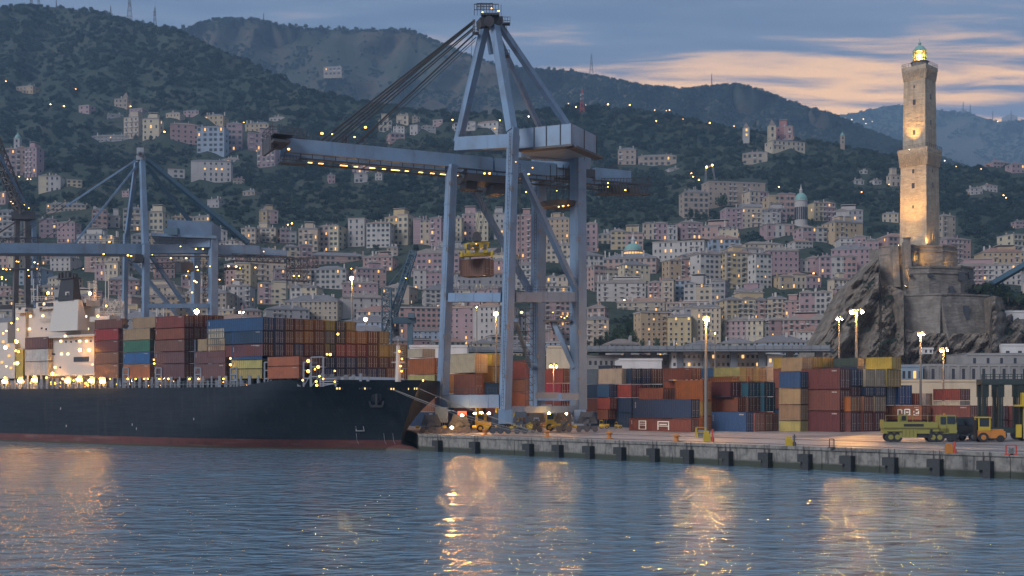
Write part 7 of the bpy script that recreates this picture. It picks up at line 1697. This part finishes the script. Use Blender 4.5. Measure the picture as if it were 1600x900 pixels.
mast(202.5, -6, 32, 9, mY, 'big lattice mast cut by the top edge on the left ridge'); mast(242, 12, 38, 5, mY, 'smaller lattice mast right of the big one on the left ridge'); mast(49, -8, 9, 5, mY, 'mast at the top left, left of a twin'); mast(60.5, -8, 9, 4.5, mY, 'mast at the top left, right one of the twin'); mast(173, 10, 26, 2.5, mY, 'thin spike mast between the top left twins and the big mast'); mast(88, 0, 12, 1.6, mY, 'needle mast on the left ridge above the trees')
mast(924, 86, 116, 6, rY, 'lattice tower on the ridge right of the big crane'); mast(1112, 117, 135, 2, rY, 'needle mast on the ridge left of the lighthouse'); mast(909.5, 140, 176, 7, mY, 'red and white lattice mast behind the crane house', 'red'); mast(412, 21, 31, 1.6, rY, 'needle mast on the middle ridge')
mast(1505, 160, 174, 2, dY, 'needle mast right of the lighthouse, left of the bunker'); mast(1516, 164, 176, 1.8, dY, 'second needle mast right of the lighthouse'); mast(1551, 175, 188, 1.8, dY, 'needle mast on the far ridge at the right'); mast(1580, 173, 188, 1.8, dY, 'needle mast on the far ridge near the right edge')
t = thing('ridge_building', P(1580, 186, 3850), 'square dark building on the far ridge near the right edge', 'building'); mb = MB(); A = P(1571, 192, 3850); B = P(1590, 181, 3850); mb.box(A.x, B.x, 3850, 3880, A.z-10, B.z); mb.box(A.x+8, B.x-10, 3852, 3870, B.z, B.z+5); part('wall', mb, M['wall_g'], t)
t = thing('ridge_building', P(1506, 174, 3800), 'small dark bunker under two needle masts on the far ridge', 'building'); mb = MB(); A = P(1503, 177, 3780); B = P(1510, 171, 3780); mb.box(A.x, B.x, 3780, 3800, A.z-8, B.z); part('wall', mb, M['wall_g'], t)

# ------------------------------------------------------------------ street lamps on the hillside
SL = [(9,127,0),(118,139,0),(79,163,0),(100,166,0),(204,166,0),(257,206,0),(381,191,0),(407,334,0),(432,337,0),(456,349,0),(450,351,0),(645,411,0),(643,420,0),(609,391,0),(668,465,0),(543,562,1),(888,162,1),(900,167,0),(950,163,0),(984,164,0),(915,164,1),(1023,172,1),(1046,172,1),(1041,173,1),(1067,186,0),(1109,192,0),(1147,197,1),(1025,189,0),(826,182,0),(707,187,0),(768,191,0),(781,188,0),(1038,393,0),(1217,292,0),(1320,323,0),(1321,185,1),(1331,187,1),(1349,186,1),(1353,193,1),(1363,190,1),(1346,300,0),(1494,260,1),(1533,264,1),(1559,190,1),(1080,271,0),(1092,281,0),(1083,276,0),(943,460,0),(993,459,1),(864,487,0),(1015,537,0),(1001,541,0),(973,538,1),(1180,520,0),(1234,557,1),(1247,538,1),(1250,478,0),(1264,478,0),(1226,478,0),(1158,337,1),(680,541,0),(714,534,0),(30,276,1),(48,280,1),(18,272,1),(43,280,1),(340,270,0),(1420,303,0),(1568,305,0),(1572,309,1),(1438,236,1),(1476,251,1),(1389,288,1),(312,437,0),(130,420,1),(110,430,0),(60,432,0),(180,450,0),(243,470,0),(262,463,0),(495,436,0),(560,455,1),(590,488,1)]
_r = random.Random(5)
for _ in range(46): SL.append((_r.uniform(20, 1330), _r.uniform(398, 546), 0 if _r.random() < .8 else 1))  # extra lamps added at random for a warm glow on the lower town
ent2 = []
for i, (px, py, w) in enumerate(SL):
    Yf = terr_Y(px, py+3) if not (px > 1300 and py < 200) else far_Y(px, py)
    if 1318 < px < 1366 and py < 200: Yf = 3050
    Y = Yf-6; x = (px-800)/F*Y; r = .95/F*Y*(1.0 if py > 300 else .9)*rnd.uniform(.7, 1.15); z = zat(py, Y); zb = z-max(4.0, 5*r)
    t = thing('street_lamp', (x, Y, zb), '', 'street lamp', 'street lamps scattered over the hillside town')
    mb = MB(); mb.cyl((x, Y+.3, zb-3), (x, Y+.3, z+r*.5), r*.22, n=5); part('pole', mb, M['crane_dark'], t)
    mb = MB(); mb.ball((x, Y, z), r, n=7, k=5, sz=.8); part('lamp_head', mb, M['bulb_far_white' if w else 'bulb_far'], t)
    zone = 'on the far ridge' if Yf > 2000 else ('high on the wooded hillside' if py < 200 else 'among the villas of the middle slope' if py < 330 else 'between the upper blocks of the town' if py < 440 else 'low in the town behind the harbour')
    ent2.append((t, 'pale' if w else 'orange', px, py, zone))
# ------------------------------------------------------------------ trees
import numpy as np
def leaf_mat(name, c, dk):
    m = bpy.data.materials.new(name); m.use_nodes = True; g = NT(m.node_tree); t = m.node_tree
    out = g.n('ShaderNodeOutputMaterial'); b = g.n('ShaderNodeBsdfPrincipled', i_Roughness=0.9); b.inputs['Specular IOR Level'].default_value = 0.1
    lk(t, b, 0, out, 0); ge = g.n('ShaderNodeNewGeometry'); oi = g.n('ShaderNodeObjectInfo')
    n1 = g.n('ShaderNodeTexNoise', i_Vector=(ge, 'Position'), i_Scale=0.018, i_Detail=4.0)
    cc = g.mix(g.ss(n1, .38, .62), c, dk)
    hs = g.n('ShaderNodeHueSaturation', i_Value=g.m('MULTIPLY_ADD', (oi, 'Random'), 1.0, 0.55), i_Hue=g.m('MULTIPLY_ADD', (oi, 'Random'), -0.05, 0.525)); lk(t, cc, 2, hs, 'Color')
    lk(t, hs, 0, b, 'Base Color'); return m
M['leaf'] = leaf_mat('tree_foliage', (0.035, 0.052, 0.042), (0.021, 0.036, 0.032))
M['leaf_dark'] = leaf_mat('dark_tree_foliage', (0.04, 0.06, 0.032), (0.028, 0.045, 0.028))
M['bark'] = mat('tree_bark', (0.09, 0.07, 0.055), .9, var=.4, coord='Pos')
def crown_mesh(seed, nl=7, nleaf=230, ls=.24, tall=.85, name='crown'):
    rg = random.Random(seed); vs = []; fs = []
    lobes = [(Vector((0, 0, .55*tall)), .62)]
    for _ in range(nl):
        a = rg.uniform(0, 6.28); r = rg.uniform(.35, .62); lobes.append((Vector((r*math.cos(a), r*math.sin(a), rg.uniform(.2, .95)*tall)), rg.uniform(.28, .46)))
    for _ in range(nleaf):
        c, r = rg.choice(lobes); d = Vector((rg.gauss(0, 1), rg.gauss(0, 1), rg.gauss(.25, 1))).normalized()
        p = c+d*r*rg.uniform(.75, 1.08); nrm = (d+Vector((rg.gauss(0, .5), rg.gauss(0, .5), rg.gauss(0, .5)))).normalized()
        u = nrm.orthogonal().normalized(); w = nrm.cross(u); a = rg.uniform(0, 6.28); s = ls*rg.uniform(.6, 1.2)
        u2 = u*math.cos(a)+w*math.sin(a); w2 = nrm.cross(u2); b = len(vs)
        vs += [p-u2*s*.5, p+w2*s*.34+nrm*s*.1, p+u2*s*.5, p-w2*s*.34+nrm*s*.1]; fs.append((b, b+1, b+2, b+3))
    me = bpy.data.meshes.new(name); me.from_pydata(vs, [], fs); me.update(); return me
proto = bpy.data.collections.new('forest_crowns')
for i in range(5):
    me = crown_mesh(i, nleaf=210, ls=.30); me.materials.append(M['leaf'])
    o = bpy.data.objects.new('crown', me); proto.objects.link(o)
def forest(name, pts, mname):
    me = bpy.data.meshes.new(name); n = len(pts)
    me.vertices.add(n); me.vertices.foreach_set('co', np.array([p[:3] for p in pts], dtype=np.float32).ravel())
    at = me.attributes.new('sc', 'FLOAT', 'POINT'); at.data.foreach_set('value', np.array([p[3] for p in pts], dtype=np.float32))
    o = bpy.data.objects.new(name, me); COL.objects.link(o); tag(o, kind='stuff')
    ng = bpy.data.node_groups.new(name+'_nodes', 'GeometryNodeTree')
    ng.interface.new_socket('Geometry', in_out='INPUT', socket_type='NodeSocketGeometry'); ng.interface.new_socket('Geometry', in_out='OUTPUT', socket_type='NodeSocketGeometry')
    N = ng.nodes; Lk = ng.links.new
    gi, go = N.new('NodeGroupInput'), N.new('NodeGroupOutput')
    ci = N.new('GeometryNodeCollectionInfo'); ci.inputs['Collection'].default_value = proto; ci.inputs['Separate Children'].default_value = True; ci.inputs['Reset Children'].default_value = True
    ip = N.new('GeometryNodeInstanceOnPoints'); ip.inputs['Pick Instance'].default_value = True
    rv = N.new('FunctionNodeRandomValue'); rv.data_type = 'FLOAT_VECTOR'; rv.inputs[0].default_value = (0, 0, 0); rv.inputs[1].default_value = (.25, .25, 6.28)
    na = N.new('GeometryNodeInputNamedAttribute'); na.data_type = 'FLOAT'; na.inputs[0].default_value = 'sc'
    ri_ = N.new('FunctionNodeRandomValue'); ri_.data_type = 'INT'; ri_.inputs[4].default_value = 0; ri_.inputs[5].default_value = 4
    Lk(gi.outputs[0], ip.inputs['Points']); Lk(ci.outputs[0], ip.inputs['Instance']); Lk(rv.outputs[0], ip.inputs['Rotation']); Lk(na.outputs[0], ip.inputs['Scale']); Lk(ri_.outputs[2], ip.inputs['Instance Index'])
    Lk(ip.outputs[0], go.inputs[0])
    md = o.modifiers.new('scatter', 'NODES'); md.node_group = ng
    return o
tr = random.Random(11)
rects = [(b['x0']-2, b['x1']+2, b['yt']-3, b['yb']+5.5) for b in BLD]
grid = {}
for r_ in rects:
    for gx in range(int(r_[0]//40), int(r_[1]//40)+1): grid.setdefault(gx, []).append(r_)
def inb(px, py): return any(a < px < b and c < py < d for a, b, c, d in grid.get(int(px//40), ()))
pts = []
for _ in range(30000):
    px = tr.uniform(-260, 1860); top = lerp_list(RIDGE_MAIN, px); py = tr.uniform(top-1, 572)
    if py < 330: d = 1.0
    elif py < 385: d = .8
    else: d = .09
    if any(a < px < b and c < py < dd+8 for a, b, c, dd in GREEN) and py > 330: d = 1.0
    if px > 1400 and py < 470: d = max(d, .9)
    if tr.random() > d or inb(px, py): continue
    p = terr(px, py); rp = tr.choice((tr.uniform(2.6, 4.5), tr.uniform(4, 6), tr.uniform(5.5, 8.5)))*(1.1 if py > 250 else .95)*(1 if py < 400 else .8)
    if any(a-rp*.5 < px < b+rp*.5 and c+8 < py < d_+1+rp*.9 for a, b, c, d_ in grid.get(int(px//40), ())): rp *= .55
    r = rp/F*p.y*1.2; pts.append((p.x, p.y, p.z-.35*r, r))
for _ in range(420):    # uneven tree line on the crest
    px = tr.uniform(-200, 1800); py = lerp_list(RIDGE_MAIN, px)+.5; p = terr(px, py); r = tr.uniform(2.2, 5.2)/F*p.y*1.2; pts.append((p.x, p.y, p.z-.3*r, r))
forest('hillside_forest', pts, 'leaf')
pts = []
for _ in range(15000):
    px = tr.uniform(-100, 1700); top = lerp_list(RIDGE_MID, px); lo = min(330, lerp_list(RIDGE_MAIN, px)+6)
    if lo <= top: continue
    py = tr.uniform(top-.5, lo); p = P(px, py, mid_Y(px, py))
    dry = 300 < px < 830 and py > top+4
    if dry and mnoise.noise((px*.02, py*.035, 3)) + (py-top-60)/160 < .12 and tr.random() < .93: continue
    r = tr.uniform(2.0, 4.6)/F*p.y*1.15*(.6 if dry and tr.random() < .5 else 1); pts.append((p.x, p.y, p.z-.35*r, r))
for _ in range(330):
    px = tr.uniform(280, 1330); py = lerp_list(RIDGE_MID, px)+.3
    if 440 < px < 640 and tr.random() < .6: continue
    p = P(px, py, mid_Y(px, py)); r = tr.uniform(1.6, 3.6)/F*p.y*1.15; pts.append((p.x, p.y, p.z-.3*r, r))
forest('ridge_forest', pts, 'leaf')
pts = []
for _ in range(5000):
    px = tr.uniform(1250, 1750); top = lerp_list(RIDGE_FAR, px); py = tr.uniform(top-.3, 265); p = P(px, py, far_Y(px, py))
    if 1450 < px < 1540 and py > 182 and mnoise.noise((px*.04, py*.06, 8)) > -.1: continue
    r = tr.uniform(1.4, 3.2)/F*p.y*1.2; pts.append((p.x, p.y, p.z-.4*r, r))
forest('far_forest', pts, 'leaf')
pts = []
for _ in range(520):
    px = tr.uniform(1290, 1640); top = lerp_list(TOPROCK, px); py = tr.uniform(max(top, 440), 560)
    if mnoise.noise((px*.03, py*.05, 12)) < .12: continue
    f = min(1, max(0, (584-py)/max(1, 584-top))); Y = 284+24*f**1.1-1.5; p = P(px, py, Y); r = tr.uniform(.35, 1.0); pts.append((p.x, p.y, p.z-.3*r, r))
for _ in range(160):
    px = tr.uniform(1500, 1650); py = tr.uniform(442, 478)
    if py < lerp_list([(1500, 466), (1515, 448), (1545, 441), (1570, 450), (1600, 462), (1650, 474)], px): continue
    p = P(px, py, 312+tr.uniform(-3, 3)); r = tr.uniform(.7, 1.7); pts.append((p.x, p.y, p.z-.3*r, r))
forest('rock_shrubs', pts, 'leaf')
# trees one can tell apart
CR = [crown_mesh(40+i, nl=10, nleaf=620, ls=.2) for i in range(3)]
CRC = crown_mesh(77, nl=9, nleaf=520, ls=.17, tall=2.6)
for me in CR+[CRC]: me.materials.append(M['leaf_dark'])
def trunk_mesh():
    mb = MB(); mb.cyl((0, 0, -1.2), (0.03, 0, .1), .09, .06, n=7)
    for i in range(5): a = i*1.26; mb.cyl((0.02, 0, .0), (.4*math.cos(a), .4*math.sin(a), .5), .045, .015, n=5)
    me = mb.mesh('trunk'); me.materials.append(M['bark']); return me
TRK = trunk_mesh(); ent3 = []
def tree(px, py_top, py_base, wpx, kind='broad', Y=None, zone=None):
    Y = Y or terr_Y(px, py_base)-2; r = wpx/2/F*Y; h = (py_base-py_top)/F*Y; x = (px-800)/F*Y; zb = zat(py_base, Y)
    t = thing('cypress' if kind == 'cypress' else 'tree', (x, Y, zb-.5), '', 'tree', 'single trees in the town')
    c = bpy.data.objects.new('crown', CRC if kind == 'cypress' else tr.choice(CR)); COL.objects.link(c); c.parent = t
    zs = h*.86/1.35 if kind != 'cypress' else h/2.9
    c.scale = (r*1.0, r*1.0, zs); c.location = (0, 0, .5+h*.12); c.rotation_euler = (0, 0, tr.uniform(0, 6.28))
    k = bpy.data.objects.new('trunk', TRK); COL.objects.link(k); k.parent = t; k.scale = (r*1.1, r*1.1, max(.4, h*.3)); k.location = (0, 0, .5+h*.25)
    ent3.append((t, 'dark narrow' if kind == 'cypress' else 'dark round', ('cypress ' if kind == 'cypress' else 'tree ')+zone))
TL_ = [('in the small park of the lower town', [(985,492,532,22),(972,500,536,20),(962,506,540,18),(950,510,542,14),(940,522,543,13),(932,525,543,12),(990,510,543,18),(976,518,545,16),(1004,528,545,10),(915,528,546,9)]),
       ('along the road above the elevated viaduct', [(1027,523,544,11),(1054,532,544,10),(1072,532,545,9),(1137,529,545,16),(1178,534,547,10),(1192,535,546,8),(1104,536,546,8),(1207,536,547,9),(1120,538,547,7)]),
       ('below the tan palazzo on the middle slope', [(1078,322,342,14),(1090,325,343,12),(1112,298,318,16),(1128,300,324,22),(1102,328,344,12),(1120,330,348,16)]),
       ('beside the church with the copper dome', [(1233,335,349,10),(1271,339,350,7)]),
       ('on the terraces left of the fort', [(1348,510,524,6),(1290,447,464,14),(1296,436,452,10),(1262,448,466,9),(1236,453,470,12)]),
       ('between blocks behind the bow containers', [(588,380,390,12),(700,436,452,12),(690,380,392,14),(560,398,406,10),(650,380,390,12),(430,366,380,10)]),
       ('beside the cream palazzo under the left ridge', [(202,200,214,14),(212,208,218,10),(236,210,220,8)]),
       ('on the dark hillock right of the fort walls', [(1528,444,456,16),(1545,440,456,20),(1560,446,464,22),(1575,452,470,22),(1592,458,474,24),(1540,452,466,18),(1556,462,478,20)]),
       ('on the crest beside the crane head', [(830,104,112,7),(858,102,111,8),(866,103,111,7),(880,105,113,6),(893,105,113,9)])]
for zone, L_ in TL_:
    for (px, a_, b_, w_) in L_:
        tree(px, a_, b_, w_, zone=zone, Y=mid_Y(px, b_)-4 if 'crest' in zone else (306 if 'hillock' in zone else None))
for (px, a_, b_, w_) in ((1179,185,205,7),(1189,194,207,6),(1284,333,350,5.5),(1292,332,350,5.5),(1243,300,322,4.5),(1225,195,212,6)): tree(px, a_, b_, w_, 'cypress', zone='on the hillside near the churches')
for (px, a_, b_, w_) in ((298,38,54,7),(308,32,52,12),(320,34,50,8),(331,29,48,12),(345,25,44,14),(362,24,40,14),(378,25,40,14),(287,36,47,10)): tree(px, a_, b_, w_, zone='in the row on the left crest', Y=mid_Y(px, b_)-6)
for (px, a_, b_, w_) in ((430,32,40,10),(453,35,41,7),(463,36,42,6),(478,37,44,10),(502,38,44,8),(514,39,45,7),(529,39,46,10),(537,40,46,9),(557,40,47,10),(583,41,48,10),(612,40,47,10),(630,43,49,8),(640,46,52,9),(660,54,60,8),(670,60,66,8)): tree(px, a_, b_, w_, zone='against the sky on the bare middle ridge', Y=mid_Y(px, b_)-6)

# ------------------------------------------------------------------ labels of the houses
LAND = [((1436, 240), 'the lighthouse'), ((991, 388), 'the green domed church'), ((1254, 320), 'the copper domed church'), ((1166, 210), 'the hill villa with bell tower'), ((745, 395), 'the hanging container'), ((219, 240), 'the second crane head'), ((608, 470), 'the blue lattice crane'),
        ((440, 225), 'the boom tip'), ((107, 440), 'the ship funnel'), ((905, 330), 'the right crane leg'), ((1103, 495), 'the tall bright yard lamp'), ((202, 15), 'the big ridge mast'), ((300, 385), 'the second crane house'), ((985, 520), 'the town park trees'), ((1200, 300), 'the long tan palazzo'), ((40, 250), 'the far left pink blocks'), ((350, 215), 'the upper pink and blue terrace'), ((1338, 490), 'the bright twin lamp'), ((630, 205), 'the hilltop villas behind the cables')]
ent = []
for b in BLD:
    cx, cy = (b['x0']+b['x1'])/2, (b['yt']+b['yb'])/2; w, h = b['x1']-b['x0'], b['yb']-b['yt']
    (lx_, ly_), nm = min(LAND, key=lambda q: (q[0][0]-cx)**2+(q[0][1]-cy)**2*1.5)
    dx, dy = cx-lx_, cy-ly_
    rel = ('right of ' if dx > 0 else 'left of ') if abs(dx) > abs(dy)*.8 else ('below ' if dy > 0 else 'above ')
    typ = 'villa' if w < 26 and h < 18 else ('tower block' if h > w*1.05 else ('long house' if w > 2.4*h else 'apartment block'))
    q = b['o']; q['category'] = 'house' if typ == 'villa' or typ == 'long house' else 'apartment block'; q['group'] = 'houses of the hillside town'
    ent.append((q, b['c'], (f"{typ} with {'shutters' if b['shut'] else 'plain windows'} {rel}{nm}")))
def place_label2(entries):
    by = collections.defaultdict(list)
    for o, col, pl_ in entries: by[(col, pl_)].append(o)
    for (col, pl_), os_ in by.items():
        pos = lambda o: o.location.x/max(1, o.location.y)
        os_ = sorted(os_, key=pos)
        for i, o in enumerate(os_): o['label'] = f'{col} {pl_}' if len(os_) == 1 else f"{col} {pl_}, {ordi(i, len(os_), 'leftmost', 'rightmost')}{'' if i in (0, len(os_)-1) else ' from left'}"
def near_land(cx, cy):
    (lx_, ly_), nm = min(LAND, key=lambda q: (q[0][0]-cx)**2+(q[0][1]-cy)**2*1.5); dx, dy = cx-lx_, cy-ly_
    return (('right of ' if dx > 0 else 'left of ') if abs(dx) > abs(dy)*.8 else ('below ' if dy > 0 else 'above '))+nm
place_label2(ent); place_label2([(o, c, 'street lamp glowing '+near_land(px, py)) for o, c, px, py, z in ent2]); place_label2(ent3)

# ------------------------------------------------------------------ haze over the bay
def haze():
    m = bpy.data.materials.new('haze'); m.use_nodes = True; g = NT(m.node_tree); t = m.node_tree
    out = g.n('ShaderNodeOutputMaterial'); v = g.n('ShaderNodeVolumePrincipled'); v.inputs['Color'].default_value = (0.42, 0.68, 1.0, 1); v.inputs['Density'].default_value = HAZE; v.inputs['Anisotropy'].default_value = 0.0
    t.links.new(v.outputs[0], out.inputs['Volume'])
    m.cycles.homogeneous_volume = True if hasattr(m.cycles, 'homogeneous_volume') else None
    mb = MB(); mb.box(-4600, 4600, -260, 5600, -3.2, 1150); obj('haze', mb, m, kind='stuff')
HAZE = 0.00017
haze()
